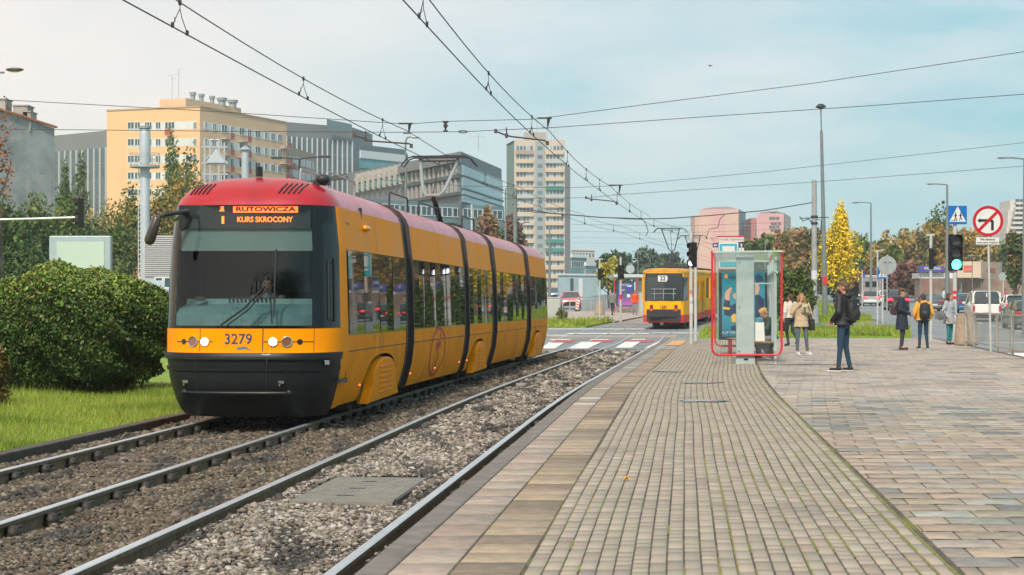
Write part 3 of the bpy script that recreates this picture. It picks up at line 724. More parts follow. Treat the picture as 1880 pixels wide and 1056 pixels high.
for mi,(z0,z1) in enumerate(mods):
    for sg in(-1,1):
        b=MB()
        if mi in covers:
            ca,cb=pxz(covers[mi][0],1.17,.45),pxz(covers[mi][1],1.17,.45)
            for (u0,u1,hh) in ((z0,ca-.08,.20),(cb+.08,z1,.20)):
                if u1>u0+.02: sidegrid(b,u0,u1,hh,.92,sg)
            # arch-shaped filler above the wheel cover
            n=12; zc=(ca+cb)/2; hw=(cb-ca)/2+.08
            for i in range(n):
                u0=zc-hw+2*hw*i/n; u1=zc-hw+2*hw*(i+1)/n; um=(u0+u1)/2
                e=lambda u:.40+.42*max(0,1-abs((u-zc)/hw)**2.6)**.5
                pts=[]
                for u in (u0,u1):
                    pts.append([PT(u,sg*(ip(WP,h)),h,1) for h in (e(u),(e(u)+.92)/2,.92)])
                b.grid(pts)
        else: sidegrid(b,z0,z1,.20,.92,sg)
        # seam
        sidegrid(b,z0+.01,z1-.01,.915,.928,sg,m=1,off=.003)
        ns=3 if mi in (1,3) else 2
        for k in range(1,ns): 
            zz=z0+(z1-z0)*k/ns; sidegrid(b,zz-.006,zz+.006,.22 if mi not in covers else .80,1.12,sg,m=1,off=.003,st=9)
        sidegrid(b,z0,z1,.92,1.13,sg)
        lb=TP('lower_body',b,[yelg,darkmet],smooth=True)
    for sg in(-1,1):
        b=MB(); sidegrid(b,z0,z1,2.28,2.83,sg)
        zz=(z0+z1)/2; sidegrid(b,zz-.005,zz+.005,2.29,2.82,sg,m=1,off=.003,st=9)
        TP('upper_body',b,[yel,MT['dark_metal']],smooth=True)
    b=MB(); hs=[h for h,_ in WP if h>=2.83]; rows=[]
    for z in fr_(z0,z1,.6): rows.append([PT(z,sg*ip(WP,h),h,1) for sg,seq in ((1,hs),(-1,hs[::-1])) for h in seq])
    b.grid(rows,0)
    for k in (.33,.66):
        zz=z0+(z1-z0)*k; b.grid([[PT(z,sg*(ip(WP,h)+.003),h+.003,1) for sg,seq in ((1,hs),(-1,hs[::-1])) for h in seq] for z in (zz-.008,zz+.008)],1)
    TP('roof',b,[redr2,MT['tram_red']],smooth=True)
    # backing of window band and panes
    for sg in(-1,1): b=MB(); sidegrid(b,z0,z1,1.13,2.28,sg,off=-.004); TP('window_band',b,blackg,smooth=True)
    npn=max(2,int(round((z1-z0)/1.15)))
    for sg in (1,-1):
        for k in range(npn):
            u0=z0+.03+(z1-z0-.06)*k/npn+.012; u1=z0+.03+(z1-z0-.06)*(k+1)/npn-.012
            b=MB(); tw=rnd.uniform(-.004,.004); tw2=rnd.uniform(-.003,.003)
            rows=[]
            for i,z in enumerate((u0,(u0+u1)/2,u1)):
                rows.append([PT(z,sg*(ip(WP,h)+.008+(i-1)*tw+(j-1)*tw2+(.0015 if i==1 else 0)),h,1) for j,h in enumerate((1.15,1.7,2.265))])
            b.grid(rows,flip=sg<0)
            for q in (u0,u1): b.grid([[PT(q,sg*(ip(WP,h)+o_),h,1) for h in (1.15,1.7,2.265)] for o_ in (-.02,.006)])
            b.beam(PT(u0,sg*(ip(WP,1.95)+.012),1.95,1),PT(u1,sg*(ip(WP,1.95)+.012),1.95,1),.004,.012,m=1) if rnd.random()<.35 else None
            TP('window',b,[sideglass,blackp])
    if mi in covers:
        for sg in (1,-1):
            ca,cb=pxz(covers[mi][0],1.17,.45),pxz(covers[mi][1],1.17,.45); zc=(ca+cb)/2; hw=(cb-ca)/2
            outl=[]; 
            for i in range(25):
                t=-1+2*i/24; u=zc+hw*t*(.80 if True else 1); outl.append((u,.36+.41*max(0,1-abs(t)**2.4)**.5))
            L0=lambda h:1.12+.05*min(1,(h-.1)/.7)
            lo=[(zc-hw*1.05,.14),(zc+hw*1.05,.17)]
            poly=[lo[0]]+outl+[lo[1]]
            b=MB(); n=len(poly)
            fa=[PT(u,sg*(L0(h)+.055),h,1) for u,h in poly]; ba=[PT(u,sg*(L0(h)-.12),h,1) for u,h in poly]
            b.add(fa+ba,[tuple(range(n)),tuple(range(n,2*n))[::-1]]+[(i,(i+1)%n,n+(i+1)%n,n+i) for i in range(n)])
            wc=TP('wheel_cover',b,yel,bev=.02)
            b=MB()
            for k in range(6):
                h=.27+k*.075; b.beam(PT(zc-hw*.42,sg*(L0(h)+.062),h,1),PT(zc+hw*.42,sg*(L0(h)+.062),h,1),.02,.022)
            TP('cover_rib',b,yel,wc,bev=.006)
            b=MB(); 
            for k in range(14):
                t0=-1+2*k/14; t1=t0+2/14
                e=lambda t:.40+.44*max(0,1-abs(t)**2.6)**.5
                b.grid([[PT(zc+(hw+.08)*t,sg*1.05,h,1) for h in (.12,e(t)+.02)] for t in (t0,t1)])
            TP('wheel_recess',b,blackp)
            for wz in (zc-hw*.55,zc+hw*.55):
                if sg==1 or sg==-1:
                    b=MB(); b.cyl(PT(wz,sg*.66,.30,1),PT(wz,sg*.80,.30,1),.30,.30,24); TP('wheel',b,railside)
    # underframe
    b=MB()
    for z in fr_(z0,z1,1.0)[:-1]:
        b.obox(PT(z+.5,0,.32,1),(.86,0,0),(slope(z)*.5,.5,0),(0,0,.16))
    TP('underframe',b,blackp)
# side marker lights
for px,py in ((660,706),(753,685),(798,675),(843,664),(857,661)):
    z=pxz(px,1.1,.45); p=PT(z,ip(WP,.42)+.008,max(.25,min(.6,HC+(YH-py)*z/F)),1); b=MB(); b.ell(p,.016,8,6); TP('marker_light',b,orangel)
# amber marker on the upper side
z=pxz(672,1.13,2.6); p=PT(z,1.14,2.62,1); b=MB(); b.capsule(p-Vector((.01,.12,0)),p+Vector((.01,.12,0)),.04,.04,12); b.beam(p,PT(z,1.05,2.60,1),.05,.04); TP('side_indicator',b,M('amber_cap',(.8,.33,.01),.35,var=0,coat=.4),smooth=True)
# bellows
def ring_pts(z,d,hs=None):
    hs=[h for h,_ in WP if .18<=h]; 
    return [PT(z,max(.0,ip(WP,h)-d),h-(d if h>3.0 else 0),1) for h in hs]+[PT(z,-max(.0,ip(WP,h)-d),h-(d if h>3.0 else 0),1) for h in hs[::-1]]
for (a,c) in zj:
    b=MB(); n=9; rows=[]
    for i in range(n+1): rows.append(ring_pts(a+(c-a)*i/n,.10 if i%2 else .045))
    b.grid(rows)
    for q,dq in ((a,.0),(c,.0)):
        r0=ring_pts(q-.02,-.012); r1=ring_pts(q+.04 if q==a else q+.03,-.012); b.grid([ring_pts(q-.02,.05),r0,r1,ring_pts(q+.04,.05)],1)
    TP('bellows',b,[rubber,M('joint_rim',(.045,.035,.035),.5,var=.1)])
# rear end
b=MB(); rows=[]
for h in [h for h,_ in WP if h>=.18]:
    w_=ip(WP,h); rows.append([PT(zend+.9*(1-abs(math.cos(R(a)))**.7)*0+.9*max(0,math.cos(R(a)))**.7,w_*math.copysign(abs(math.sin(R(a)))**.69,math.sin(R(a))),h,1) for a in range(-90,91,15)])
b.grid(rows); TP('rear_end',b,yel,smooth=True)
# red emblem: pointed oval outline with crossing strokes on module two
b=MB(); z0=pxz(790,1.15,.8); z1=pxz(816,1.15,.8); zc=(z0+z1)/2
def sp_(z,h,o=.006): return PT(z,ip(WP,h)+o,h,1)
def ribbon(b,pts,w_):
    L_=[];R_=[]
    for i,(z,h) in enumerate(pts):
        dz=pts[min(i+1,len(pts)-1)][0]-pts[max(i-1,0)][0]; dh=pts[min(i+1,len(pts)-1)][1]-pts[max(i-1,0)][1]; q=math.hypot(dz,dh) or 1
        L_.append(sp_(z-dh/q*w_,h+dz/q*w_)); R_.append(sp_(z+dh/q*w_,h-dz/q*w_))
    b.grid([L_,R_])
hw=(z1-z0)/2
for s_ in (-1,1): ribbon(b,[(zc+s_*hw*math.cos(t),.70+.42*math.sin(t)) for t in [ -math.pi/2+math.pi*i/14 for i in range(15)]],.028)
ribbon(b,[(zc-.25*hw,.34),(zc+.12*hw,.62),(zc-.12*hw,.72),(zc+.2*hw,1.02)],.05); ribbon(b,[(zc-.3*hw,.80),(zc+.3*hw,.84)],.05)
TP('red_emblem',b,M('emblem_red',(.45,.02,.02),.5,var=.05))
text('small_number','3279',.13,M('number_grey',(.30,.22,.12),.5,var=0),tram,PT(ZN+TT+.25,1.112,2.60,1),Matrix.Rotation(R(90)-slope(22.5)+0,4,'Z')@Matrix.Rotation(R(90),4,'X'),.001)
# roof rails
def rr(z0,z1,lat,h0,h1,r=.016):
    b=MB(); b.tube([PT(z0,lat,h0,1),PT(z0,lat,h1-.04,1),PT(z0+.05,lat,h1,1),PT(z1-.05,lat,h1,1),PT(z1,lat,h1-.04,1),PT(z1,lat,h0,1)],r,6); TP('roof_rail',b,steel if z0<27 else darkmet,smooth=True)
rr(zj[0][0]-4.2,zj[0][0]-2.3,.45,3.15,3.38); rr(zj[0][0]-3.9,zj[0][0]-2.0,.75,3.05,3.36)
rr(zj[0][1]+.3,zj[0][1]+2.0,.72,3.1,3.40); rr(zj[1][0]-2.6,zj[1][0]-.5,.72,3.1,3.40); rr(zj[2][1]-2.0,zj[2][1]-.3,.7,3.1,3.42)
b=MB()
for z in fr_(mods[1][0]+1,mods[1][1]-1.5,1.0): b.obox(PT(z,-.1,3.26,1),(.35,0,0),(.04,.4,0),(0,0,.06))
TP('roof_box',b,M('roof_equipment',(.10,.11,.12),.6,var=.2),bev=.02)
# pantograph
def panto(root,zb,line,hbase,hwire,wid,zdir=1,dark=darkmet,light=chrome,nb=.5,tr=.035):
    P=lambda z,l,h:PT(z,l,h,line)
    b=MB(); b.obox(P(zb,0,hbase+.06),(.35,0,0),(0,.35,0),(0,0,.04)); b.beam(P(zb-.3,-.45,hbase+.05),P(zb-.3,.45,hbase+.05),.06,.06); b.beam(P(zb+.3,-.45,hbase+.05),P(zb+.3,.45,hbase+.05),.06,.06)
    base=b.build('pantograph_base',dark,root,world=True)
    kh=hbase+(hwire-hbase)*.42; kz=zb+.75*zdir
    b=MB(); b.tube([P(zb-.2*zdir,0,hbase+.08),P(kz,0,kh)],.05,8); b.tube([P(zb+.0*zdir,.09,hbase+.08),P(kz+.05,.06,kh-.1)],.022,6); b.build('pantograph_lower_arm',dark,root,world=True,smooth=True)
    hz_=zb-.05*zdir; w2=wid*.36
    b=MB(); b.tube([P(hz_,-w2,hwire-.12),P(hz_+.1*zdir,-w2*.95,hwire-.22),P(kz-.08*zdir,-w2*(nb+.22),kh+.10),P(kz,-w2*nb,kh),P(kz,w2*nb,kh),P(kz-.08*zdir,w2*(nb+.22),kh+.10),P(hz_+.1*zdir,w2*.95,hwire-.22),P(hz_,w2,hwire-.12)],tr,8)
    b.build('pantograph_upper_arm',light,root,world=True,smooth=True)
    b=MB()
    for dz in (-.16,.16):
        b.beam(P(hz_+dz,-wid/2,hwire-.03),P(hz_+dz,wid/2,hwire-.03),.04,.04)
        for s_ in (-1,1): b.tube([P(hz_+dz,s_*wid/2,hwire-.03),P(hz_+dz,s_*(wid/2+.12),hwire-.07),P(hz_+dz,s_*(wid/2+.26),hwire-.24)],.016,6)
    b.beam(P(hz_,-w2*1.1,hwire-.12),P(hz_,w2*1.1,hwire-.12),.035,.035)
    for s_ in(-1,1): b.beam(P(hz_-.18,s_*w2,hwire-.08),P(hz_+.18,s_*w2,hwire-.08),.03,.05)
    b.tube([P(kz,0,kh),P(hz_,0,hwire-.14)],.012,6)
    b.build('pantograph_head',dark,root,world=True)
panto(tram,37.2,1,3.22,HC+(YH-281)*36.6/F,1.15,zdir=-1,nb=.34,light=M('pantograph_tube',(.38,.41,.42),.35,.6,var=.1))

# ================================================================ SECOND TRAM
tram2=thing('tram','old boxy yellow two car tram with red skirt and route board 22, on the crossing','tram',PT(95,0,0,0))
y2=M('tram_yellow_old',(.90,.40,.003),.4,var=.06,vs=1,spec=.2); rs=M('tram_skirt_red',(.62,.03,.03),.5,var=.1); ch=M('panel_dark',(.02,.022,.025),.6,var=.1)
gl2=M('tram_window_old',(.02,.032,.036),.08,var=.3,vs=1.5,spec=.8)
def T2(name,b,m,parent=None,**k): return b.build(name,m,parent or tram2,world=True,**k)
def oldcar(za,zb,first):
    P=lambda z,l,h:PT(z,l,h,0)
    zt=za+1.3; half=1.18; hn=.98
    def outline(h): 
        e=.10*max(0,(h-1.2)/1.7)
        return [(za+.0+e,-hn+.12),(za+e*.8,-hn*.45),(za-.05+e,0),(za+e*.8,hn*.45),(za+e,hn-.12),(za+.12+e,hn),(zt,half)]+[(zt+(zb-1.3-zt)*k/8,half) for k in range(1,8)]+[(zb-1.3,half),(zb-.1,hn),(zb,0),(zb-.1,-hn),(zb-1.3,-half)]+[(zb-1.3-(zb-1.3-zt)*k/8,-half) for k in range(1,8)]+[(zt,-half),(za+.12+e,-hn)]
    def loft(b,hs,off=0,m=0,sl=slice(None)):
        rows=[]
        for h in hs: rows.append([P(z,l*(1+off/1.2),h) for z,l in outline(h)[sl]])
        if sl==slice(None): rows=[r+[r[0]] for r in rows]
        b.grid(rows,m); return b
    T2('skirt',loft(MB(),[.34,.72]),rs); T2('lower_body',loft(MB(),[.72,1.0,1.42]),y2)
    b=loft(MB(),[1.42,2.0,2.62],off=-.012); T2('window_band',b,gl2)
    b=loft(MB(),[2.62,2.86]); 
    o=outline(2.86); T2('upper_body',b,y2)
    b=MB(); rows=[[P(zb-(zb-z)*k if False else z,l*q,h) for z,l in o]+[P(*((o[0][0]),o[0][1]*q,h))] for q,h in ((1.02,2.84),(1.02,2.90),(.96,2.99),(.7,3.06),(.02,3.08))]; b.grid(rows); T2('roof',b,[M('tram_roof_old',(.62,.30,.04),.6,var=.25,vs=2)],smooth=True)
    # side pillars and doors (both sides)
    for s_ in (1,-1):
        n=9
        for k in range(n+1):
            z=zt+(zb-1.3-zt)*k/n; b=MB(); b.beam(P(z,s_*(half+.004),1.40),P(z,s_*(half+.004),2.64),.02,.10); 
            b.v=[v for v in b.v]; T2('pillar',b,y2)
        for dz in (.25,.50,.83):
            z=zt+(zb-1.3-zt)*dz; 
            b=MB()
            for q in (-.33,.33):
                b.obox(P(z+q,s_*(half+.012),.62+.5),(0,.31,0) if False else (slope(z)*.30,.30,0),(.012,0,0),(0,0,.48))
                b.obox(P(z+q,s_*(half+.014),1.62),(slope(z)*.30,.30,0),(.012,0,0),(0,0,.06))
            d=T2('door',b,y2); b=MB()
            for q in (-.33,.33):
                for e in (-.30,.30): b.obox(P(z+q+e,s_*(half+.02),1.5),(slope(z)*.02,.02,0),(.012,0,0),(0,0,.92))
            T2('door_frame',b,ch,d)
            b=MB(); 
            for q in (-.33,.33): b.obox(P(z+q,s_*(half+.018),1.9),(slope(z)*.12,.12,0),(.006,0,0),(0,0,.15))
            T2('door_notice',b,M('pale_notice',(.6,.7,.72),.6,var=.05),d)
    # wheels
    for z in (za+2.9,za+4.7,zb-4.7,zb-2.9):
        for s_ in (-1,1):
            b=MB(); b.cyl(P(z,s_*.68,.33),P(z,s_*.85,.33),.33,.33,20); T2('wheel',b,railside)
    b=MB()
    for z in fr_(za+1.2,zb-1.2,1.2)[:-1]: b.obox(P(z+.6,0,.42),(.9,0,0),(slope(z)*.6,.6,0),(0,0,.15))
    T2('underframe',b,blackp)
    for z in fr_(za+1.6,zb-1.6,2.4): 
        b=MB(); b.obox(P(z,.1,3.14),(.42,0,0),(.1,.7,0),(0,0,.07)); T2('roof_box',b,ch,bev=.02)
    panto(tram2,za+3.6,0,3.1,5.22,1.25,zdir=1,light=darkmet,nb=.12,tr=.025)
    if first:
        # rear face
        f=lambda l,h,o=.0: P(za-.05+.10*max(0,(h-1.2)/1.7)+.06*abs(l)-o,l,h)
        def face(b,l0,l1,h0,h1,o=.02,m=0):
            b.grid([[f(l0+(l1-l0)*i/4,h,o) for i in range(5)] for h in (h0,h1)],m)
        b=MB(); face(b,-.86,.86,.42,1.0,.07); b.obox(f(0,.72,.12),(.72,0,0),(0,.06,0),(0,0,.10)); T2('bumper',b,ch)
        b=MB(); face(b,-.84,.84,1.45,2.68,.03); T2('rear_window',b,gl2)
        b=MB()
        for l in (-.9,.9): face(b,l-.04,l+.04,1.42,2.8,.045)
        face(b,-.9,.9,2.66,2.82,.045); T2('window_surround',b,ch)
        b=MB()
        for h in (1.78,2.02): b.tube([f(l,h,.09) for l in (-.62,-.2,.2,.62)],.022,6)
        for l in (-.45,.0,.5): b.tube([f(l,1.5,.09),f(l,2.04,.09)],.018,6)
        T2('guard_rail',b,chrome)
        for s_ in (-1,1):
            b=MB(); b.obox(f(s_*.62,1.05,.05),(.075,0,0),(0,.03,0),(0,0,.17)); hd=T2('tail_light',b,M('lamp_housing',(.12,.02,.02),.5,var=0))
            b=MB(); b.ell(f(s_*.62,.97,.09),.055,10,8); T2('lamp',b,M('tail_lamp',(.7,.02,.02),.3,var=0,emit=(1,.05,.04),es=1.2),hd)
        z=za-.0; p=f(-.05,2.55,.06)
        b=MB(); b.obox(p,(.24,0,0),(0,.008,0),(0,0,.15)); rb=T2('route_board',b,whitep)
        text('route_number','22',.30,M('ink_black',(.01,.01,.01),.6,var=0),rb,p-Vector((0,.012,0)),(R(90),0,0),.001,bold=.008)
        text('fleet_number','1251',.20,M('ink_black'),tram2,f(.0,1.12,.035),(R(90),0,0),.001,bold=.004)
    else:
        pass
za=85.0
oldcar(za,za+13.2,True); oldcar(za+14.0,za+27.2,False)
# ================================================================ STREET FURNITURE
def base(px,py,lev): return gp(px,py,lev)
def zof(px,z,lev=0.0): return Vector(((px-940)*z/F,z,gh(z)+lev))
def pole(b,p,top,r0,r1=None,n=12,m=None): b.cyl(p,(p.x,p.y,top),r0,r1 or r0,n,m)
green_on=M('signal_green',(.1,.9,.6),.4,var=0,emit=(.05,1,.55),es=6); lens_off=M('signal_lens_off',(.05,.055,.055),.3,var=0,coat=.1)
white_on=M('signal_white',(.9,.9,.9),.4,var=0,emit=(.9,.9,1),es=2)
def signal_head(root,c,h,w,n=3,yaw=0,lit=None,visor=True,mat=blackp,litmat=None):
    """c centre of the head's front; faces -Y turned by yaw"""
    Rz=Matrix.Rotation(yaw,3,'Z'); u=Rz@Vector((1,0,0)); f=Rz@Vector((0,-1,0)); k=Vector((0,0,1))
    b=MB(); b.obox(c-f*.10,u*w/2,f*.09,k*h/2); mat=M('signal_black',(.012,.013,.014),.6,var=.1,spec=.2); hd=b.build('signal_head',mat,root,world=True,bev=.02)
    for i in range(n):
        cc=c+k*(h/2-h*(i+.5)/n); r=min(w*.40,h/n*.42)
        b=MB(); b.cyl(cc-f*.03,cc+f*.005,r,r,20); b.build('signal_lens',(litmat or green_on) if lit==i else lens_off,hd,world=True)
        b=MB(); L1=[];L2=[]
        for q in range(13):
            a=R(-30)+R(240)*q/12; v=u*math.cos(a)*r*1.12+k*math.sin(a)*r*1.12; L1.append(cc+v-f*.01); L2.append(cc+v+f*(r*1.3*(.55+.45*max(0,math.sin(a)))))
        b.grid([L1,L2]); b.grid([L2,[p+ (cc-p)*.0+f*0-(p-cc-f*((p-cc).dot(f)))*.06 for p in L2]])
        b.build('signal_visor',mat,hd,world=True)
    return hd
def round_sign(root,c,r,yaw,facemat,backmat=steel,name='sign_plate'):
    n=Matrix.Rotation(yaw,3,'Z')@Vector((0,-1,0)); b=MB(); b.cyl(c-n*-.0,c-n*.025,r,r,32,0); o=b.build(name,[facemat,backmat],root,world=True); return o,n
def arrow2d(b,c,u,v,pts,n,off,m=0):
    b.add([c+u*x+v*y+n*off for x,y in pts],[tuple(range(len(pts)))],m)
# --- no left turn sign
p=base(1819,645,.2); t=thing('road_sign','round no left turn sign with a white text plate, on a pole by the railing','road sign',p)
b=MB(); b.cyl(p,(p.x-.09,p.y,at(1814,440,p.y).z+.8),.032,.032,12); b.build('pole',lightpole,t,world=True)
c=at(1814,406,p.y-.05); r_=28*p.y/F
sg_white=M('sign_white',(.62,.63,.60),.4,var=.04); sg_red=M('sign_red',(.46,.003,.015),.35,var=.04); sg_black=M('sign_black',(.01,.015,.015),.4,var=0); sg_blue=M('sign_blue',(.0,.12,.42),.35,var=.05)
pl,n=round_sign(t,c,r_,0,sg_white)
U=Vector((1,0,0));K=Vector((0,0,1))
b=MB(); b.disc(c+n*.004,n,r_,40,0,r_in=r_*.81); 
d=(U+K).normalized(); e=(K-U).normalized(); b.add([c+d*(-r_*.86)+e*.032*1.3+n*.008,c+d*(-r_*.86)-e*.032*1.3+n*.008,c+d*(r_*.86)-e*.032*1.3+n*.008,c+d*(r_*.86)+e*.032*1.3+n*.008],[(0,1,2,3)])
b.build('red_ring_and_bar',sg_red,pl,world=True)
b=MB(); k=r_/28
arrow2d(b,c,U,K,[(x*k,y*k) for x,y in [(-19.5,1),(-14,5.5),(-14,3.4),(6,3.4),(9,2.2),(10.5,-1),(10.5,-17),(5.5,-17),(5.5,-2.2),(4.6,-1.2),(-14,-1.2),(-14,-3.6)]],n,.006); b.build('turn_arrow',sg_black,pl,world=True)
c2=at(1813,442.5,p.y-.05); b=MB(); b.obox(c2,(21*k,0,0),(0,.01,0),(0,0,6.5*k)); tp=b.build('text_plate',sg_white,t,world=True)
text('plate_text','Nie dotyczy',5.6*k,sg_black,tp,c2+Vector((0,-.013,2.8*k)),(R(90),0,0),.0005,bold=.002); text('plate_text','tramwajów miejskich',4.6*k,sg_black,tp,c2+Vector((0,-.013,-3.0*k)),(R(90),0,0),.0005,bold=.001)
# --- green traffic light with crossing sign
z=57.5; p=zof(1753,z,.2); t=thing('traffic_light','traffic light showing green below a blue pedestrian crossing sign','traffic light',p)
b=MB(); b.cyl(p,(p.x,p.y,at(0,378,z).z),.075,.06,14); b.build('pole',lightpole,t,world=True)
b=MB(); 
for y0,y1 in ((534,539),(544,549)): b.cyl((p.x,p.y,at(0,y1,z).z),(p.x,p.y,at(0,y0,z).z),.085,.085,14)
b.build('red_band',redp,t,world=True)
signal_head(t,at(1755.5,463.5,z-.15),66*z/F,25*z/F,3,0,lit=2)
def crossing_sign(t,c,hw,yaw=0,name='crossing_sign'):
    Rz=Matrix.Rotation(yaw,3,'Z'); u=Rz@Vector((1,0,0)); n=Rz@Vector((0,-1,0)); k=Vector((0,0,1))
    b=MB(); b.obox(c,u*hw,n*.012,k*hw); o=b.build(name,sg_blue,t,world=True)
    b=MB(); arrow2d(b,c,u,k,[(-.9*hw,-.72*hw),(.9*hw,-.72*hw),(0,.95*hw)],n,.016); b.build('white_triangle',sg_white,o,world=True)
    b=MB(); s=hw
    def seg(x0,y0,x1,y1,w_): 
        d=Vector((x1-x0,y1-y0)); d.normalize(); q=Vector((-d.y,d.x))*w_/2
        arrow2d(b,c,u,k,[((x0+q.x)*s,(y0+q.y)*s),((x0-q.x)*s,(y0-q.y)*s),((x1-q.x)*s,(y1-q.y)*s),((x1+q.x)*s,(y1+q.y)*s)],n,.019)
    for ox,sc in ((.32,1.0),(-.22,.95)):
        seg(ox,.12,ox,-.22,.14); seg(ox,-.2,ox-.14,-.60,.08); seg(ox,-.2,ox+.16,-.58,.08); seg(ox,.08,ox-.2,-.12,.06); seg(ox,.08,ox+.18,-.1,.06)
        b.disc(c+u*ox*s+k*.22*s+n*.019,n,.075*s,12)
    seg(-.7,-.58,-.02,-.58,.05)
    b.build('pedestrian_figure',sg_black,o,world=True)
    return o
crossing_sign(t,at(1758,395,z-.1),17*z/F)
# --- side traffic light 1710
z=63; p=zof(1709,z,.2); t=thing('traffic_light','narrow signal pole with a side facing two lamp head, behind the yellow jacket','traffic light',p)
b=MB(); b.cyl(p,(p.x,p.y,at(0,432,z).z),.055,.05,12); b.beam(at(1700,431,z),at(1716,431,z),.05,.06); b.build('pole',lightpole,t,world=True)
signal_head(t,at(1715,475,z),38*z/F,.30,2,R(78))
# --- platform signal, double pole
p=base(1269,632,.2); t=thing('traffic_light','black pedestrian signal seen from behind on a pale pole plastered with stickers','traffic light',p); z=p.y
b=MB(); b.cyl(p,(p.x-.01,p.y,at(0,424,z).z),.055,.055,14); b.build('pole',lightpole,t,world=True)
b=MB(); 
for y0,y1,m_ in ((533,539,0),(545,553,1),(558,576,1)): b.cyl((p.x,p.y,at(0,y1,z).z),(p.x,p.y,at(0,y0,z).z),.062,.062,14,m=m_)
b.build('sticker',[M('sticker_red',(.5,.2,.2),.7,var=.2,vs=30),M('sticker_white',(.55,.57,.60),.7,var=.25,vs=30)],t,world=True)
signal_head(t,at(1268,468,z-.08),46*z/F,.24,3,R(-50),lit=2,litmat=white_on)
p=base(1277,626,.2); t=thing('pole','bare second steel post standing close behind the signal pole','pole',p)
b=MB(); b.cyl(p,(p.x,p.y,at(0,447,p.y).z),.055,.05,12); b.ell((p.x,p.y,at(0,447,p.y).z),.055,10,6); b.build('post',lightpole,t,world=True)
# --- lights across the crossing
z=97; p=zof(1101,z,0); t=thing('traffic_light','small side facing traffic light with a lamp bar, left of the far poster shelter','traffic light',p)
b=MB(); b.cyl(p,(p.x,p.y,at(0,476,z).z),.06,.05,10); b.beam(at(1093,475,z),at(1107,476,z),.05,.07); b.build('pole',lightpole,t,world=True); signal_head(t,at(1104,503,z),20*z/F,.32,2,R(75))
z=100; p=zof(1139.5,z,0); t=thing('traffic_light','traffic light on a sticker covered pole in front of the far poster shelter','traffic light',p)
b=MB(); b.cyl(p,(p.x,p.y,at(0,472,z).z),.075,.06,10); b.build('pole',lightpole,t,world=True); signal_head(t,at(1141,500,z-.1),26*z/F,.34,3,R(20))
b=MB(); b.cyl((p.x,p.y,at(0,549,z).z),(p.x,p.y,at(0,541,z).z),.085,.085,10); b.build('sticker',redp,t,world=True)
# --- overhanging signal on the left
z=55; p=zof(-30,z,-.06); t=thing('traffic_light','dark traffic signal hung at the end of a long horizontal mast arm over the hedge','traffic light',p)
b=MB(); b.cyl(p,(p.x,p.y,at(0,396,z).z),.11,.09,14); b.tube([(p.x,p.y,at(0,404,z).z),at(60,402,z),at(138,399.5,z)],.04,8); b.build('mast_arm',steel,t,world=True,smooth=True)
signal_head(t,at(143,391,z),54*z/F,.30,3,R(-80))
b=MB(); b.beam(at(151,367,z),at(151,415,z),.03,.10); b.build('backing_board',blackp,t,world=True)
# --- signs seen from behind etc
z=82; p=zof(1628.5,z,.1); t=thing('road_sign','round grey sign seen from behind on a thin pole left of the navy coat','road sign',p)
b=MB(); b.cyl(p,(p.x,p.y,at(0,470,z).z),.035,.035,10); b.beam(at(1621,479,z-.03),at(1637,479,z-.03),.02,.03); b.build('pole',steel,t,world=True); round_sign(t,at(1629,487,z+.06),17*z/F,0,M('sign_back',(.33,.36,.37),.55,.2,var=.1),name='sign_back')
z=88; p=zof(1611,z,.1); t=thing('road_sign','blue crossing sign turned aside on a pale pole above the grass island','road sign',p)
b=MB(); b.cyl(p,(p.x,p.y,at(0,462,z).z),.045,.045,10); b.beam(at(1608,462,z),at(1624,458,z),.05,.05); b.build('pole',lightpole,t,world=True); crossing_sign(t,at(1621,501,z-.08),11*z/F,R(12))
for px,z,top,lab in ((1620.5,92,505,'thin plain grey post standing on the island beside the blue crossing sign'),(1583,150,496,'small blue sign on a thin post behind the yellow tree')):
    p=zof(px,z,.1); t=thing('sign_post',lab,'post',p); b=MB(); b.cyl(p,(p.x,p.y,at(0,top,z).z),.045,.045,8); b.build('post',lightpole,t,world=True)
    if px==1583: b=MB(); b.obox(at(1586,506,z),(.14,0,0),(0,.01,0),(0,0,.17)); b.build('sign_plate',sg_blue,t,world=True)
z=150; p=zof(1842,z,0); t=thing('road_sign','pale round sign seen from behind in front of the brown wall','road sign',p); b=MB(); b.cyl(p,(p.x,p.y,at(0,505,z).z),.05,.05,8); b.build('pole',lightpole,t,world=True); round_sign(t,at(1841,508,z-.1),8*z/F,0,MT['sign_back'],name='sign_back')
z=130; p=zof(1157,z,0); t=thing('road_sign','round sign seen from behind above the far poster shelter','road sign',p); b=MB(); b.cyl(p,(p.x,p.y,at(0,486,z).z),.05,.05,8); b.build('pole',lightpole,t,world=True); round_sign(t,at(1157,494,z-.1),8*z/F,0,MT['sign_back'],name='sign_back')
# --- concrete bins
def bin_(px,py,lev,D,H,lab):
    p=base(px,py,lev); t=thing('litter_bin',lab,'litter bin',p)
    b=MB(); rs=[(.90,0),(1,.03),(1.0,.10),(.97,.3),(.90,.6),(.82,.85),(.78,.97),(.78,1.0),(.70,1.0),(.68,.8)]
    b.grid([[p+Vector((D/2*r*math.cos(a),D/2*r*math.sin(a),H*h)) for a in [2*math.pi*i/28 for i in range(29)]] for r,h in rs])
    b.build('concrete_shell',M('concrete_bin',(.34,.27,.20),.9,var=.18,vs=6,bump=.5,bs=80),t,world=True,smooth=True)
    b=MB(); b.cyl(p+Vector((0,0,H*.8)),p+Vector((0,0,H*.82)),D/2*.69,D/2*.69,24); b.build('liner',blackp,t,world=True)
bin_(1774,634,.2,.76,1.02,'tapered concrete litter bin beside the end of the railing')
bin_(1101,578,.05,.72,.98,'tapered concrete litter bin by the far pavement rail')
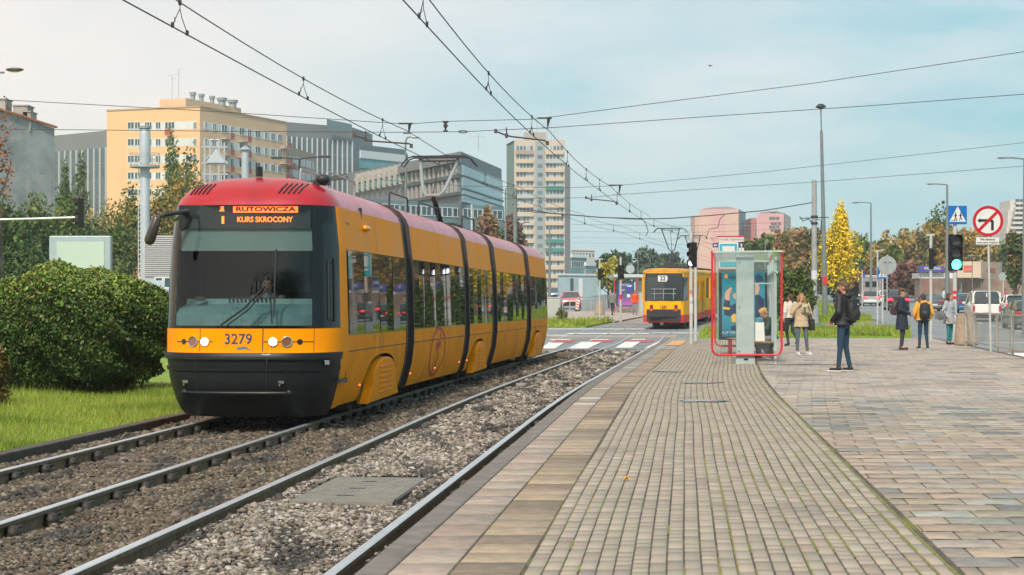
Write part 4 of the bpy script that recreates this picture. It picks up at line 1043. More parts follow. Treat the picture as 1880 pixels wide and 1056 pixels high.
# --- grey cabinet & marker
p=zof(1015.5,98,.05); t=thing('cable_cabinet','pale grey concrete cabinet standing just behind the rear of the tram','cabinet',p); b=MB(); b.box(p.x-.38,p.x+.38,p.y,p.y+.45,p.z,p.z+1.38); b.box(p.x-.42,p.x+.42,p.y-.04,p.y+.49,p.z+1.38,p.z+1.44); b.build('cabinet_body',M('cabinet_grey',(.50,.50,.50),.7,var=.12,vs=4),t,world=True,bev=.015)
b=MB(); b.box(p.x-.30,p.x+.30,p.y-.012,p.y,p.z+.12,p.z+1.28); b.build('cabinet_door',M('cabinet_door_grey',(.44,.45,.45),.6,var=.1),t,world=True,bev=.008)
p=zof(1060,132,.05); t=thing('guide_post','red and white striped marker board in front of the red car','marker',p); b=MB(); b.box(p.x-.14,p.x+.14,p.y,p.y+.04,p.z+.15,p.z+1.05,0)
for k in range(4): zz=p.z+.2+k*.22; b.add([(p.x-.14,p.y-.004,zz+.12),(p.x+.14,p.y-.004,zz),(p.x+.14,p.y-.004,zz+.1),(p.x-.14,p.y-.004,zz+.22)],[(0,1,2,3)],1)
b.box(p.x-.22,p.x+.22,p.y-.12,p.y+.16,p.z,p.z+.15,2); b.build('striped_board',[whitep,redp,rubber],t,world=True)
# --- railings
def railing(pts,h,lab,name='railing',barstep=.12,mat=steel,lev=.2,solid=True,postr=.035):
    p0=pts[0]; t=thing(name,lab,'railing',p0)
    for i in range(len(pts)): 
        b=MB(); q=pts[i]; b.box(q.x-postr,q.x+postr,q.y-postr,q.y+postr,q.z-.02,q.z+h); b.build('post',mat,t,world=True)
    for i in range(len(pts)-1):
        a,c=pts[i],pts[i+1]; b=MB(); b.beam(a+Vector((0,0,h)),c+Vector((0,0,h)),.05,.045); b.build('top_rail',mat,t,world=True)
        if barstep:
            b=MB(); b.beam(a+Vector((0,0,.14)),c+Vector((0,0,.14)),.03,.03); n=int((c-a).length/barstep)
            for k in range(1,n): q=a+(c-a)*k/n; b.cyl(q+Vector((0,0,.14)),q+Vector((0,0,h)),.0035,.0035,4,caps=False)
            b.build('bar_infill',mat,t,world=True)
    return t
zz=[53.0,47.6,44.6,41.2,37.8,34.4,31.0,27.6]; 
railing([Vector((14.62,54.4,.2))]+[Vector((XL(z)-.05+ (0),z,.2)) for z in zz],1.05,'grey metal railing with thin upright bars along the edge of the road',mat=M('railing_paint',(.42,.40,.35),.5,.2,var=.15))
railing([zof(1020+i*13,131+i*1.2,.05) for i in range(7)],1.05,'low grey pedestrian rail in front of the red car',barstep=0)
railing([zof(1085+i*9,150+i*3,.05) for i in range(5)],1.0,'far pedestrian rail behind the concrete bin',barstep=.3)
railing([zof(1560+i*9,190,.05) for i in range(5)],1.0,'green railing on the far side of the road behind the man in black',barstep=.3,mat=M('green_rail',(.1,.25,.15),.6,var=.1))
# --- lamps
def lamp_head(root,c,L,dirx,diry=0,mat=darkmet):
    d=Vector((dirx,diry,0)).normalized(); b=MB(); rot=d.to_track_quat('X','Z').to_matrix()
    b.ell(c,(L/2,L*.20,L*.11),14,8,rot=rot); hd=b.build('lamp_head',mat,root,world=True,smooth=True)
    b=MB(); b.ell(c-Vector((0,0,L*.05)),(L*.38,L*.15,L*.10),12,6,rot=rot); b.build('lamp_glass',M('lamp_glass',(.5,.5,.48),.2,var=0,coat=.5),hd,world=True,smooth=True)
def street_lamp(lab,px,z,ytop,arms,r=.08,r1=.05,lev=.05,mat=greypole,L=.6,name='street_lamp'):
    p=zof(px,z,lev); t=thing(name,lab,'street lamp',p); b=MB(); top=at(px,ytop,z)
    mid=p.z+(top.z-p.z)*.35; b.cyl(p,(p.x,p.y,mid),r*1.25,r*1.15,12); b.cyl((p.x,p.y,mid),top,r,r1,12); b.build('pole',mat,t,world=True,smooth=True)
    for (ax,ay,hx) in arms:
        e=at(ax,ay,z); b=MB(); b.tube([top-Vector((0,0,.1)),top+Vector((0,0,.02)),top+(e-top)*.5+Vector((0,0,.04)),e],r1*.7,8); b.build('arm',mat,t,world=True,smooth=True)
        lamp_head(t,at(hx,ay,z),L,1 if hx>px else -1,0,mat)
    return t
z=108; p=zof(1515,z,.1); t=thing('street_lamp','very tall slim lamp post with a round dome head and a small red plate','street lamp',p); top=at(1507,200,z)
b=MB(); m1=at(1512,420,z); m2=at(1508,240,z); b.tube([p,p+(m1-p)*.5,m1,m2],[.17,.16,.135,.09],12); b.tube([m2,top],.045,8); b.build('pole',greypole,t,world=True,smooth=True)
b=MB(); b.grid([[at(1507,196,z)+Vector((.34*r*math.cos(a),.34*r*math.sin(a),h)) for a in [2*math.pi*i/24 for i in range(25)]] for r,h in ((.02,.19),(.5,.16),(.85,.06),(1,-.02),(.98,-.05),(.5,-.10),(.25,-.16))]); b.build('dome_head',darkmet,t,world=True,smooth=True)
b=MB(); q=at(1515,515,z-.2); b.box(q.x-.13,q.x+.13,q.y,q.y+.02,q.z-.26,q.z+.26); pl=b.build('red_plate',redp,t,world=True); 
street_lamp('street lamp with one short arm to the left, behind the yellow tree',1599,168,373,[(1568,372,1570)],r=.12,r1=.07,L=.7)
street_lamp('tall thick street lamp rising behind the green traffic light',1739,112,340,[(1705,338,1707)],r=.13,r1=.06,L=.45)
street_lamp('street lamp at the right edge of the view with an arm reaching left',1881,72,293,[(1838,290,1838)],r=.10,r1=.05,L=.36)
street_lamp('distant street lamp in front of the pink blocks',1440,240,392,[(1420,390,1420)],r=.13,r1=.07,L=1.0)
street_lamp('second distant street lamp between the pink blocks',1388,250,415,[(1370,415,1370)],r=.13,r1=.07,L=.9)
street_lamp('double armed street lamp rising behind the roof of the yellow tram',550,105,293,[(510,290,508),(592,288,596)],r=.10,r1=.06,lev=0,L=.8,mat=darkmet)
street_lamp('distant lamp post beside the tall tower block',1009,170,420,[(1018,419,1020)],r=.14,r1=.07,lev=0,L=.6)
street_lamp('lamp post left of the tower with a short arm',928,120,347,[(936,346,940)],r=.09,r1=.05,lev=0,L=.5)
street_lamp('distant lamp post among the cars on the right',1800,190,470,[(1782,470,1782)],r=.12,r1=.06,L=.8)
z=40; p=zof(-60,z,-.06); t=thing('street_lamp','street lamp head reaching in at the left edge of the sky','street lamp',p); top=at(-60,150,z); b=MB(); b.cyl(p,top,.09,.06,12); b.tube([top,at(-40,136,z),at(8,133,z)],.025,8); b.build('pole',greypole,t,world=True,smooth=True); lamp_head(t,at(27,128,z),.44,1,0,M('lamp_brown',(.08,.07,.07),.4,var=.1))
z=88; p=zof(745,z,0); t=thing('street_lamp','old lamp with a bulbous head on a thin curved post, behind the tram pantograph','street lamp',p); b=MB(); b.cyl(p,at(745,330,z),.09,.07,12); b.tube([at(745,330,z),at(744.5,262,z),at(747,253,z),at(754,251,z)],.045,8); b.build('pole',greypole,t,world=True,smooth=True); lamp_head(t,at(762,252,z),.52,1,0,steel)
# --- catenary poles
def cat_pole(px,z,ytop,lab,r=.16,m=M('catenary_grey',(.30,.31,.31),.7,var=.2,vs=3)):
    p=zof(px,z,.05); t=thing('catenary_pole',lab,'pole',p); b=MB(); top=at(px,ytop,z); b.cyl(p,p+Vector((0,0,.9)),r*1.5,r*1.5,14); b.cyl(p+Vector((0,0,.9)),top,r,r*.8,14); b.build('pole_shaft',m,t,world=True,smooth=True)
    return t,p,top
t,p,top=cat_pole(1495,95,331,'thick grey overhead line pole with brackets, left of the tall dome lamp',.17)
b=MB()
for y in (398,410): 
    q=at(1495,y,95); b.cyl(q-Vector((0,0,.06)),q+Vector((0,0,.06)),.2,.2,14)
b.beam(at(1470,401,95),at(1522,399,95),.05,.05); b.tube([at(1468,398,95),at(1474,406,95),at(1484,402,95),at(1492,409,95)],.03,6); b.tube([at(1498,402,95),at(1508,405,95),at(1506,430,95),at(1499,455,95),at(1498,520,95)],.025,6); b.build('bracket',darkmet,t,world=True)
b=MB(); q=at(1495,505,95); b.cyl(q-Vector((0,0,.25)),q+Vector((0,0,.25)),.175,.175,14); b.build('sticker',MT['sticker_white'],t,world=True)
t,p,top=cat_pole(946,95,346,'overhead line pole in front of the tall tower block',.13,greypole)
b=MB(); b.beam(at(946,404,95),at(965,404,95),.04,.04); b.tube([at(950,408,95),at(956,414,95),at(963,408,95),at(972,408,95)],.03,6); b.beam(at(940,376,95),at(952,376,95),.05,.05); b.build('bracket',darkmet,t,world=True)
for px,z,yt,lab in ((866,70,375,'short white post behind the roof of the tram'),(1171,150,460,'twin armed far pole beside the second tram'),(1405,130,440,'far pole behind the glass shelter'),(1690,165,505,'far thin post in front of the brown wall'),(1785,175,480,'dark far post left of the sign plate')):
    p=zof(px,z,0); t=thing('post',lab,'post',p); b=MB(); b.cyl(p,at(px,yt,z),.05,.04,8); 
    if px==1171: b.beam(at(1160,462,z),at(1184,462,z),.05,.05)
    b.build('post_shaft',lightpole if px==866 else greypole,t,world=True)
# ================================================================ OVERHEAD WIRES
wirem=M('wire',(.03,.035,.04),.5,.4,var=0)
def Hc_(z): return 3.10+.12*max(0,min(1,(z-40)/12))+.60*max(0,min(1,(z-52)/38))
def cwire(z,line,dh=0): 
    zig=-.10 if line else -.06
    p=PT(z,zig,0,line); return Vector((p.x,p.y,HC+Hc_(z)+dh))
def wire(lab,pts,r=.008,cat='wire',name='overhead_wire',group=None):
    t=MB(); t.tube(pts,r,5); o=t.build(name,wirem); tag(o,lab,cat,group); return o
zs=fr_(2,52,2)+fr_(54,190,4)
def mess(z): # messenger hangs between supports at 34, 52, 95
    sup=[-10,16,34,52,74,95,120,150,190]
    for a,c in zip(sup,sup[1:]):
        if z<=c: t=(z-a)/(c-a); return .30+.10*(abs(2*t-1)**2)-.02
    return .3
for line,nm in ((0,'over the platform track'),(1,'over the track of the yellow tram')):
    wire('straight black contact wire '+nm,[cwire(z,line) for z in zs],.0085)
    wire('upper carrier wire '+nm,[cwire(z,line,mess(z)) for z in zs],.008)
def dropper(z,line,lab):
    t=thing('wire_dropper',lab,'wire hanger',cwire(z,line,0),group='hangers between the carrier and contact wires')
    a=cwire(z,line,mess(z)); b=MB(); l=cwire(z-.28,line,.02); r=cwire(z+.28,line,.02)
    if z<60:
        b.tube([a,a-Vector((0,0,.07)),(a+l)/2+Vector((.015,0,0)),l],.005,4); b.tube([a,a-Vector((0,0,.07)),(a+r)/2+Vector((-.02,0,0)),r],.005,4)
        for q in (a,l,r): b.obox(q,(.014,0,0),(0,.03,0),(0,0,.028))
        b.tube([l+Vector((.02,0,.09)),l+Vector((.03,0,.05)),l+Vector((.01,0,.02))],.006,4)
    else: b.tube([a,cwire(z,line,0)],.012,4); b.obox(cwire(z,line,.0),(.03,0,0),(0,.05,0),(0,0,.04))
    b.build('hanger_loop',darkmet,t,world=True)
for line in (0,1):
    for z in ((18.6,24.8,31,38,43,47.5,55,62,70,80,90,101) if line==0 else (19.2,25.4,31.6,39,45,51,58,66,76,88,100)):
        dropper(z,line,'short looped hanger between the carrier wire and the contact wire '+('over the platform track' if line==0 else 'over the tram'))
# span wires
def span(z,pts,lab,r=.007): 
    q=[at(px,py,z) for px,py in pts]; return wire(lab,q,r,'wire','span_wire')
span(34,[(-300,160),(0,183),(400,205),(745,228),(818,223),(980,219),(1200,190),(1500,152),(1880,95),(2300,28)],'upper cross span wire running from the left edge up to the right edge')
span(33.6,[(-300,225),(0,237),(400,241),(730,243),(850,242),(1020,234),(1300,214),(1600,194),(1880,173),(2300,142)],'lower cross span wire just below the highest one')
span(52,[(700,330),(860,342),(1045,345),(1132,341),(1400,316),(1880,262),(2300,215)],'second upper cross span wire further down the street')
span(51.5,[(800,366),(1080,363),(1140,357),(1500,334),(1880,305),(2300,275)],'second lower cross span wire further down the street')
span(95,[(946,382),(1010,391),(1100,399),(1190,402),(1230,401),(1300,396),(1400,387),(1480,374),(1495,371)],'thick sagging far span between the two overhead line poles',.03)
span(94.6,[(960,388),(1060,396),(1150,402),(1180,403),(1186,412),(1190,425),(1186,432)],'looped feeder cable hanging from the far span',.022)
span(94.6,[(1330,395),(1322,402),(1318,418),(1302,421),(1296,440)],'short feeder cable hanging above the second tram',.02)
for i,(z,y0,y1) in enumerate(((140,412,408),(170,425,420),(200,436,431),(230,446,441))): span(z,[(1050,y0),(1250,y0+3),(1450,y1)],['highest','second','third','lowest'][i]+' of the faint distant wires between the tower and the pink blocks',.012)
for i,(z,y0,y1) in enumerate(((200,512,476),)): pass
def pulloff(pts_px,z,lab,dbl=False):
    q=[at(*p_,z) for p_ in pts_px]; t=thing('pull_off_arm',lab,'wire bracket',q[0]); b=MB(); b.tube(q,.016,6); b.cyl(q[1]-Vector((0,0,.05)),q[1]+Vector((0,0,.16)),.014,.014,6)
    for p_ in (q[0],q[1],q[-1]): b.obox(p_,(.03,0,0),(0,.03,0),(0,0,.04))
    b.build('insulated_arm',M('arm_brown',(.07,.05,.045),.6,.2,var=.2),t,world=True)
pulloff([(651,249),(671,255),(679,259),(752,264),(755,268)],33.4,'slanting pull off arm left of the pantograph, under the lower span wire')
pulloff([(910,241),(930,249),(940,251),(1000,258),(1005,263)],33.4,'slanting pull off arm in front of the tall tower')
pulloff([(1076,363),(1086,367),(1090,366),(1128,370),(1132,374)],51.2,'small pull off arm further down over the platform track')
def clampset(px,py,z,lab):
    c=at(px,py,z); t=thing('wire_clamp',lab,'wire clamp',c); s_=z/34; b=MB(); b.beam(at(px-13,py-1,z),at(px+13,py-1,z),.035,.03); b.cyl(c+Vector((.08*s_,0,0)),c+Vector((.06*s_,0,-.17*s_)),.035,.012,8); b.beam(at(px-5,py+17,z),at(px+9,py+17,z),.02,.02); b.build('clamp_body',darkmet,t,world=True)
clampset(745,228,34,'dark clamp on the upper span wire above the tram wires'); clampset(1000,218,34,'dark clamp where the upper span wire meets the platform track wires'); clampset(1131,341,52,'small clamp on the second upper span wire')
c=at(818,232,34); t=thing('insulator','brown spool insulator hanging between the two span wires','insulator',c); b=MB(); 
for dy,r_ in ((-8,.06),(-4,.03),(-1,.05),(2,.03),(6,.02),(9,.05)): q=at(818,232+dy,34); b.cyl(q-Vector((0,0,.016)),q+Vector((0,0,.016)),r_,r_,10)
b.cyl(at(818,224,34),at(818,242,34),.015,.015,8); b.build('spool',MT['arm_brown'],t,world=True)
b=MB(); a=[at(850+8*math.cos(t_),242+2.2*math.sin(t_),33.5) for t_ in [2*math.pi*i/20 for i in range(20)]]; b.tube(a,.009,5,closed=True); o=b.build('wire_link',wirem); tag(o,'flat oval link in the lower span wire','wire link')
c=at(1304,121,60); b=MB(); b.ell(c,(.045,.05,.025),8,6); b.add([c,c+Vector((-.10,0,.05)),c+Vector((-.06,.04,.01)),c+Vector((.10,0,.05)),c+Vector((.06,.04,.01))],[(0,1,2),(0,3,4)]); o=b.build('bird',blackp); tag(o,'tiny dark bird flying in the open sky','bird')
# ================================================================ TRAM SHELTER
z0=37.8; z1=46.0
fp=lambda px,py,z:at(px,py,z)
xl0,xr0=(1307.5-940)*z0/F,(1435-940)*z0/F; top0=HC+(YH-463)*z0/F; bot0=HC+(YH-652)*z0/F
dx=slope(42)*(z1-z0); xl1,xr1=xl0+dx,xr0+dx
shelter=thing('tram_shelter','glass tram stop shelter with red tube end frames and a grey central pillar','shelter',((xl0+xr0)/2,z0,.2))
def SP(name,b,m,parent=None,**k): return b.build(name,m,parent or shelter,world=True,**k)
def rframe(xl,xr,y,zb,zt,r,open_top=True):
    rr_=.16; pts=[]
    pts.append(Vector((xl,y,zt)))
    for k in range(7): a=math.pi+math.pi/2*k/6; pts.append(Vector((xl+rr_+rr_*math.cos(a),y,zb+rr_+rr_*math.sin(a))))
    for k in range(7): a=-math.pi/2+math.pi/2*k/6; pts.append(Vector((xr-rr_+rr_*math.cos(a),y,zb+rr_+rr_*math.sin(a))))
    pts.append(Vector((xr,y,zt))); b=MB(); b.tube(pts,r,10); return b
SP('red_frame',rframe(xl0,xr0,z0,bot0,top0+.03,.026),redp,smooth=True); SP('red_frame',rframe(xl1,xr1-.05,z1,bot0,top0,.024),redp,smooth=True)
gpan=glassmat('shelter_glass',(.95,.985,.98),.0,.02,body=.015,bodycol=(.55,.68,.68)); 
b=MB(); b.grid([[(xl0+.03,z0+.02,bot0+.05),(xr0-.03,z0+.02,bot0+.05)],[(xl0+.03,z0+.02,top0-.12),(xr0-.03,z0+.02,top0-.12)]]); SP('end_glass',b,gpan)
b=MB(); b.grid([[(xl0,z0-.15,top0-.02),((xl0+xr0)/2,z0-.15,top0+.03),(xr0,z0-.15,top0)],[(xl1,z1+.2,top0-.02),((xl1+xr1)/2,z1+.2,top0+.03),(xr1,z1+.2,top0)]]); 
SP('roof_glass',b,glassmat('roof_glass',(.95,.985,.985),.0,.05,body=.05,bodycol=(.45,.62,.62)))
b=MB(); b.grid([[(xl0+.03,z0-.12,top0-.46),(xr0-.03,z0-.12,top0-.46)],[(xl0+.03,z0-.12,top0-.03),(xr0-.03,z0-.12,top0-.03)]]); SP('fascia_glass',b,glassmat('fascia_glass',(.93,.98,.98),.0,.05,body=.12,bodycol=(.6,.75,.75)))
b=MB(); b.beam((xl0,z0-.1,top0),(xr0,z0-.1,top0+.02),.05,.035); b.beam((xl1,z1+.1,top0),(xr1,z1+.1,top0),.05,.035); b.beam((xr0-.1,z0,top0-.45),(xr1-.1,z1,top0-.45),.04,.05); SP('roof_edge',b,M('pale_aluminium',(.48,.60,.60),.4,.2,var=.08))
pil=M('shelter_pillar',(.40,.46,.45),.6,var=.10,vs=3)
pxl,pxr=(1352.5-940)*z0/F,(1385-940)*z0/F
b=MB(); b.box(pxl,pxr,z0+.05,z0+.13,.16+.1,top0-.08); pp=SP('pillar',b,pil,bev=.01)
b=MB(); b.box(pxl-.02,pxr+.02,z0+.04,z0+.6,.19,.36); SP('foot',b,pil,bev=.01); b=MB(); q=at(1372,660.5,z0-.16); b.box(q.x-.05,q.x+.05,z0+.034,z0+.039,q.z-.02,q.z+.02); SP('slot',b,blackp)
b=MB()
for py in (482,565,645):
    for px in (1357,1386): q=at(px,py,z0+.05); b.cyl(q,q-Vector((0,.015,0)),.014,.014,8)
SP('bolt',b,darkmet,pp)
for k in range(4):
    b=MB(); t_=k/3; x=xr0+(xr1-xr0)*t_-.12; y=z0+.15+(z1-z0-.3)*t_; b.box(x-.03,x+.03,y-.03,y+.03,.2,top0-.1); SP('wall_post',b,pil)
b=MB()
for k in range(3):
    t0,t1=k/3+.01,(k+1)/3-.01; a=Vector((xr0+(xr1-xr0)*t0-.12,z0+.15+(z1-z0-.3)*t0,0)); c=Vector((xr0+(xr1-xr0)*t1-.12,z0+.15+(z1-z0-.3)*t1,0))
    b.grid([[a+Vector((0,0,.5)),c+Vector((0,0,.5))],[a+Vector((0,0,top0-.5)),c+Vector((0,0,top0-.5))]])
SP('back_glass',b,gpan)
b=MB(); q0=at(1386,520.5,z0+.3); q1=at(1424,520.5,z0+.3); b.beam(q0,q1,.03,.03); b.beam((xr0-.13,z0+.1,.5),(xr1-.13,z1-.1,.5),.04,.05); b.beam((xr0-.13,z0+.1,top0-.42),(xr1-.13,z1-.1,top0-.42),.04,.05); SP('cross_rail',b,MT['pale_aluminium'])
# bench
bx0=(1384-940)*40.5/F; bx1=(1413-940)*40.5/F; 
b=MB()
for k in range(5): b.box(bx0-.12+k*.10,bx0-.03+k*.10,39.6,44.6,.62,.655)
bench=SP('bench_seat',b,woodm,bev=.005)
b=MB()
for y in (39.9,44.2): b.add([(bx0+.05,y,.62),(bx1+.05,y,.62),(bx1+.05,y,.30),(bx1-.1,y,.25),(bx0+.05,y,.55)],[(0,1,2,3,4)]); b.beam((bx1,y,.21),(bx1,y,.6),.12,.06)
SP('bench_bracket',b,M('bracket_grey',(.18,.20,.21),.6,var=.1),bench)
# poster case
zp=45.0; A=at(1320,494,zp); B=at(1409,624,zp)
b=MB(); b.box(A.x,B.x,zp,zp+.12,B.z,A.z); case=SP('poster_case',b,M('poster_frame',(.02,.03,.035),.4,var=.1),bev=.01)
b=MB(); A2=at(1325.5,500.5,zp-.005);B2=at(1404,618,zp-.005); b.box(A2.x,B2.x,zp-.006,zp-.004,B2.z,A2.z)
pm_=bpy.data.materials.new('poster_print'); pm_.use_nodes=True; N_,L_=nt(pm_); bs=N_['Principled BSDF']; bs.inputs['Roughness'].default_value=.3
tcn=N_.new('ShaderNodeTexCoord'); spn=N_.new('ShaderNodeSeparateXYZ'); L_.new(tcn.outputs['Generated'],spn.inputs[0]); rp=N_.new('ShaderNodeValToRGB'); rp.color_ramp.elements[0].color=(.02,.16,.27,1); rp.color_ramp.elements[1].color=(.006,.17,.23,1); e=rp.color_ramp.elements.new(.45); e.color=(.05,.30,.42,1)
L_.new(spn.outputs[2],rp.inputs[0]); L_.new(rp.outputs[0],bs.inputs['Base Color']); post=SP('poster',b,pm_,case)
def px_poly(lst,z): return [at(x,y,z) for x,y in lst]
def flat(name,lst,mat,parent,z=zp-.012):
    v=px_poly(lst,z); b=MB(); b.add(v,[tuple(range(len(v)))]); return b.build(name,mat,parent,world=True)
skin_=M('print_skin',(.62,.33,.24),.5,var=.1,vs=20); navy=M('print_navy',(.01,.03,.08),.5,var=.2,vs=20); yell=M('print_yellow',(.72,.42,.05),.5,var=.1); orng=M('print_orange',(.75,.22,.04),.5,var=0)
flat('printed_shape',[(1331,503),(1336,504),(1336,511),(1330,511)],orng,post); text('poster_text','vec',.20,M('print_dark',(.02,.05,.07),.5,var=0),post,at(1346,508.5,zp-.012),(R(90),0,0),.0005,bold=.004)
flat('printed_shape',[(1330,548),(1331,538),(1336,531),(1343,527),(1344,530),(1340,540),(1339,552),(1333,551)],skin_,post); flat('printed_shape',[(1345,541),(1352,537),(1353,550),(1347,548)],skin_,post)
flat('printed_shape',[(1328,560),(1331,549),(1340,552),(1341,562),(1352,556),(1353,575),(1342,582),(1330,578)],navy,post,zp-.011); flat('printed_shape',[(1327,563),(1340,565),(1340,569),(1328,568)],yell,post,zp-.014); flat('printed_shape',[(1342,580),(1348,576),(1353,578),(1353,591),(1344,592)],yell,post,zp-.014)
flat('printed_shape',[(1341,600),(1352,596),(1353,606),(1343,607)],navy,post,zp-.011); text('poster_text','KUP TERAZ',.09,sg_white,post,at(1342,611,zp-.014),(R(90),0,0),.0004)
flat('printed_shape',[(1386,508),(1393,503),(1400,508),(1403,516),(1396,517),(1388,520)],navy,post); flat('printed_shape',[(1386,520),(1392,519),(1395,530),(1391,541),(1386,541)],skin_,post,zp-.011); flat('printed_shape',[(1386,543),(1394,541),(1403,550),(1403,582),(1386,582)],navy,post,zp-.011)
b=MB(); q=at(1341,624,zp); b.box(q.x-.05,q.x+.05,zp+.02,zp+.08,.2,q.z+.02); SP('case_leg',b,M('leg_red',(.3,.02,.03),.5,var=.05),case)
# stop sign board above the shelter
zs_=50; stop=thing('stop_sign_board','tall tram stop board with teal framed panel and blue arrow plates, behind the shelter','stop sign',zof(1338,zs_,.2))
b=MB(); 
for px in (1319,1357): q=zof(px,zs_,.2); b.cyl(q,(q.x,q.y,at(0,440,zs_).z),.035,.035,10)
b.build('post',steel,stop,world=True)
def plate(px0,py0,px1,py1,mat,name,z,parent=stop,th=.02):
    a=at(px0,py0,z); c=at(px1,py1,z); b=MB(); b.box(a.x,c.x,z,z+th,c.z,a.z); return b.build(name,mat,parent,world=True)
plate(1317,433,1366,444,sg_white,'header_board',zs_-.06); plate(1316,433,1366,435,M('trim_red',(.5,.04,.06),.5,var=0),'red_trim',zs_-.075); text('header_text','PRZYSTANEK TRAMWAJOWY',.09,M('trim_red'),stop,at(1342,440,zs_-.07),(R(90),0,0),.0004)
plate(1320,445,1355,491,sg_white,'map_case',zs_-.05); plate(1322,448,1353,489,teal,'teal_panel',zs_-.075); plate(1326,452,1349,472,sg_white,'timetable',zs_-.095); plate(1326,476,1349,480,sg_white,'timetable_strip',zs_-.095)
for px0,px1,lr,tx_ in ((1308.5,1318,1,'24'),(1356.5,1366,0,'1')):
    o=plate(px0,446.5,px1,454.5,M('sign_navy',(.01,.04,.16),.5,var=0),'arrow_plate',zs_-.06); c=at((px0+px1)/2,450.5,zs_-.066); s_=.055; b=MB()
    pts=[(-1,0),(-.2,.8),(-.2,.3),(1,.3),(1,-.3),(-.2,-.3),(-.2,-.8)] 
    if not lr: pts=[(-y,-x) for x,y in pts]
    b.add([c+Vector((x*s_,0,y*s_)) for x,y in pts],[tuple(range(7))]); b.build('arrow',sg_white,o,world=True)
    o2=plate(px0,455,px1,462,sg_white,'number_plate',zs_-.06); text('line_number',tx_,.12,M('trim_red') if lr else sg_black,o2,at((px0+px1)/2,458.5,zs_-.066),(R(90),0,0),.0004)
# carrier bag on the bench
q=at(1403,620,40.6); t=thing('carrier_bag','white paper carrier bag standing on the shelter bench','bag',(at(1396,0,40.4).x,40.4,.655))
A=at(1386.5,592,40.35);B=at(1403.5,621,40.35); b=MB(); hx=(B.x-A.x)/2; cx=(A.x+B.x)/2; zb=.658; zt=A.z
b.add([(cx-hx,40.3,zb),(cx+hx,40.3,zb),(cx+hx,40.5,zb),(cx-hx,40.5,zb),(cx-hx*.95,40.33,zt),(cx+hx*.88,40.33,zt),(cx+hx*.88,40.47,zt),(cx-hx*.95,40.47,zt)],[(0,3,2,1),(0,1,5,4),(1,2,6,5),(2,3,7,6),(3,0,4,7)]); b.build('paper_body',M('paper_white',(.75,.74,.73),.8,var=.06),t,world=True)
b=MB(); b.tube([(cx-.06,40.33,zt-.02),(cx-.05,40.33,zt+.09),(cx+.05,40.33,zt+.09),(cx+.06,40.33,zt-.02)],.006,6); b.build('handle',M('paper_cord',(.55,.5,.45),.8,var=0),t,world=True)
# far shelter with purple poster
z=126; A=at(1127,509,z); B=at(1182,570,z); sh2=thing('tram_shelter','far red framed shelter with a purple and blue poster beside the second tram','shelter',zof(1155,z,.05))
def S2(name,b,m,parent=None,**k): return b.build(name,m,parent or sh2,world=True,**k)
b=MB(); g_=gh(z)+.05
for px in (1128,1168): q=at(px,0,z); b.cyl((q.x,z,g_),(q.x,z,A.z),.05,.05,8); b.cyl((q.x,z+.01,A.z),(q.x+1.2,z+9,A.z),.05,.05,8)
b.beam((A.x,z,B.z+.1),(at(1168,0,z).x,z,B.z+.1),.07,.07); S2('red_frame',b,M('faded_red',(.45,.06,.07),.5,var=.1))
b=MB(); b.box(A.x,at(1181,0,z).x,z-.1,z+7,A.z-.0,A.z+.22); S2('roof',b,MT['pale_aluminium'])
b=MB(); a_=at(1169,515,z+1); c_=at(1182,575,z+1); b.box(a_.x,c_.x,z+1,z+1.1,c_.z,a_.z); S2('side_panel',b,pil)
a_=at(1131.5,516,z-.1); c_=at(1164,563,z-.1); b=MB(); b.box(a_.x,c_.x,z-.12,z,c_.z,a_.z); pc=S2('poster_case',b,MT['poster_frame'])
pm2=bpy.data.materials.new('poster_print_purple'); pm2.use_nodes=True; N_,L_=nt(pm2); tcn=N_.new('ShaderNodeTexCoord'); spn=N_.new('ShaderNodeSeparateXYZ'); L_.new(tcn.outputs['Generated'],spn.inputs[0]); rp=N_.new('ShaderNodeValToRGB'); rp.color_ramp.elements[0].color=(.38,.10,.38,1); rp.color_ramp.elements[1].color=(.02,.06,.20,1); e=rp.color_ramp.elements.new(.5); e.color=(.06,.05,.28,1); L_.new(spn.outputs[2],rp.inputs[0]); L_.new(rp.outputs[0],N_['Principled BSDF'].inputs['Base Color'])
a_=at(1134,518.5,z-.13); c_=at(1162,561,z-.13); b=MB(); b.box(a_.x,c_.x,z-.132,z-.128,c_.z,a_.z); ps=S2('poster',b,pm2,pc)
for lst,mt_ in (([(1146,534),(1150,531),(1150,545),(1145,546)],M('print_green',(.05,.12,.10),.5,var=0)),([(1151,540),(1157,540),(1157,546),(1151,546)],sg_white),([(1140,532),(1147,531),(1147,533),(1141,534)],skin_),([(1150,526),(1161,523),(1158,527)],sg_white)): flat('printed_shape',lst,mt_,ps,z-.14)
text('poster_text','FASTER',.22,sg_white,ps,at(1147,523.5,z-.14),(R(90),0,0),.0005)
# left light box behind the hedge
z=37; A=at(90,433,z);B=at(203,505,z); lb=thing('light_box','pale blank advertising light box with a grey frame behind the hedge','advertising box',(at(146,0,z).x,z,-.06))
b=MB(); b.box(A.x,B.x,z,z+.18,.55,A.z); fr2=b.build('box_frame',M('lightbox_frame',(.36,.46,.50),.5,.1,var=.1),lb,world=True,bev=.02)
b=MB(); a_=at(104,444,z-.01); c_=at(191,500,z-.01); b.box(a_.x,c_.x,z-.012,z-.008,.7,a_.z); b.build('blank_panel',M('blank_panel',(.50,.62,.56),.3,var=.06,vs=1),fr2,world=True)
for x in (A.x+.15,B.x-.15): b=MB(); b.box(x-.06,x+.06,z+.04,z+.14,-.1,.56); b.build('leg',MT['lightbox_frame'],lb,world=True)
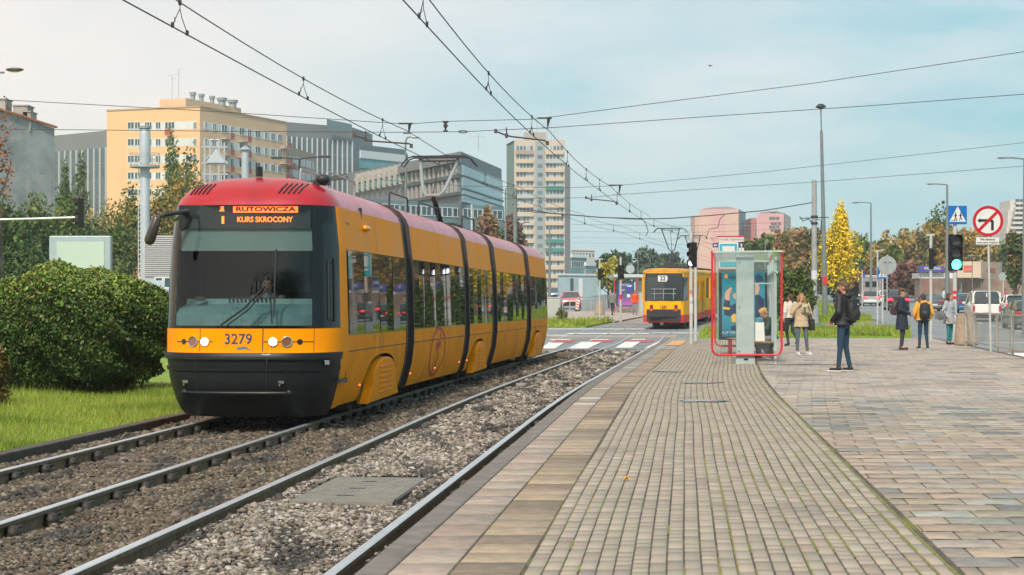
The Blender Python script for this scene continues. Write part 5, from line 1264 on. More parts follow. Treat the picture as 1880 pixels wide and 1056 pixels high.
# ================================================================ BUILDINGS
def ux(px,A,B):
    """fraction along wall A->B seen at image column px"""
    k=(px-940)/F; return (k*A[1]-A[0])/((B[0]-A[0])-k*(B[1]-A[1]))
def W(A,B,u,h=0,off=0):
    dx,dy=B[0]-A[0],B[1]-A[1]; L_=math.hypot(dx,dy); n=(dy/L_,-dx/L_)
    return Vector((A[0]+dx*u+n[0]*off,A[1]+dy*u+n[1]*off,h))
def hz_(py,A,B,u):
    y=A[1]+(B[1]-A[1])*u; return HC+(YH-py)*y/F
def X(px,z): return ((px-940)*z/F,z)
def wbox(b,A,B,u0,u1,h0,h1,o0,o1,m=0):
    p=[W(A,B,u,h,o) for h in (h0,h1) for o in (o1,o0) for u in (u0,u1)]
    b.add(p,[(0,1,5,4),(1,3,7,5),(3,2,6,7),(2,0,4,6),(4,5,7,6),(0,2,3,1)],m)
def block(root,foot,z0,z1,mat,name='wall',roofmat=None,par=0.0):
    b=MB(); n=len(foot)
    b.grid([[(*p,z0) for p in foot]+[(*foot[0],z0)],[(*p,z1) for p in foot]+[(*foot[0],z1)]])
    o=b.build(name,mat,root,world=True)
    b=MB(); b.add([(*p,z1-.02) for p in foot],[tuple(range(n))]); b.build('roof',roofmat or M('roof_felt',(.16,.16,.17),.9,var=.2),root,world=True)
    return o
def bld(name,lab,foot,cat='building'):
    return thing(name,lab,cat,(sum(p[0] for p in foot)/len(foot),sum(p[1] for p in foot)/len(foot),min(gh(foot[0][1]),3)))
wpane=M('facade_glass',(.035,.07,.085),.08,var=.5,vs=.15,spec=.8); wframe=M('window_frame_white',(.62,.64,.64),.6,var=.05)
WIN={}
def window(root,A,B,u,h,w_,hh,name='window',fm=None,pm=None,mull=1,ph=None):
    key=(round(w_,2),round(hh,2),mull,(fm or wframe).name,(pm or wpane).name)
    if key not in WIN:
        b=MB(); f=.09
        b.box(-w_/2,w_/2,-.06,.05,-hh/2,-hh/2+f,0); b.box(-w_/2,w_/2,-.06,.05,hh/2-f,hh/2,0); b.box(-w_/2,-w_/2+f,-.06,.05,-hh/2+f,hh/2-f,0); b.box(w_/2-f,w_/2,-.06,.05,-hh/2+f,hh/2-f,0)
        for k in range(mull): x=-w_/2+w_*(k+1)/(mull+1); b.box(x-.05,x+.05,-.06,.03,-hh/2+f,hh/2-f,0)
        b.box(-w_/2+f,w_/2-f,-.02,.02,-hh/2+f,hh/2-f,1)
        o=b.build(name,[fm or wframe,pm or wpane]); WIN[key]=o.data; 
    else: o=bpy.data.objects.new(name,WIN[key]); COL.objects.link(o)
    o.parent=root; o.location=W(A,B,u,h,.03)-root.location; o.rotation_euler=(0,0,math.atan2(B[1]-A[1],B[0]-A[0]))
    return o
# ---- yellow block
yw=M('yellow_render',(.77,.46,.255),.9,var=.05,vs=.3); yw2=M('yellow_render_side',(.72,.47,.295),.9,var=.07,vs=.25)
LA=X(196,290);AA=X(367,284);BB=X(526,309); 
DD=(LA[0]+(BB[0]-AA[0]),LA[1]+(BB[1]-AA[1])); foot=[LA,AA,BB,DD]
yb=bld('apartment_building','yellow apartment block with white window bands and red balcony panels',foot)
topz=HC+(YH-197)*284/F
b=MB(); b.grid([[(*LA,3),(*AA,3)],[(*LA,topz),(*AA,topz)]]); b.grid([[(*BB,3),(*DD,3),(*LA,3)],[(*BB,topz),(*DD,topz),(*LA,topz)]]); b.build('front_wall',yw,yb,world=True)
b=MB(); b.grid([[(*AA,3),(*BB,3)],[(*AA,topz),(*BB,topz)]]); b.build('side_wall',yw2,yb,world=True)
b=MB(); b.add([(*p,topz-.3) for p in foot],[(0,1,2,3)]); 
b.build('roof',M('roof_felt',(.16,.16,.17),.9,var=.2),yb,world=True)
b=MB(); wbox(b,LA,AA,0,1,topz,topz+.25,-.3,.12); wbox(b,AA,BB,0,1,topz,topz+.25,-.3,.12); b.build('parapet',M('parapet_metal',(.40,.30,.18),.7,var=.1),yb,world=True)
# penthouse
P0=W(LA,AA,ux(293,LA,AA),0,-3); P1=(X(341,288)); PT2=(P1[0]+(BB[0]-AA[0])*.62,P1[1]+(BB[1]-AA[1])*.62); P0=X(293,290); P3=(P0[0]+(PT2[0]-P1[0]),P0[1]+(PT2[1]-P1[1])); hp=HC+(YH-180)*288/F
b=MB(); b.grid([[(*p,topz-1) for p in (P0,P1,PT2,P3,P0)],[(*p,hp) for p in (P0,P1,PT2,P3,P0)]]); b.add([(*p,hp) for p in (P0,P1,PT2,P3)],[(0,1,2,3)]); b.build('penthouse',yw2,yb,world=True)
for k,(q,r_) in enumerate(((.10,.75),(.25,.7),(.44,.7),(.62,1.2),(.82,1.2))):
    c=Vector((P1[0]+(PT2[0]-P1[0])*q,P1[1]+(PT2[1]-P1[1])*q+1.2,hp)); b=MB(); b.cyl(c,c+Vector((0,0,.8)),r_*.55,r_*.55,12); b.cyl(c+Vector((0,0,.8)),c+Vector((0,0,1.3)),r_*.75,r_*.8,12); b.build('roof_vent',M('vent_metal',(.33,.37,.39),.5,.5,var=.2),yb,world=True)
for px,hh_ in ((316,4.2),(328,5.2)):
    c=Vector((*X(px,291),hp)); b=MB(); b.cyl(c,c+Vector((0,0,hh_)),.05,.05,6); b.beam(c+Vector((-.6,0,hh_)),c+Vector((.9,0,hh_+.2)),.05,.05); b.beam(c+Vector((-.4,0,hh_-.6)),c+Vector((.6,0,hh_-.5)),.05,.05); b.build('aerial',steel,yb,world=True)
white_band=M('white_band',(.60,.62,.64),.8,var=.08,vs=.5)
y_rows=[230.5+30.7*k for k in range(5)]
for r_i,yy in enumerate(y_rows):
    for (a,c) in ((234.6,246.7),(247.7,257.8),(266,279),(286,295.5),(303,321),(355,362)):
        u0,u1=ux(a,LA,AA),ux(c,LA,AA); u=(u0+u1)/2; window(yb,LA,AA,u,hz_(yy,LA,AA,u),round((u1-u0)*17.9,1),1.25,mull=1 if c-a<13 else 2)
    u0,u1=ux(234,LA,AA),ux(362,LA,AA); b=MB(); h=hz_(yy,LA,AA,.8); wbox(b,LA,AA,u0,u1,h-.66,h+.66,-.02,.02); b.build('window_band',white_band,yb,world=True)
    hh=lambda u:hz_(y_rows[r_i]+.0,AA,BB,0)+0
    h=HC+(YH-(y_rows[r_i]-1.5))*284/F
    for j,(a,c) in enumerate(((375.5,380.5),(390,396.3),(406.4,416.5),(422.6,428.6),(438.7,447.8),(453.9,461),(468,477.5),(485,491),(497,504.5),(509.5,517.6))):
        u0,u1=ux(a,AA,BB),ux(c,AA,BB); window(yb,AA,BB,(u0+u1)/2,h,round((u1-u0)*27.4,1),1.35,mull=1)
    b=MB(); wbox(b,AA,BB,ux(373,AA,BB),ux(519,AA,BB),h-.68,h+.68,-.02,.02); b.build('window_band',white_band,yb,world=True)
    for a,c in ((411,421),(443,452.5),(519,527)):
        u0,u1=ux(a,AA,BB),ux(c,AA,BB); b=MB(); wbox(b,AA,BB,u0-(.035),u1,h-1.9,h-1.75,0,1.1,1); wbox(b,AA,BB,u0+.02,u1,h-1.75,h-.75,1.0,1.08); wbox(b,AA,BB,u0-.035,u0+.02,h-.85,h-.77,1.0,1.08,2); b.build('balcony',[M('balcony_red',(.40,.07,.06),.7,var=.1),concrete,steel],yb,world=True)
    if r_i<2:
        u0,u1=ux(308,LA,AA),ux(319,LA,AA); h2=hz_(yy,LA,AA,.6); b=MB(); 
        if r_i==0: wbox(b,LA,AA,u0,u1,h2-1.75,h2-.75,.9,1.0); wbox(b,LA,AA,u0,u1,h2-1.85,h2-1.75,0,1.0,1); b.build('balcony',[MT['balcony_red'],concrete],yb,world=True)
# ---- lower wing
A=X(526,312);B=X(580,330); C_=(B[0]-6,B[1]+6);D_=(A[0]-6,A[1]+6); wg=bld('apartment_wing','lower tan wing with balconies behind the yellow block',[A,B,C_,D_])
tz=HC+(YH-268)*312/F; block(wg,[A,B,C_,D_],3,tz,M('tan_render',(.42,.31,.23),.9,var=.08,vs=.3))
for k in range(4):
    h=HC+(YH-(291+25*k))*312/F
    for px in (535,548,560,571): u=ux(px,A,B); window(wg,A,B,u,h,1.1,1.4)
    b=MB(); wbox(b,A,B,ux(531,A,B),ux(576,A,B),h-.7,h+.7,-.02,.02); b.build('window_band',white_band,wg,world=True)
    b=MB(); wbox(b,A,B,.0,.12,h-1.8,h-.8,.0,1.0); b.build('balcony',MT['balcony_red'],wg,world=True)
# ---- finned grey buildings
gre=M('grey_cladding',(.17,.18,.20),.6,var=.06,vs=.3); fin=M('white_fin',(.55,.58,.60),.6,var=.05); gg=M('grey_office_glass',(.09,.12,.14),.15,var=.25,vs=.2,spec=.7); tg=M('teal_office_glass',(.10,.26,.29),.12,var=.25,vs=.15,spec=.8)
def finned(lab,px0,px1,z0_,z1_,ytop,ysplit,n,ex=None):
    A=X(px0,z0_);B=X(px1,z1_); d=14; C_=(B[0]+3,B[1]+d);D_=(A[0],A[1]+d); t=bld('office_building',lab,[A,B,C_,D_]); tz=HC+(YH-ytop)*z0_/F; ts=HC+(YH-ysplit)*z0_/F
    block(t,[A,B,C_,D_],2,tz,gre)
    b=MB(); wbox(b,A,B,.01,.99,ts-13,ts,.0,.08); b.build('upper_glazing',gg,t,world=True); b=MB(); wbox(b,A,B,.01,.99,3,ts-13,.0,.08); b.build('lower_glazing',tg,t,world=True)
    for k in range(n+1):
        u=.005+.99*k/n; b=MB(); wbox(b,A,B,u-.004,u+.004,3,ts,.08,.45); b.build('fin',fin,t,world=True)
    for k in range(5): b=MB(); h=ts-3-k*3.4; wbox(b,A,B,.01,.99,h-.08,h+.08,.081,.12); b.build('floor_edge',gre,t,world=True)
    return t,A,B,tz
t,A,B,tz=finned('dark grey office block with thin white upright fins at the far left',100,197,340,330,249,279,9)
t,A,B,tz=finned('grey office block with white upright fins behind the yellow block',524,646,330,340,224,250,13)
A2=X(600,334);B2=X(646,338); b=MB(); b.grid([[(*A2,tz-1),(*B2,tz-1)],[(*A2,tz+1.0),(*B2,tz+.4)]]); b.build('roof_parapet',M('teal_cladding',(.11,.18,.20),.6,var=.05),t,world=True)
A3=X(646,340);B3=X(662,356); b=MB(); b.grid([[(*A3,2),(*B3,2)],[(*A3,tz-1.5),(*B3,tz-3)]]); b.build('end_wall',MT['teal_cladding'],t,world=True)
# ---- white and teal block
A=X(660,300);B=X(742,310); C_=(B[0],B[1]+12);D_=(A[0],A[1]+12); t=bld('office_building','low teal office block with a white band along its top',[A,B,C_,D_]); tz=HC+(YH-265)*300/F; block(t,[A,B,C_,D_],2,tz,gre)
for (y0,y1,mm,nm) in ((266,276,gg,'upper_glazing'),(276,290,fin,'white_band'),(290,308,tg,'lower_glazing')): b=MB(); wbox(b,A,B,0,1,HC+(YH-y1)*300/F,HC+(YH-y0)*300/F,.0,.3 if mm is fin else .1); b.build(nm,mm,t,world=True)
# ---- glass building
gb_g=M('bluish_glazing',(.20,.33,.36),.10,var=.25,vs=.12,spec=.9); gb_b=M('dark_band',(.06,.085,.095),.5,var=.1); stone=M('pale_stone',(.36,.34,.32),.7,var=.1,vs=.5)
L0=X(640,272);K0=X(846,228);R0=X(921,258); Bk=(R0[0]-30,R0[1]+26); t=bld('office_building','long stepped office building with a sloping left wing and banded glass corner',[L0,K0,R0,Bk])
tzk=HC+(YH-278)*228/F
hL=HC+(YH-318)*272/F
b=MB(); b.grid([[(*L0,2),(*K0,2),(*R0,2)],[(*L0,hL),(*K0,tzk),(*R0,tzk)]]); b.add([(*L0,hL),(*K0,tzk),(*R0,tzk),(*Bk,tzk),(L0[0]-10,L0[1]+20,hL)],[(0,1,2,3,4)]); b.build('wall',gre,t,world=True)
def band(px0,px1,A,B,y0,y1,zr,m_,nm,o=.25,par=t):
    b=MB(); wbox(b,A,B,ux(px0,A,B),ux(px1,A,B),HC+(YH-y1)*zr/F,HC+(YH-y0)*zr/F,.0,o); return b.build(nm,m_,par,world=True)
for k,(y0,y1) in enumerate(((302,321),(323.5,344),(347,356),(358,370))): band(847,920,K0,R0,y0,y1,228,gb_g,'glazing_band')
for k,(y0,y1) in enumerate(((321,323.5),(344,347),(356,358))): band(846.5,920.5,K0,R0,y0,y1,228,gb_b,'floor_edge',.4)
for k,(y0,y1) in enumerate(((299,320),(328,352))):
    band(752,844,L0,K0,y0,y1,228,M('stone_glazing',(.16,.18,.19),.2,var=.4,vs=.3,spec=.7),'glazing_band')
    for q in range(12): band(752+q*8,754.5+q*8,L0,K0,y0,y1,228,stone,'mullion',.45)
band(742,846,L0,K0,320,327,228,gb_b,'floor_edge',.6); band(742,846,L0,K0,353,358,228,gb_b,'floor_edge',.6); band(742,846,L0,K0,283,298,228,gre,'cornice',1.0)
for k,(y0,y1) in enumerate(((322,332),(336,346))):
    band(655,748,L0,K0,y0,y1,262,stone if k==0 else tg,'gallery_band',.5)
for q in range(9): band(660+q*10,663+q*10,L0,K0,315,350,262,concrete,'pier',.7)
b=MB(); c=at(878,277,240); b.cyl(c,c+Vector((0,0,2.4)),.05,.05,6); b.beam(c+Vector((-1.2,0,2)),c+Vector((1.2,0,2)),.05,.05); b.build('aerial',steel,t,world=True)
# lower podium of it
A=X(650,215);B=X(925,235); C_=(B[0],B[1]+10);D_=(A[0],A[1]+10); t=bld('office_podium','long low teal grey podium below the stepped office building',[A,B,C_,D_]); block(t,[A,B,C_,D_],1,HC+(YH-372)*225/F,M('podium_teal',(.13,.20,.22),.5,var=.15,vs=.2))
for k in range(14): u=.04+k*.07; window(t,A,B,u,HC+(YH-388)*225/F,2.2,1.3,mull=1)
# ---- tower
TL=X(930,545);TA=X(944,532);TB=X(1037,532);TC=X(1047,560); TD=(TL[0],TL[1]+16); t=bld('tower_block','tall pale apartment tower with stacked balconies and a green grey side',[TL,TA,TB,TC]); tz=HC+(YH-257)*532/F
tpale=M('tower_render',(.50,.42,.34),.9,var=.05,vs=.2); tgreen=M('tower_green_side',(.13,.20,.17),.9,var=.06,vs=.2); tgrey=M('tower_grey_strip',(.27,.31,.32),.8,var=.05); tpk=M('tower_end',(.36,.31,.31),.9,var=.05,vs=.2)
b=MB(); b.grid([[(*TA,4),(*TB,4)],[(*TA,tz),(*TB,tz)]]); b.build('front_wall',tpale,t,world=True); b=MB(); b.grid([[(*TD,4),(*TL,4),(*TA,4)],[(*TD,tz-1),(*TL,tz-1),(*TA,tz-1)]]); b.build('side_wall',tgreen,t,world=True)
b=MB(); b.grid([[(*TB,4),(*TC,4),(TC[0]-2,TC[1]+8,4)],[(*TB,tz-7),(*TC,tz-7),(TC[0]-2,TC[1]+8,tz-7)]]); b.build('end_wall',tpk,t,world=True)
b=MB(); b.add([(*p,tz-.1) for p in (TL,TA,TB,(TB[0],TB[1]+14),TD)],[(0,1,2,3,4)]); b.build('roof',MT['roof_felt'],t,world=True)
a_=X(962,540); c_=X(1003,540); hp=HC+(YH-243)*540/F; b=MB(); b.box(a_[0],c_[0],540,548,tz-1,hp); b.build('penthouse',M('penthouse_grey',(.36,.33,.30),.9,var=.08),t,world=True)
for px,hh_ in ((975,6),(985,9),(1005,7),(1012,12),(1018,6),(1024,5)): c=Vector((*X(px,541),tz)); b=MB(); b.cyl(c,c+Vector((0,0,hh_)),.09,.05,6); b.beam(c+Vector((-.8,0,hh_*.8)),c+Vector((.8,0,hh_*.8)),.06,.06); b.build('aerial',steel,t,world=True)
b=MB(); wbox(b,TA,TB,ux(983,TA,TB),ux(1000,TA,TB),4,tz-.5,.0,.25); b.build('stair_strip',tgrey,t,world=True)
bal=[M('balcony_cream',(.53,.42,.31),.8,var=.08,vs=.8),M('balcony_green',(.03,.20,.17),.8,var=.1),M('balcony_grey',(.40,.42,.42),.8,var=.1),M('balcony_brown',(.33,.25,.23),.8,var=.1)]
for k in range(17):
    yy=272.5+16.25*k; h=HC+(YH-yy)*532/F
    for (a,c,side) in ((947.5,979,0),(1002,1034.5,1)):
        b=MB(); wbox(b,TA,TB,ux(a,TA,TB),ux(c,TA,TB),h-.75,h+.85,-.02,.03,0)
        n=5
        for q in range(n): 
            u0=ux(a+(c-a)*(q+.08)/n,TA,TB);u1=ux(a+(c-a)*(q+.92)/n,TA,TB)
            wbox(b,TA,TB,u0,u1,h-.6,h+.8,.03,.06,1 if rnd.random()<.75 else 2)
        b.build('window',[wframe,M('tower_glass',(.10,.15,.17),.15,var=.5,vs=.4),M('tower_glass_pale',(.30,.36,.38),.3,var=.2)],t,world=True)
        kind=0
        if side==1 and k in (4,10,11): kind=1
        elif side==0 and k==0: kind=3
        elif side==0 and k in (5,): kind=2
        elif side==1 and k in (1,5): kind=2
        b=MB(); wbox(b,TA,TB,ux(a-.5,TA,TB),ux(c+.5,TA,TB),h-1.95,h-.75,.0,.9); b.build('balcony',bal[kind],t,world=True)
    b=MB(); wbox(b,TA,TB,ux(987,TA,TB),ux(996,TA,TB),h-.6,h+.6,.25,.3); b.build('stair_window',M('tower_glass'),t,world=True)
# ---- pink blocks
pk=M('pink_render',(.58,.38,.32),.9,var=.04,vs=.2); pk2=M('rose_render',(.60,.33,.33),.9,var=.04,vs=.2); pg=M('blue_grey_end',(.24,.29,.33),.9,var=.05); pr=M('pink_roof',(.26,.17,.19),.8,var=.1)
def pinkb(lab,pxs,z,ytop,yroof,wallm,endm,wins,step):
    A=X(pxs[0],z);B=X(pxs[1],z-4);C_=X(pxs[2],z+22); D_=(A[0]+8,A[1]+22); t=bld('apartment_building',lab,[A,B,C_,D_]); tz=HC+(YH-ytop)*z/F
    b=MB(); b.grid([[(*A,5),(*B,5)],[(*A,tz),(*B,tz)]]); b.build('front_wall',wallm,t,world=True); b=MB(); b.grid([[(*B,5),(*C_,5),(*D_,5),(*A,5)],[(*B,tz),(*C_,tz),(*D_,tz),(*A,tz)]]); b.build('end_wall',endm,t,world=True)
    mx=((A[0]+B[0])/2+2,(A[1]+C_[1])/2); rt=HC+(YH-yroof)*z/F
    b=MB(); i=lambda P,f_:(P[0]+(mx[0]-P[0])*f_,P[1]+(mx[1]-P[1])*f_)
    b.grid([[(*p,tz) for p in (i(A,.12),i(B,.02),i(C_,.02),i(D_,.1),i(A,.12))],[(*p,rt-.8) for p in (i(A,.2),i(B,.25),i(C_,.3),i(D_,.3),i(A,.2))],[(*p,rt) for p in (i(A,.75),i(B,.6),i(C_,.7),i(D_,.7),i(A,.75))]]); b.add([(*i(p,.7),rt) for p in (A,B,C_,D_)],[(0,1,2,3)]); b.build('roof',pr,t,world=True)
    if step: b=MB(); S=X(step[0],z+1); b.box(S[0],A[0],z+1,z+16,5,HC+(YH-step[1])*z/F); b.build('side_wing',step[2],t,world=True)
    for px,py in wins: u=ux(px,A,B); window(t,A,B,u,hz_(py,A,B,u),1.3,1.3,mull=0,pm=M('dim_glass',(.10,.11,.12),.2,var=.2),fm=wallm)
    return t,A,B
t,A,B=pinkb('peach and pink apartment block with a hipped roof above the second tram',(1284,1356,1369),600,385,378,pk,pg,[(x,y) for y in (393,405,417,430,442) for x in (1311.5,1320.5)]+[(1326,393)],(1276,395,pk))
b=MB(); wbox(b,A,B,ux(1309,A,B),ux(1329,A,B),6,HC+(YH-387)*600/F,-.02,.25); b.build('pink_stripe',pk2,t,world=True)
t,A,B=pinkb('rose pink apartment block right of the peach block',(1390,1440,1452),600,393,386,pk2,pk,[(x+(3 if i%2 else 0),y) for i,y in enumerate((401,411,417,423,435,446)) for x in (1415,1421,1428)],(1379,400,M('deep_rose',(.42,.14,.15),.9,var=.05)))
# ---- far offices behind
for lab,px0,px1,z,y0,m_,rows in (('teal office with rows of windows right of the tower',1049,1077,420,469,M('far_teal',(.12,.24,.27),.6,var=.1),3),('pale low far building behind the teal office',1050,1092,620,457,M('far_pale',(.45,.45,.43),.8,var=.05),1),('low far office right of the teal office',1074,1095,380,484,M('far_teal2',(.18,.28,.30),.6,var=.1),2)):
    A=X(px0,z);B=X(px1,z+5); t=bld('office_building',lab,[A,B,(B[0],B[1]+12),(A[0],A[1]+12)]); tz=HC+(YH-y0)*z/F; block(t,[A,B,(B[0],B[1]+12),(A[0],A[1]+12)],2,tz,m_)
    b=MB(); wbox(b,A,B,-.02,1.02,tz-.5,tz+.3,-.2,.4); b.build('roof_edge',white_band,t,world=True)
    for r_i in range(rows):
        for q in range(7): window(t,A,B,.08+q*.14,tz-2.2-r_i*3.4,.9 if rows<3 else 1.0,1.6,mull=0)
# ---- container office
z=215; A=X(1025,z);B=X(1098,z+4); t=bld('container_office','long pale site office with one dark and one white door',[A,B,(B[0],B[1]+3),(A[0],A[1]+3)]); tz=HC+(YH-504)*z/F; block(t,[A,B,(B[0],B[1]+3),(A[0],A[1]+3)],1.5,tz,M('container_pale',(.36,.46,.49),.6,var=.1,vs=.6))
for a,c,mm in ((1047,1052,gb_b),(1063,1069,whitep)): b=MB(); wbox(b,A,B,ux(a,A,B),ux(c,A,B),gh(z),HC+(YH-511)*z/F,.0,.08); b.build('door',mm,t,world=True)
b=MB(); wbox(b,A,B,-.01,1.01,tz-.1,tz+.12,-.1,.15); b.build('roof_edge',white_band,t,world=True)
# ---- left gable wall
A=X(-60,150);B=X(100,158); wl=bld('tenement_building','old tenement with a bare grey rendered gable wall, orange roof edge and chimneys',[A,B,(B[0]-4,170),(A[0],165)])
rn=M('bare_render',(.27,.30,.30),.95,var=.28,vs=.35,bump=.4,bs=3,var2=((.36,.35,.33),.8,.52)); 
hB=hz_(236,A,B,1); hA=hz_(196,A,B,0); pts=[W(A,B,0,-.2),W(A,B,1,-.2),W(A,B,1,hB),W(A,B,.62,hz_(216,A,B,.62)),W(A,B,.35,hz_(203,A,B,.35)),W(A,B,0,hA)]
b=MB(); bk=[p+Vector((-3,11,0)) for p in pts]; n=len(pts); b.add(pts+bk,[tuple(range(n)),tuple(range(n,2*n))[::-1]]+[(i,(i+1)%n,n+(i+1)%n,n+i) for i in range(n)]); b.build('gable_wall',rn,wl,world=True)
b=MB(); tp_=[pts[2],pts[3],pts[4],pts[5]]
for p,q in zip(tp_,tp_[1:]): b.beam(p+Vector((.2,-.1,.1)),q+Vector((.0,-.1,.1)),.4,.16)
b.build('roof_edge',M('brick_orange',(.42,.15,.07),.8,var=.2,vs=3),wl,world=True)
for px,y0,y1,wd in ((40,196,216,1.3),(3,184,208,1.0),(52,207,218,.7)): c=at(px,y1,156); tpz=at(px,y0,156).z; b=MB(); b.box(c.x-wd*.5,c.x+wd*.5,155.5,157.5,c.z-1.2,tpz); b.box(c.x-wd*.58,c.x+wd*.58,155.4,157.6,tpz,tpz+.12); b.build('chimney',M('chimney_render',(.33,.30,.27),.9,var=.2,vs=1),wl,world=True)
# ---- corrugated shed
z=108; A=X(266,z);B=X(430,z); t=bld('corrugated_shed','shed clad in pale corrugated sheet with a row of windows below',[A,B,(B[0],z+6),(A[0],z+6)]); tz=HC+(YH-432)*z/F; hb=HC+(YH-508)*z/F
block(t,[A,B,(B[0],z+6),(A[0],z+6)],gh(z)-.2,tz,M('shed_grey',(.40,.42,.44),.7,var=.08))
b=MB(); n=40; rows=[]
for k in range(n*4+1):
    h=hb+(tz-hb)*k/(n*4); rows.append([W(A,B,0,h,.05+.05*math.sin(math.pi*2*k/8)),W(A,B,1,h,.05+.05*math.sin(math.pi*2*k/8))])
b.grid(rows); b.build('corrugated_cladding',M('corrugated_sheet',(.50,.50,.51),.5,.1,var=.08),t,world=True)
for px in (292,309,326,343,360): u=ux(px,A,B); window(t,A,B,u,HC+(YH-519)*z/F,.58,.75,mull=0)
b=MB(); wbox(b,A,B,.0,ux(303,A,B),HC+(YH-527)*z/F,HC+(YH-515)*z/F,.05,.12); b.build('pale_sign',M('shed_sign',(.42,.52,.58),.5,var=.05),t,world=True)
b=MB(); wbox(b,A,B,ux(297,A,B),ux(345,A,B),HC+(YH-544)*z/F,HC+(YH-529)*z/F,.05,.14); s2=b.build('long_sign',M('shed_sign'),t,world=True); u=ux(318,A,B); text('sign_text','AUTO SERWIS',.22,sg_black,s2,W(A,B,u,HC+(YH-535.5)*z/F,.15),(R(90),0,0),.001)
# ---- steel stack with platform and ladder
z=120; p=zof(266,z,0); t=thing('steel_chimney','tall pale steel chimney with a railed platform and a ladder','chimney',p)
b=MB(); rw=[(.34,p.z),(.34,at(0,310,z).z),(.31,at(0,305,z).z),(.40,at(0,290,z).z),(.40,at(0,247,z).z),(.36,at(0,240,z).z),(.30,at(0,236,z).z)]
b.grid([[Vector((p.x+r*math.cos(a),p.y+r*math.sin(a),h)) for a in [2*math.pi*i/24 for i in range(25)]] for r,h in rw]); b.build('shaft',M('stack_pale',(.46,.52,.55),.5,.3,var=.08,vs=1),t,world=True,smooth=True)
b=MB(); h=at(0,236,z).z; b.cyl((p.x,p.y,h),(p.x,p.y,h+.12),.46,.46,20); b.cyl((p.x,p.y,h+.12),(p.x,p.y,h+.20),.5,.1,20); b.build('cap',steel,t,world=True)
b=MB(); h=at(0,308,z).z; b.cyl((p.x,p.y,h),(p.x,p.y,h+.16),1.05,1.05,24); pf=b.build('platform',steel,t,world=True); b=MB()
for hh_ in (.55,1.0): b.tube([(p.x+1.05*math.cos(a),p.y+1.05*math.sin(a),h+hh_) for a in [2*math.pi*i/20 for i in range(20)]],.022,5,closed=True)
for i in range(10): a=2*math.pi*i/10; b.cyl((p.x+1.05*math.cos(a),p.y+1.05*math.sin(a),h),(p.x+1.05*math.cos(a),p.y+1.05*math.sin(a),h+1.0),.02,.02,5)
b.build('platform_rail',steel,pf,world=True)
b=MB(); 
for px in (254,259.5): q=at(px,0,z-.3); b.cyl((q.x,q.y,p.z),(q.x,q.y,at(0,310,z).z),.035,.035,6)
for k in range(34): hh_=p.z+k*.33; q0=at(254,0,z-.3); q1=at(259.5,0,z-.3); b.cyl((q0.x,q0.y,hh_),(q1.x,q1.y,hh_),.02,.02,5); 
b.build('ladder',M('ladder_white',(.6,.64,.66),.5,.2,var=.05),t,world=True)
z=125; p=zof(450,z,0); t=thing('steel_chimney','shorter pale steel chimney with a conical hood just above the red tram roof','chimney',p); b=MB(); b.cyl(p,at(450,277,z),.27,.27,18); b.build('shaft',MT['stack_pale'],t,world=True,smooth=True); b=MB(); h=at(0,276,z).z; b.cyl((p.x,p.y,h),(p.x,p.y,h+.08),.44,.44,18); b.cyl((p.x,p.y,h+.08),(p.x,p.y,h+.32),.44,.05,18); b.build('hood',steel,t,world=True); 
z=122; p=zof(396,z,0); t=thing('roof_structure','grey lattice gantry with hopper and pipes behind the red tram roof','gantry',p); b=MB()
for px in (376,412,386,402): b.beam(zof(px,z,0),at(px,262,z) if px in(376,412) else at(px,258,z),.12,.12)
for py in (270,300,320): b.beam(at(370,py,z),at(418,py,z),.14,.12)
b.beam(at(372,300,z),at(394,271,z),.08,.08); b.beam(at(418,300,z),at(396,271,z),.08,.08); b.build('lattice_frame',steel,t,world=True)
b=MB(); a_=[at(378,299,z-.2),at(414,299,z-.2),at(396,273,z-.2)]; b.add([*a_,*[q+Vector((0,1.2,0)) for q in a_]],[(0,1,2),(3,5,4),(0,1,4,3),(1,2,5,4),(2,0,3,5)]); b.build('hopper',M('stack_pale'),t,world=True)
for px in (388,400): b=MB(); b.cyl(at(px,272,z+.8),at(px,258,z+.8),.16,.16,10); b.cyl(at(px,258,z+.8),at(px,255,z+.8),.26,.06,10); b.build('vent_pipe',MT['stack_pale'],t,world=True)
# ---- brown wall and hoardings on the right
z=182; A=X(1690,z);B=X(1905,z-6); t=bld('boundary_wall','long brown boarded wall across the road behind the cars',[A,B],cat='wall'); bw=M('brown_boards',(.20,.15,.12),.9,var=.3,vs=1.2,var2=((.27,.20,.15),.4,.5)); b=MB(); wbox(b,A,B,0,1,gh(z)-.1,HC+(YH-512)*z/F,-.3,0); b.build('wall_panel',bw,t,world=True)
b=MB(); wbox(b,A,B,ux(1692,A,B),ux(1715,A,B),gh(z),HC+(YH-513)*z/F,.02,.08); b.build('red_section',M('red_brown',(.24,.13,.10),.9,var=.2,vs=1),t,world=True)
z=178; A=X(1758,z);B=X(1801,z);C_=X(1840,z+4); t=bld('hoarding','cream hoarding corner with faded red lettering on two faces',[A,B,C_],cat='hoarding'); crm=M('hoarding_cream',(.58,.47,.36),.8,var=.08,vs=.6); crm2=M('hoarding_tan',(.40,.31,.26),.85,var=.15,vs=.5)
b=MB(); wbox(b,A,B,0,1,HC+(YH-510)*z/F,HC+(YH-480)*z/F,-.3,0); b.build('front_face',crm,t,world=True); b=MB(); wbox(b,B,C_,0,1,HC+(YH-512)*z/F,HC+(YH-480)*z/F,-.3,0); b.build('side_face',crm2,t,world=True)
hr=M('faded_red_letters',(.62,.10,.09),.8,var=.15); hr2=M('dull_red_letters',(.40,.07,.07),.8,var=.1)
for px in (1765,1801.5,1838): q=zof(px,z+.6); b=MB(); b.cyl(q,(q.x,q.y,HC+(YH-482)*z/F),.07,.07,8); b.build('support_post',greypole,t,world=True)
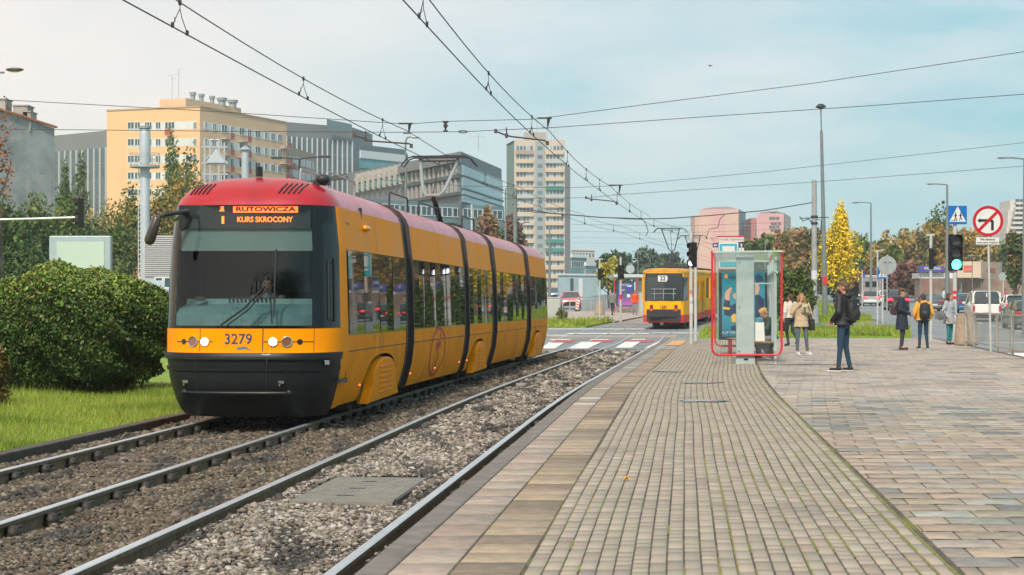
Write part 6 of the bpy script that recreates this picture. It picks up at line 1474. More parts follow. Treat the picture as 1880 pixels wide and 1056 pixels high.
q=at(1777.5,494,z-.03); b=MB(); b.box(q.x-.48,q.x+.48,q.y-.02,q.y,q.z-.32,q.z+.36); rb=b.build('red_logo',hr,t,world=True); text('logo_letters','VASCO',.26,crm,rb,q+Vector((.05,-.04,-.05)),(R(90),0,0),.004)
u=ux(1819,B,C_); text('wall_letters','VASCO',.66,hr2,t,W(B,C_,u,HC+(YH-496.5)*z/F,.03),(R(90),0,math.atan2(C_[1]-B[1],C_[0]-B[0])),.004,bold=.02)
z=186; A=X(1688,z);B=X(1734,z); t=bld('billboard','blue banner with purple blocks and white lettering above white lean to roofs',[A,B],cat='billboard'); b=MB(); wbox(b,A,B,0,1,HC+(YH-499)*z/F,HC+(YH-488)*z/F,-.3,0); bb_=b.build('blue_banner',M('banner_blue',(.03,.10,.38),.6,var=.05),t,world=True)
for a,c in ((1693,1701),(1722,1731)): b=MB(); wbox(b,A,B,ux(a,A,B),ux(c,A,B),HC+(YH-496)*z/F,HC+(YH-490)*z/F,.01,.04); b.build('purple_block',M('banner_purple',(.22,.03,.25),.6,var=.05),bb_,world=True)
q=at(1712,493,z-.05); text('banner_text','PARKING',.42,sg_white,bb_,q,(R(90),0,0),.004,bold=.01)
b=MB(); b.box(X(1690,z)[0],X(1758,z)[0],z+.6,z+4,HC+(YH-511)*z/F,HC+(YH-501)*z/F); b.build('white_canopy',whitep,t,world=True); b=MB(); b.box(X(1693,z)[0],X(1755,z)[0],z+1,z+3.5,gh(z)-.1,HC+(YH-511)*z/F); b.build('kiosk_wall',crm2,t,world=True)
# ---- white tower at the right edge
z=430; A=X(1857,z);B=X(1930,z); t=bld('tower_block','stepped white apartment tower at the right edge of the view',[A,B,(B[0],z+14),(A[0],z+14)])
wt=M('white_tower',(.55,.53,.50),.8,var=.06)
for k,(pa,ytop) in enumerate(((1848,418),(1853,400),(1857,385),(1864,366))):
    b=MB(); b.box(X(pa,z)[0],B[0],z+k*1.5,z+14,gh(300)-1,HC+(YH-ytop)*z/F); b.build('stepped_volume',wt,t,world=True)
for k in range(12):
    h=HC+(YH-(372+9*k))*z/F; b=MB(); b.box(X(1858+max(0,(4-k))*1.5 - (5 if k>4 else 0),z)[0],B[0],z-.9,z+1,h-.5,h+.1); b.build('balcony',wt,t,world=True)
    for px in (1868,1876): 
        q=at(px,372+9*k-3,z-.05); b=MB(); b.box(q.x-.5,q.x+.5,z-.06,z,q.z-.45,q.z+.45); b.build('window',wpane,t,world=True)
# ================================================================ VEGETATION
leafM={}
def leafmat(name='leaf'):
    m=M(name,attr=True,rough=.7,var=.0,spec=.2)
    return m
LEAF=leafmat()
bark=M('bark',(.10,.08,.065),.9,var=.3,vs=3)
def leaves(P,size,cols,nrm_up=.3,parent=None,name='crown',mat=None):
    n=len(P); s=size*rng.lognormal(0,.3,n)
    d=rng.normal(size=(n,3)); d[:,2]+=nrm_up; d/=np.linalg.norm(d,axis=1)[:,None]
    a=np.cross(d,rng.normal(size=(n,3))); a/=np.linalg.norm(a,axis=1)[:,None]; b=np.cross(d,a)
    a*=s[:,None]; b*=(s*.6)[:,None]
    V=np.stack([P-a,P-b*.9+d*0,P+a,P+b*.9],1)
    Fa=np.arange(n*4).reshape(n,4)
    return fastmesh(name,V.reshape(-1,3),Fa,mat or LEAF,np.repeat(cols,4,0),parent)
def crown_pts(n,c,r,lobes,seed,gap=.0,power=.45):
    g=np.random.default_rng(seed); L=[]
    cs=[];rs=[]
    for _ in range(lobes):
        v=g.normal(size=3); v/=np.linalg.norm(v); q=g.uniform(.25,.85)
        cs.append(v*q); rs.append(g.uniform(.22,.48))
    cs=np.array(cs); rs=np.array(rs); w_=rs**2/np.sum(rs**2)
    k=g.choice(lobes,n,p=w_); v=g.normal(size=(n,3)); v/=np.linalg.norm(v,axis=1)[:,None]
    P=cs[k]+v*(rs[k]*g.uniform(0,1,n)**power)[:,None]
    return P*np.array(r)+np.array(c),k
def tree(lab,px,z,ytop,wpx,pal,n=2500,leaf=.22,lev=0,shape='round',trunk=True,cat='tree',name='tree',group=None,base_y=None,hmin=.25,lobes=26,depth=None,seed=None,px_trunk=None):
    seed=seed if seed is not None else rnd.randrange(10**6); g=np.random.default_rng(seed)
    p=zof(px,z,lev); H=at(px,ytop,z).z-p.z; w_=wpx*z/F; t=thing(name,lab,cat,p,group=group)
    h0=H*hmin; c=np.array([0,0,(h0+H)/2]); r=(w_/2,(depth or w_)/2,(H-h0)/2)
    P,k=crown_pts(n,c,r,lobes,seed)
    if shape in('cone','poplar'):
        tt=np.clip((P[:,2]-h0)/(H-h0),0,1)
        f=(1.12-tt)**(.62 if shape=='cone' else .30); f=np.minimum(f,1.0)*np.minimum(1,(tt*4+.35)); P[:,0]*=f; P[:,1]*=f
    pal=np.array(pal); kc=g.integers(0,len(pal),lobes)
    ci=np.where(g.random(n)<.7,kc[k],g.integers(0,len(pal),n)); cols=pal[ci]*g.uniform(.7,1.3,(n,1))
    leaves(P,leaf,cols,parent=t)
    # trunk and limbs
    b=MB(); tr=max(.05,min(.30,H*.018)); 
    b.tube([(0,0,-.1),(rnd.uniform(-.1,.1),0,h0),(rnd.uniform(-.2,.2),0,H*.6),(0,0,H*.85)],[tr*1.25,tr,tr*.6,tr*.15],8)
    for i in range(9):
        a=g.uniform(0,6.28); q=g.uniform(.2,.6)*H; e=np.array([math.cos(a)*r[0]*.75,math.sin(a)*r[1]*.75,q+g.uniform(.1,.3)*H]); 
        if shape in('poplar','cone'): e[:2]*=.45; e[2]=min(e[2],H*.7)
        b.tube([(0,0,q),(e[0]*.5,e[1]*.5,(q+e[2])/2-.02*H),tuple(e)],[tr*.45,tr*.3,tr*.08],5)
    b.build('trunk',bark,t,smooth=True)
    return t
G1=[(.075,.125,.025),(.10,.15,.035),(.055,.095,.022),(.13,.16,.04)]
G2=[(.04,.085,.03),(.055,.10,.04),(.07,.115,.035)]
AU=[(.42,.24,.04),(.32,.22,.04),(.22,.19,.04),(.48,.26,.05),(.15,.16,.04)]
BR=[(.22,.14,.06),(.16,.12,.05),(.26,.16,.07),(.11,.11,.05)]
YL=[(.80,.55,.02),(.70,.50,.02),(.55,.44,.03),(.85,.60,.04),(.38,.36,.03)]
RB=[(.17,.075,.065),(.12,.065,.06),(.20,.095,.065)]
tree('slender bright yellow autumn tree between the lamp posts',1541,128,366,116,YL,9500,.10,.1,'cone',hmin=.16,lobes=40,seed=21)
tree('small yellow green tree left of the far shelter',1118,150,470,46,[(.42,.36,.05),(.32,.30,.05),(.22,.24,.06)],2200,.16,hmin=.3,lobes=22)
tree('dark round tree behind the far shelter',1128,240,450,66,G2,2500,.35,hmin=.1)
tree('bluish far tree behind the second tram',1190,280,458,60,[(.06,.10,.06),(.08,.12,.08)],2200,.4,hmin=.1); tree('second bluish far tree above the second tram',1230,290,452,70,[(.06,.10,.06),(.09,.13,.08)],2400,.4,hmin=.1)
tree('brown and purple leaved tree rising behind the tail of the tram',895,150,378,66,RB+BR,3200,.22,hmin=.15); tree('dark reddish tree at the foot of the podium',938,170,398,60,RB+G2,2500,.25,hmin=.1)
# right hand woodland
lst=[(1375,235,432,50,G1,'small olive tree behind the shelter roof'),(1402,205,425,46,G1,'green tree right of the stop board'),(1452,215,400,64,BR+BR+AU,'brown tinged tree left of the thick line pole'),(1482,190,393,48,BR+BR+G1,'bronze and green tree behind the thick line pole'),(1432,170,500,60,G2,'dark green bush like tree right of the shelter'),(1530,200,470,60,G2,'dark tree low behind the yellow tree'),
(1590,220,425,60,G1,'green tree right of the yellow tree'),(1618,215,418,66,AU+G1,'green and orange tree behind the round sign'),(1640,250,415,60,AU,'orange topped tree left of the blue crossing sign'),(1668,235,425,70,BR+AU,'rust coloured tree above the red tail lights'),(1700,240,410,80,AU+G1,'orange and green tree above the blue banner'),(1718,260,372,60,G1,'tall pale green tree reaching above the others'),(1745,240,415,80,AU,'broad orange tree behind the green light'),(1778,235,425,80,AU+BR,'orange brown tree behind the no left turn sign'),(1812,245,440,80,BR+G1,'olive tree behind the hoarding'),(1850,240,455,70,G1,'green tree right of the hoarding'),(1895,235,440,70,BR,'brown tree at the right edge'),
(1600,190,490,70,RB,'dark purple leaved tree behind the white cars'),(1655,195,480,80,RB,'purple brown leafy mass left of the wall'),(1560,205,480,60,G2,'dark low tree at the end of the road'),(1960,200,400,120,G1,'tall green tree just outside the right edge'),(2060,180,390,130,AU,'tall orange tree outside the right edge'),(2180,150,370,140,G1,'tall green tree well outside the right edge'),(2320,130,360,150,G2,'tall dark tree well outside the right edge'),(2500,110,340,170,G1,'tall green tree far outside the right edge')]
for px,z,yt,wp,pal,lab in lst: tree(lab,px,z,yt,wp*1.5,pal,3600,.30,group='trees beyond the road on the right',hmin=.02,lobes=34)
tree('narrow dark tree hanging over the wall at the right edge',1866,120,418,44,G2+BR,2800,.14,hmin=.25,lobes=30)
# left hand trees
tree('left of two slim poplars in front of the finned office',122,210,283,56,G1+[(.12,.13,.04)],2600,.20,0,'poplar',hmin=.1,lobes=40); tree('right of two slim poplars in front of the finned office',148,208,292,60,G1+[(.12,.13,.04)],2600,.20,0,'poplar',hmin=.1,lobes=40)
tree('left tall poplar in front of the yellow block',319,205,243,62,G1,3200,.20,0,'poplar',hmin=.1,lobes=46); tree('right tall poplar in front of the yellow block',343,202,248,64,G1,3200,.20,0,'poplar',hmin=.1,lobes=46)
for px,z,yt,wp,pal,lab in ((300,150,318,86,AU+G1,'orange green tree between the chimney and the tram'),(335,155,305,76,AU+G1,'autumn tree right behind the tram mirror'),(232,145,345,72,AU+G1+G1,'yellowish tree left of the steel chimney'),(215,140,400,70,G1,'green tree below the chimney platform'),(190,180,372,90,AU+G1,'thin orange green tree behind the light box'),(60,110,352,96,G1+G2,'dark green tree in front of the grey gable wall'),(8,100,352,84,G1+G2,'dark green tree at the left edge'),(112,118,352,76,G1,'green tree left of the hanging signal'),(160,125,382,70,G2,'dark tree behind the light box'),(30,70,440,110,G2,'dense dark bush behind the hedge at the left edge'),(105,75,455,96,G2,'dense dark bush behind the light box'),(290,95,470,60,G1,'green bush beside the shed')):
    if px==290: continue
    tree(lab,px,z,yt,wp*1.15,pal,4600,.16 if z>90 else .10,hmin=.05,lobes=44)
tree('sparse orange twigs reaching in at the upper left edge',-6,60,175,80,[(.35,.12,.04),(.25,.10,.04)],520,.07,hmin=.5,lobes=40)
def bush(lab,px,pyb,z,wpx,ytop,pal,n,leaf,lev=0,name='bush',depth=None):
    p=zof(px,z,lev); H=at(px,ytop,z).z-p.z; w_=wpx*z/F; t=thing(name,lab,'bush',p); g=np.random.default_rng(abs(hash(lab))%1000 if False else len(lab))
    P,k=crown_pts(n,(0,0,H*.48),(w_/2,(depth or w_*.8)/2,H*.53),30,len(lab)); P[:,2]=np.maximum(P[:,2],.02); pal=np.array(pal); leaves(P,leaf,pal[g.integers(0,len(pal),n)]*g.uniform(.6,1.3,(n,1)),parent=t,name='foliage')
    b=MB()
    for i in range(7): a=i*.9; b.tube([(0,0,0),(math.cos(a)*w_*.2,math.sin(a)*w_*.15,H*.4),(math.cos(a)*w_*.32,math.sin(a)*w_*.2,H*.75)],[.03,.02,.008],5)
    b.build('stem',bark,t); return t
bush('dense dark green bush right of the glass shelter',1458,590,84,92,486,G1,8000,.09,.1)
bush('low dark shrub behind the women at the shelter',1440,590,100,40,520,G2,2500,.10,.1)
bush('tuft of tall weeds beside the grey cabinet',1032,590,96,26,562,[(.16,.17,.06),(.10,.13,.05)],900,.05,.05)
# ---- big hedge
hz0=30.0; cpx=138; p=zof(cpx,hz0+1.2,-.05); hed=thing('hedge_bush','big rounded dark green hedge bush on the lawn left of the tram','bush',p)
a_=HC+(YH-478)*hz0/F-.06; wx=(306+60)*hz0/F/2*1.0
g=np.random.default_rng(3); n=130000
v=g.normal(size=(n,3)); v/=np.linalg.norm(v,axis=1)[:,None]
# superellipsoid shell with lumps
e=2.25; q=(np.abs(v)**e).sum(1)**(-1/e); S=v*q[:,None]
lump=1+.07*np.sin(S[:,0]*7+S[:,2]*3)+.06*np.sin(S[:,1]*9+S[:,0]*4+1)+.05*np.sin(S[:,2]*11+S[:,0]*13)
rad=lump*(1-.32*g.random(n)**2.2)+g.normal(0,.015,n)
P=S*rad[:,None]*np.array([wx*1.02,1.9,a_/2*.98])+np.array([0,0,a_/2])
keep=(P[:,2]>.12)&((g.random(n)<np.clip(.35+P[:,2]/.7,0,1)))
P=P[keep]; n=len(P); topness=np.clip(P[:,2]/a_,0,1)
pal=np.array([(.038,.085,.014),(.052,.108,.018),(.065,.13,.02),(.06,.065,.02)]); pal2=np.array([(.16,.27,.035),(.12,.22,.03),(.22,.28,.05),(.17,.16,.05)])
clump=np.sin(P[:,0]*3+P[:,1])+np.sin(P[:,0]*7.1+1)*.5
c_=pal[g.integers(0,4,n)]; m_=(topness+g.normal(0,.10,n)+clump*.03)>.80; c_=np.where(m_[:,None],pal2[g.integers(0,4,n)],c_)*g.uniform(.7,1.35,(n,1))  # paler top leaves: light from above put into colour, plus some yellowish ones
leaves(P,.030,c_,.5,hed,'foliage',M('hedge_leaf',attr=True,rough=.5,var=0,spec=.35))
b=MB()
for i in range(60):
    x=g.uniform(-wx*.85,wx*.85); y=g.uniform(-1.2,1.2); b.tube([(x*.8,y*.6,0),(x*.95,y*.9,a_*.4),(x+g.uniform(-.2,.2),y,a_*.8)],[.022,.016,.005],5)
b.build('stem',bark,hed)
p=zof(-8,26,-.05); t=thing('bush','small brownish bush at the left edge in front of the hedge','bush',p); P,k=crown_pts(4500,(0,0,.5),(.45,.5,.65),16,9); P[:,2]=np.maximum(P[:,2],0.02); pp_=np.array([(.16,.15,.04),(.10,.12,.03),(.20,.12,.05)]); leaves(P,.03,pp_[rng.integers(0,3,4500)]*rng.uniform(.6,1.2,(4500,1)),parent=t,name='foliage'); b=MB(); b.tube([(0,0,0),(0,0,.5),(.1,0,.9)],[.03,.02,.005],5); b.build('stem',bark,t)
# ---- grass blades
def blades(name,n,fx,zr,lev,h,w_,cols,lab,seed):
    g=np.random.default_rng(seed); z=g.uniform(zr[0]**.5,zr[1]**.5,n)**2; x0,x1=fx(z); x=x0+(x1-x0)*g.random(n); ghz=np.clip(np.minimum(z,300)-66,0,None)*.0135
    hh=h*g.lognormal(0,.35,n)*(1+.5*np.sin(x*2.1+z*1.3)*np.sin(z*.9)); a=g.uniform(0,6.28,n); le=g.uniform(.1,.6,n)*hh
    B0=np.stack([x-w_*np.cos(a),z-w_*np.sin(a),ghz+lev],1); B1=np.stack([x+w_*np.cos(a),z+w_*np.sin(a),ghz+lev],1); a2=g.uniform(0,6.28,n)
    T=np.stack([x+le*np.cos(a2),z+le*np.sin(a2),ghz+lev+hh],1)
    V=np.stack([B0,B1,T],1).reshape(-1,3); cols=np.array(cols); patch=(np.sin(x*1.3+np.sin(z*.8)*2)+np.sin(z*1.9+x*.6))>.6
    c=cols[g.integers(0,len(cols),n)]*g.uniform(.7,1.3,(n,1)); c=np.where(patch[:,None],c*np.array([.62,.70,.6]),c)
    o=fastmesh(name,V,np.arange(n*3).reshape(-1,3),M('grass_blade',attr=True,rough=.6,var=0,spec=.2),np.repeat(c,3,0)); tag(o,lab,'grass',kind='stuff'); return o
gc=[(.20,.33,.03),(.26,.38,.04),(.15,.27,.03),(.34,.38,.06),(.28,.31,.05)]
CC=lambda z:np.interp(z,_cz,_cc)
blades('lawn_grass',150000,lambda z:(-.42*z,CC(z)+LB-.16),(14,33),-.055,.078,.0042,gc+[(.20,.26,.05),(.30,.30,.10)],'short bright green grass of the lawn beside the left track',1)
blades('island_grass',26000,lambda z:(CC(z)+2.3,.232*z+.3),(gz(617,.1),gz(603,.1)),.10,.14,.02,gc+[(.26,.22,.05)],'rough grass on the island beyond the platform',2)
blades('verge_grass',24000,lambda z:(CC(z)+4.6,.213*z),(gz(589,.1),gz(582,.1)),.10,.14,.03,gc,'grass verge beyond the cross road',3)
blades('strip_grass',16000,lambda z:(z*0-8,CC(z)-4.4),(gz(599,.06),gz(589,.06)),.06,.18,.025,gc+[(.30,.26,.06)],'grass strip behind the tail of the tram',4)
blades('far_grass',20000,lambda z:(CC(z)+3,.155*z+5),(118,170),.10,.2,.04,gc,'far grass field beside the main road',5)
# ================================================================ CARS
carglass=M('car_glass',(.015,.03,.035),.05,0,var=.3,vs=2,spec=.9,coat=.5)
tyre=M('tyre',(.018,.018,.019),.85,var=.1); rimm=M('alloy_rim',(.40,.41,.42),.35,.7,var=.05)
tl_on=M('brake_light_lit',(.8,.02,.03),.3,var=0,emit=(1,.03,.05),es=2.2); tl_off=M('tail_lens',(.40,.01,.015),.2,var=0,coat=.6); hl_on=M('car_headlight',(.9,.9,.85),.2,var=0,emit=(1,.95,.85),es=1.5); hl_off=M('headlight_clear',(.5,.52,.53),.15,.3,var=0,coat=.8)
plate_w=M('number_plate',(.62,.63,.60),.5,var=.04)
def car(lab,px,z,paint,kind='hatch',lit=False,face=0,yaw=None,lev=.0,cat='car',name='parked_car',X0=None,lights=None):
    p=zof(px,z,lev-.018) if X0 is None else Vector((X0,z,gh(z)+lev-.018)); yaw=(-math.atan(.135) if yaw is None else yaw)+(math.pi if face else 0)
    t=thing(name,lab,cat,p,yaw)
    K={'hatch':dict(L=4.1,W=.86,bt=.93,prof=[(.06,.95),(.35,1.30),(.62,1.42),(1.6,1.48),(2.5,1.40),(3.2,.98)],hood=.80),
       'sedan':dict(L=4.7,W=.90,bt=.95,prof=[(.55,1.0),(1.35,1.36),(1.8,1.42),(2.5,1.45),(3.0,1.36),(3.75,.98)],hood=.78),
       'suv':dict(L=4.6,W=.92,bt=1.08,prof=[(.08,1.10),(.38,1.50),(.62,1.64),(1.8,1.70),(2.9,1.60),(3.5,1.12)],hood=.95),
       'estate':dict(L=4.6,W=.90,bt=.98,prof=[(.06,1.0),(.40,1.34),(.62,1.43),(1.8,1.48),(2.8,1.38),(3.55,.98)],hood=.80),
       'van':dict(L=4.15,W=.88,bt=1.08,prof=[(.05,1.12),(.16,1.72),(.30,1.80),(1.5,1.84),(2.7,1.76),(3.45,1.10)],hood=.88)}[kind]
    L_,W_,bt,prof,hood=K['L'],K['W'],K['bt'],K['prof'],K['hood']
    ys=[0,.05,.18,.5,1.2,2.1,prof[-1][0],prof[-1][0]+.45,L_-.25,L_-.05,L_]; ww=[.80,.90,.96,.99,1,1,.99,.97,.92,.84,.74]
    tp=[bt-.10,bt-.04,bt,bt,bt,bt,bt,(bt+hood)/2+.03,hood,hood-.10,hood-.22]; bt_=[.42,.30,.24,.22,.20,.20,.20,.22,.24,.30,.40]
    rows=[]
    for y,w_,tz_,bz in zip(ys,ww,tp,bt_):
        w_=w_*W_; rows.append([(-w_*.90,y,bz),(-w_*.99,y,bz+.12),(-w_,y,(bz+tz_)/2),(-w_*.98,y,tz_-.08),(-w_*.93,y,tz_),(-w_*.5,y,tz_+.02),(w_*.5,y,tz_+.02),(w_*.93,y,tz_),(w_*.98,y,tz_-.08),(w_,y,(bz+tz_)/2),(w_*.99,y,bz+.12),(w_*.90,y,bz)])
    b=MB(); b.grid(rows); b.add(rows[0],[tuple(range(12))]); b.add(rows[-1],[tuple(range(12))[::-1]]); b.build('body',paint,t,smooth=True)
    # cabin
    wb=W_*.93; 
    def cab(y,z_,q=0): f=(z_-bt)/(prof[3][1]-bt); w_=wb*(1-.20*f)+q; return w_
    b=MB(); rows=[[(-cab(y,z_),y,z_),(0,y-(.06 if y<1 else -.06),z_),(cab(y,z_),y,z_)] for y,z_ in prof]; 
    n=len(prof); b.grid(rows)
    for s_ in(-1,1): b.add([(s_*cab(y,z_),y,z_) for y,z_ in prof]+[(s_*wb,prof[-1][0],bt-.02),(s_*wb,prof[0][0],bt-.02)],[tuple(range(n+2))])
    b.build('window_glass',carglass,t)
    b=MB(); rp=prof[2:5]; yy=[(prof[2][0]-.06,prof[2][1]-.015)]+rp+[(prof[4][0]+.04,prof[4][1]-.01)]
    b.grid([[(-cab(y,z_)*1.01,y,z_-.06),(-cab(y,z_)*.97,y,z_+.012),(-cab(y,z_)*.5,y,z_+.035),(cab(y,z_)*.5,y,z_+.035),(cab(y,z_)*.97,y,z_+.012),(cab(y,z_)*1.01,y,z_-.06)] for y,z_ in yy]); b.build('roof',paint,t,smooth=True)
    for s_ in(-1,1):
        for i,j in ((0,2),(4,5)):
            b=MB(); pa,pb=prof[i],prof[j]; b.beam((s_*(cab(*pa)-.02),pa[0],pa[1]-.03),(s_*(cab(*pb)-.02),pb[0],pb[1]),.10,.09); b.build('pillar',paint,t)
        b=MB(); ym=(prof[2][0]+prof[4][0])/2; b.beam((s_*(wb+.0),ym,bt),(s_*(cab(ym,prof[3][1])+.0),ym,prof[3][1]),.04,.10); b.build('pillar',paint,t)
        if kind=='van': b=MB(); b.obox((s_*(wb-.06),1.0,1.42),(.065,0,0),(0,.85,0),(0,0,.34)); b.build('side_panel',paint,t)
    if kind=='van': b=MB(); b.beam((0,.02,bt),(0,.12,1.72),.05,.05); b.build('door_edge',paint,t)
    for s_ in (-1,1):
        for y in (.80,L_-.85):
            b=MB(); b.cyl((s_*(W_*.99),y,.32),(s_*(W_*.75),y,.32),.32,.32,20); w_=b.build('wheel',tyre,t); b=MB(); b.cyl((s_*(W_*.995),y,.32),(s_*(W_*.97),y,.32),.20,.20,14); b.build('rim',rimm,w_)
    b=MB(); b.box(-W_*.86,W_*.86,-.05,.15,.30,.52); b.build('rear_bumper',paint if kind!='van' else blackp,t,bev=.03)
    b=MB(); b.box(-W_*.80,W_*.80,-.055,.10,.22,.34); b.build('rear_trim',blackp,t); b=MB(); b.box(-W_*.80,W_*.80,L_-.1,L_+.04,.22,.40); b.build('front_trim',blackp,t)
    for s_ in (-1,1):
        b=MB()
        if kind=='van': b.box(s_*W_*.86-.06,s_*W_*.86+.06,-.03,.12,.62,.98)
        else: b.box(min(s_*W_*.50,s_*W_*.94),max(s_*W_*.50,s_*W_*.94),-.03,.20,bt-.24,bt-.08)
        b.build('tail_light',tl_on if lit else tl_off,t,bev=.015)
        b=MB(); b.box(min(s_*W_*.45,s_*W_*.86),max(s_*W_*.45,s_*W_*.86),L_-.22,L_+.0,hood-.26,hood-.12); b.build('headlight',hl_on if face else hl_off,t,bev=.015)
        b=MB(); b.obox((s_*(W_+.08),prof[-1][0]-.45,bt+.06),(.09,0,0),(0,.05,0),(0,0,.06)); b.build('side_mirror',paint,t,bev=.02)
    b=MB(); b.box(-.26,.26,-.065,-.045,bt-.42 if kind!='van' else .55,bt-.31 if kind!='van' else .66); b.build('number_plate',plate_w,t)
    b=MB(); b.box(-.5,.5,L_-.04,L_+.02,.42,.58); b.build('grille',blackp,t)
    return t
def paintm(n,c,metal=.2): return M('car_paint_'+n,c,.3,metal,var=.03,coat=.8)
silver=paintm('silver',(.50,.50,.49),.5); blackc=paintm('black',(.02,.022,.025)); whitec=paintm('white',(.72,.70,.67),0); redc=paintm('red',(.50,.07,.07),0); greyc=paintm('grey',(.13,.15,.16),.4); bluec=paintm('blue',(.04,.14,.25),.2)
car('silver estate car with red brake lights, farthest in the queue on the right road',1600,163,silver,'estate',True)
car('black sport utility car with glowing brake lights behind the navy coat',1650,138,blackc,'suv',True)
car('dark saloon car seen from behind between the yellow jacket and the grey coat',1715,132,greyc,'sedan')
car('small white van seen from behind, behind the no left turn sign',1812,101,whitec,'van')
car('dark blue car half hidden left of the white van',1779,128,bluec,'hatch')
car('white hatchback with red tail lights right of the white van',1869,117,whitec,'hatch',True)
car('dark grey car at the right edge beyond the railing',1896,84,greyc,'estate')
car('black estate car just outside the right edge of the view',1935,108,blackc,'estate',True)
car('silver car just outside the right edge of the view',1985,95,silver,'hatch')
car('white estate car partly hidden left of the black sport utility car',1630,172,whitec,'estate')
car('red car facing the camera behind the striped marker board',1048,150,redc,'hatch',face=1,yaw=-.03)
car('white car facing the camera beyond the red car',1070,255,whitec,'suv',face=1,yaw=-.05)
car('blue car with headlights on near the foot of the tower',1021,225,bluec,'hatch',face=1,yaw=-.03)
car('dark car behind the blue car at the left of the road',1034,240,greyc,'sedan',face=1,yaw=-.03)
car('small pale car between the dark car and the white one',1051,262,silver,'hatch',face=1,yaw=-.03)
car('blue and white car half hidden between the hedge and the tram',313,74,bluec,'hatch',yaw=.8,lev=.0)
# box truck in the distance
p=zof(1601,182,0); t=thing('box_truck','grey box truck with a dark rear window in the distance behind the silver car','truck',p,-.13); b=MB(); b.box(-1.0,1.0,0,4.5,.7,2.9); b.build('cargo_box',M('truck_grey',(.25,.22,.23),.6,var=.1),t,bev=.04); b=MB(); b.box(-.72,.72,-.03,0,1.75,2.35); b.build('rear_window',carglass,t); b=MB(); b.box(-.95,.95,4.6,6.2,.6,2.3); b.build('cab',whitec,t,bev=.1)
for s_ in(-1,1):
    for y in (1,5.2): b=MB(); b.cyl((s_*.98,y,.42),(s_*.7,y,.42),.42,.42,16); b.build('wheel',tyre,t)
b=MB(); b.box(-1.0,1.0,-.02,.1,2.9,3.0); b.build('roof_edge',whitep,t)
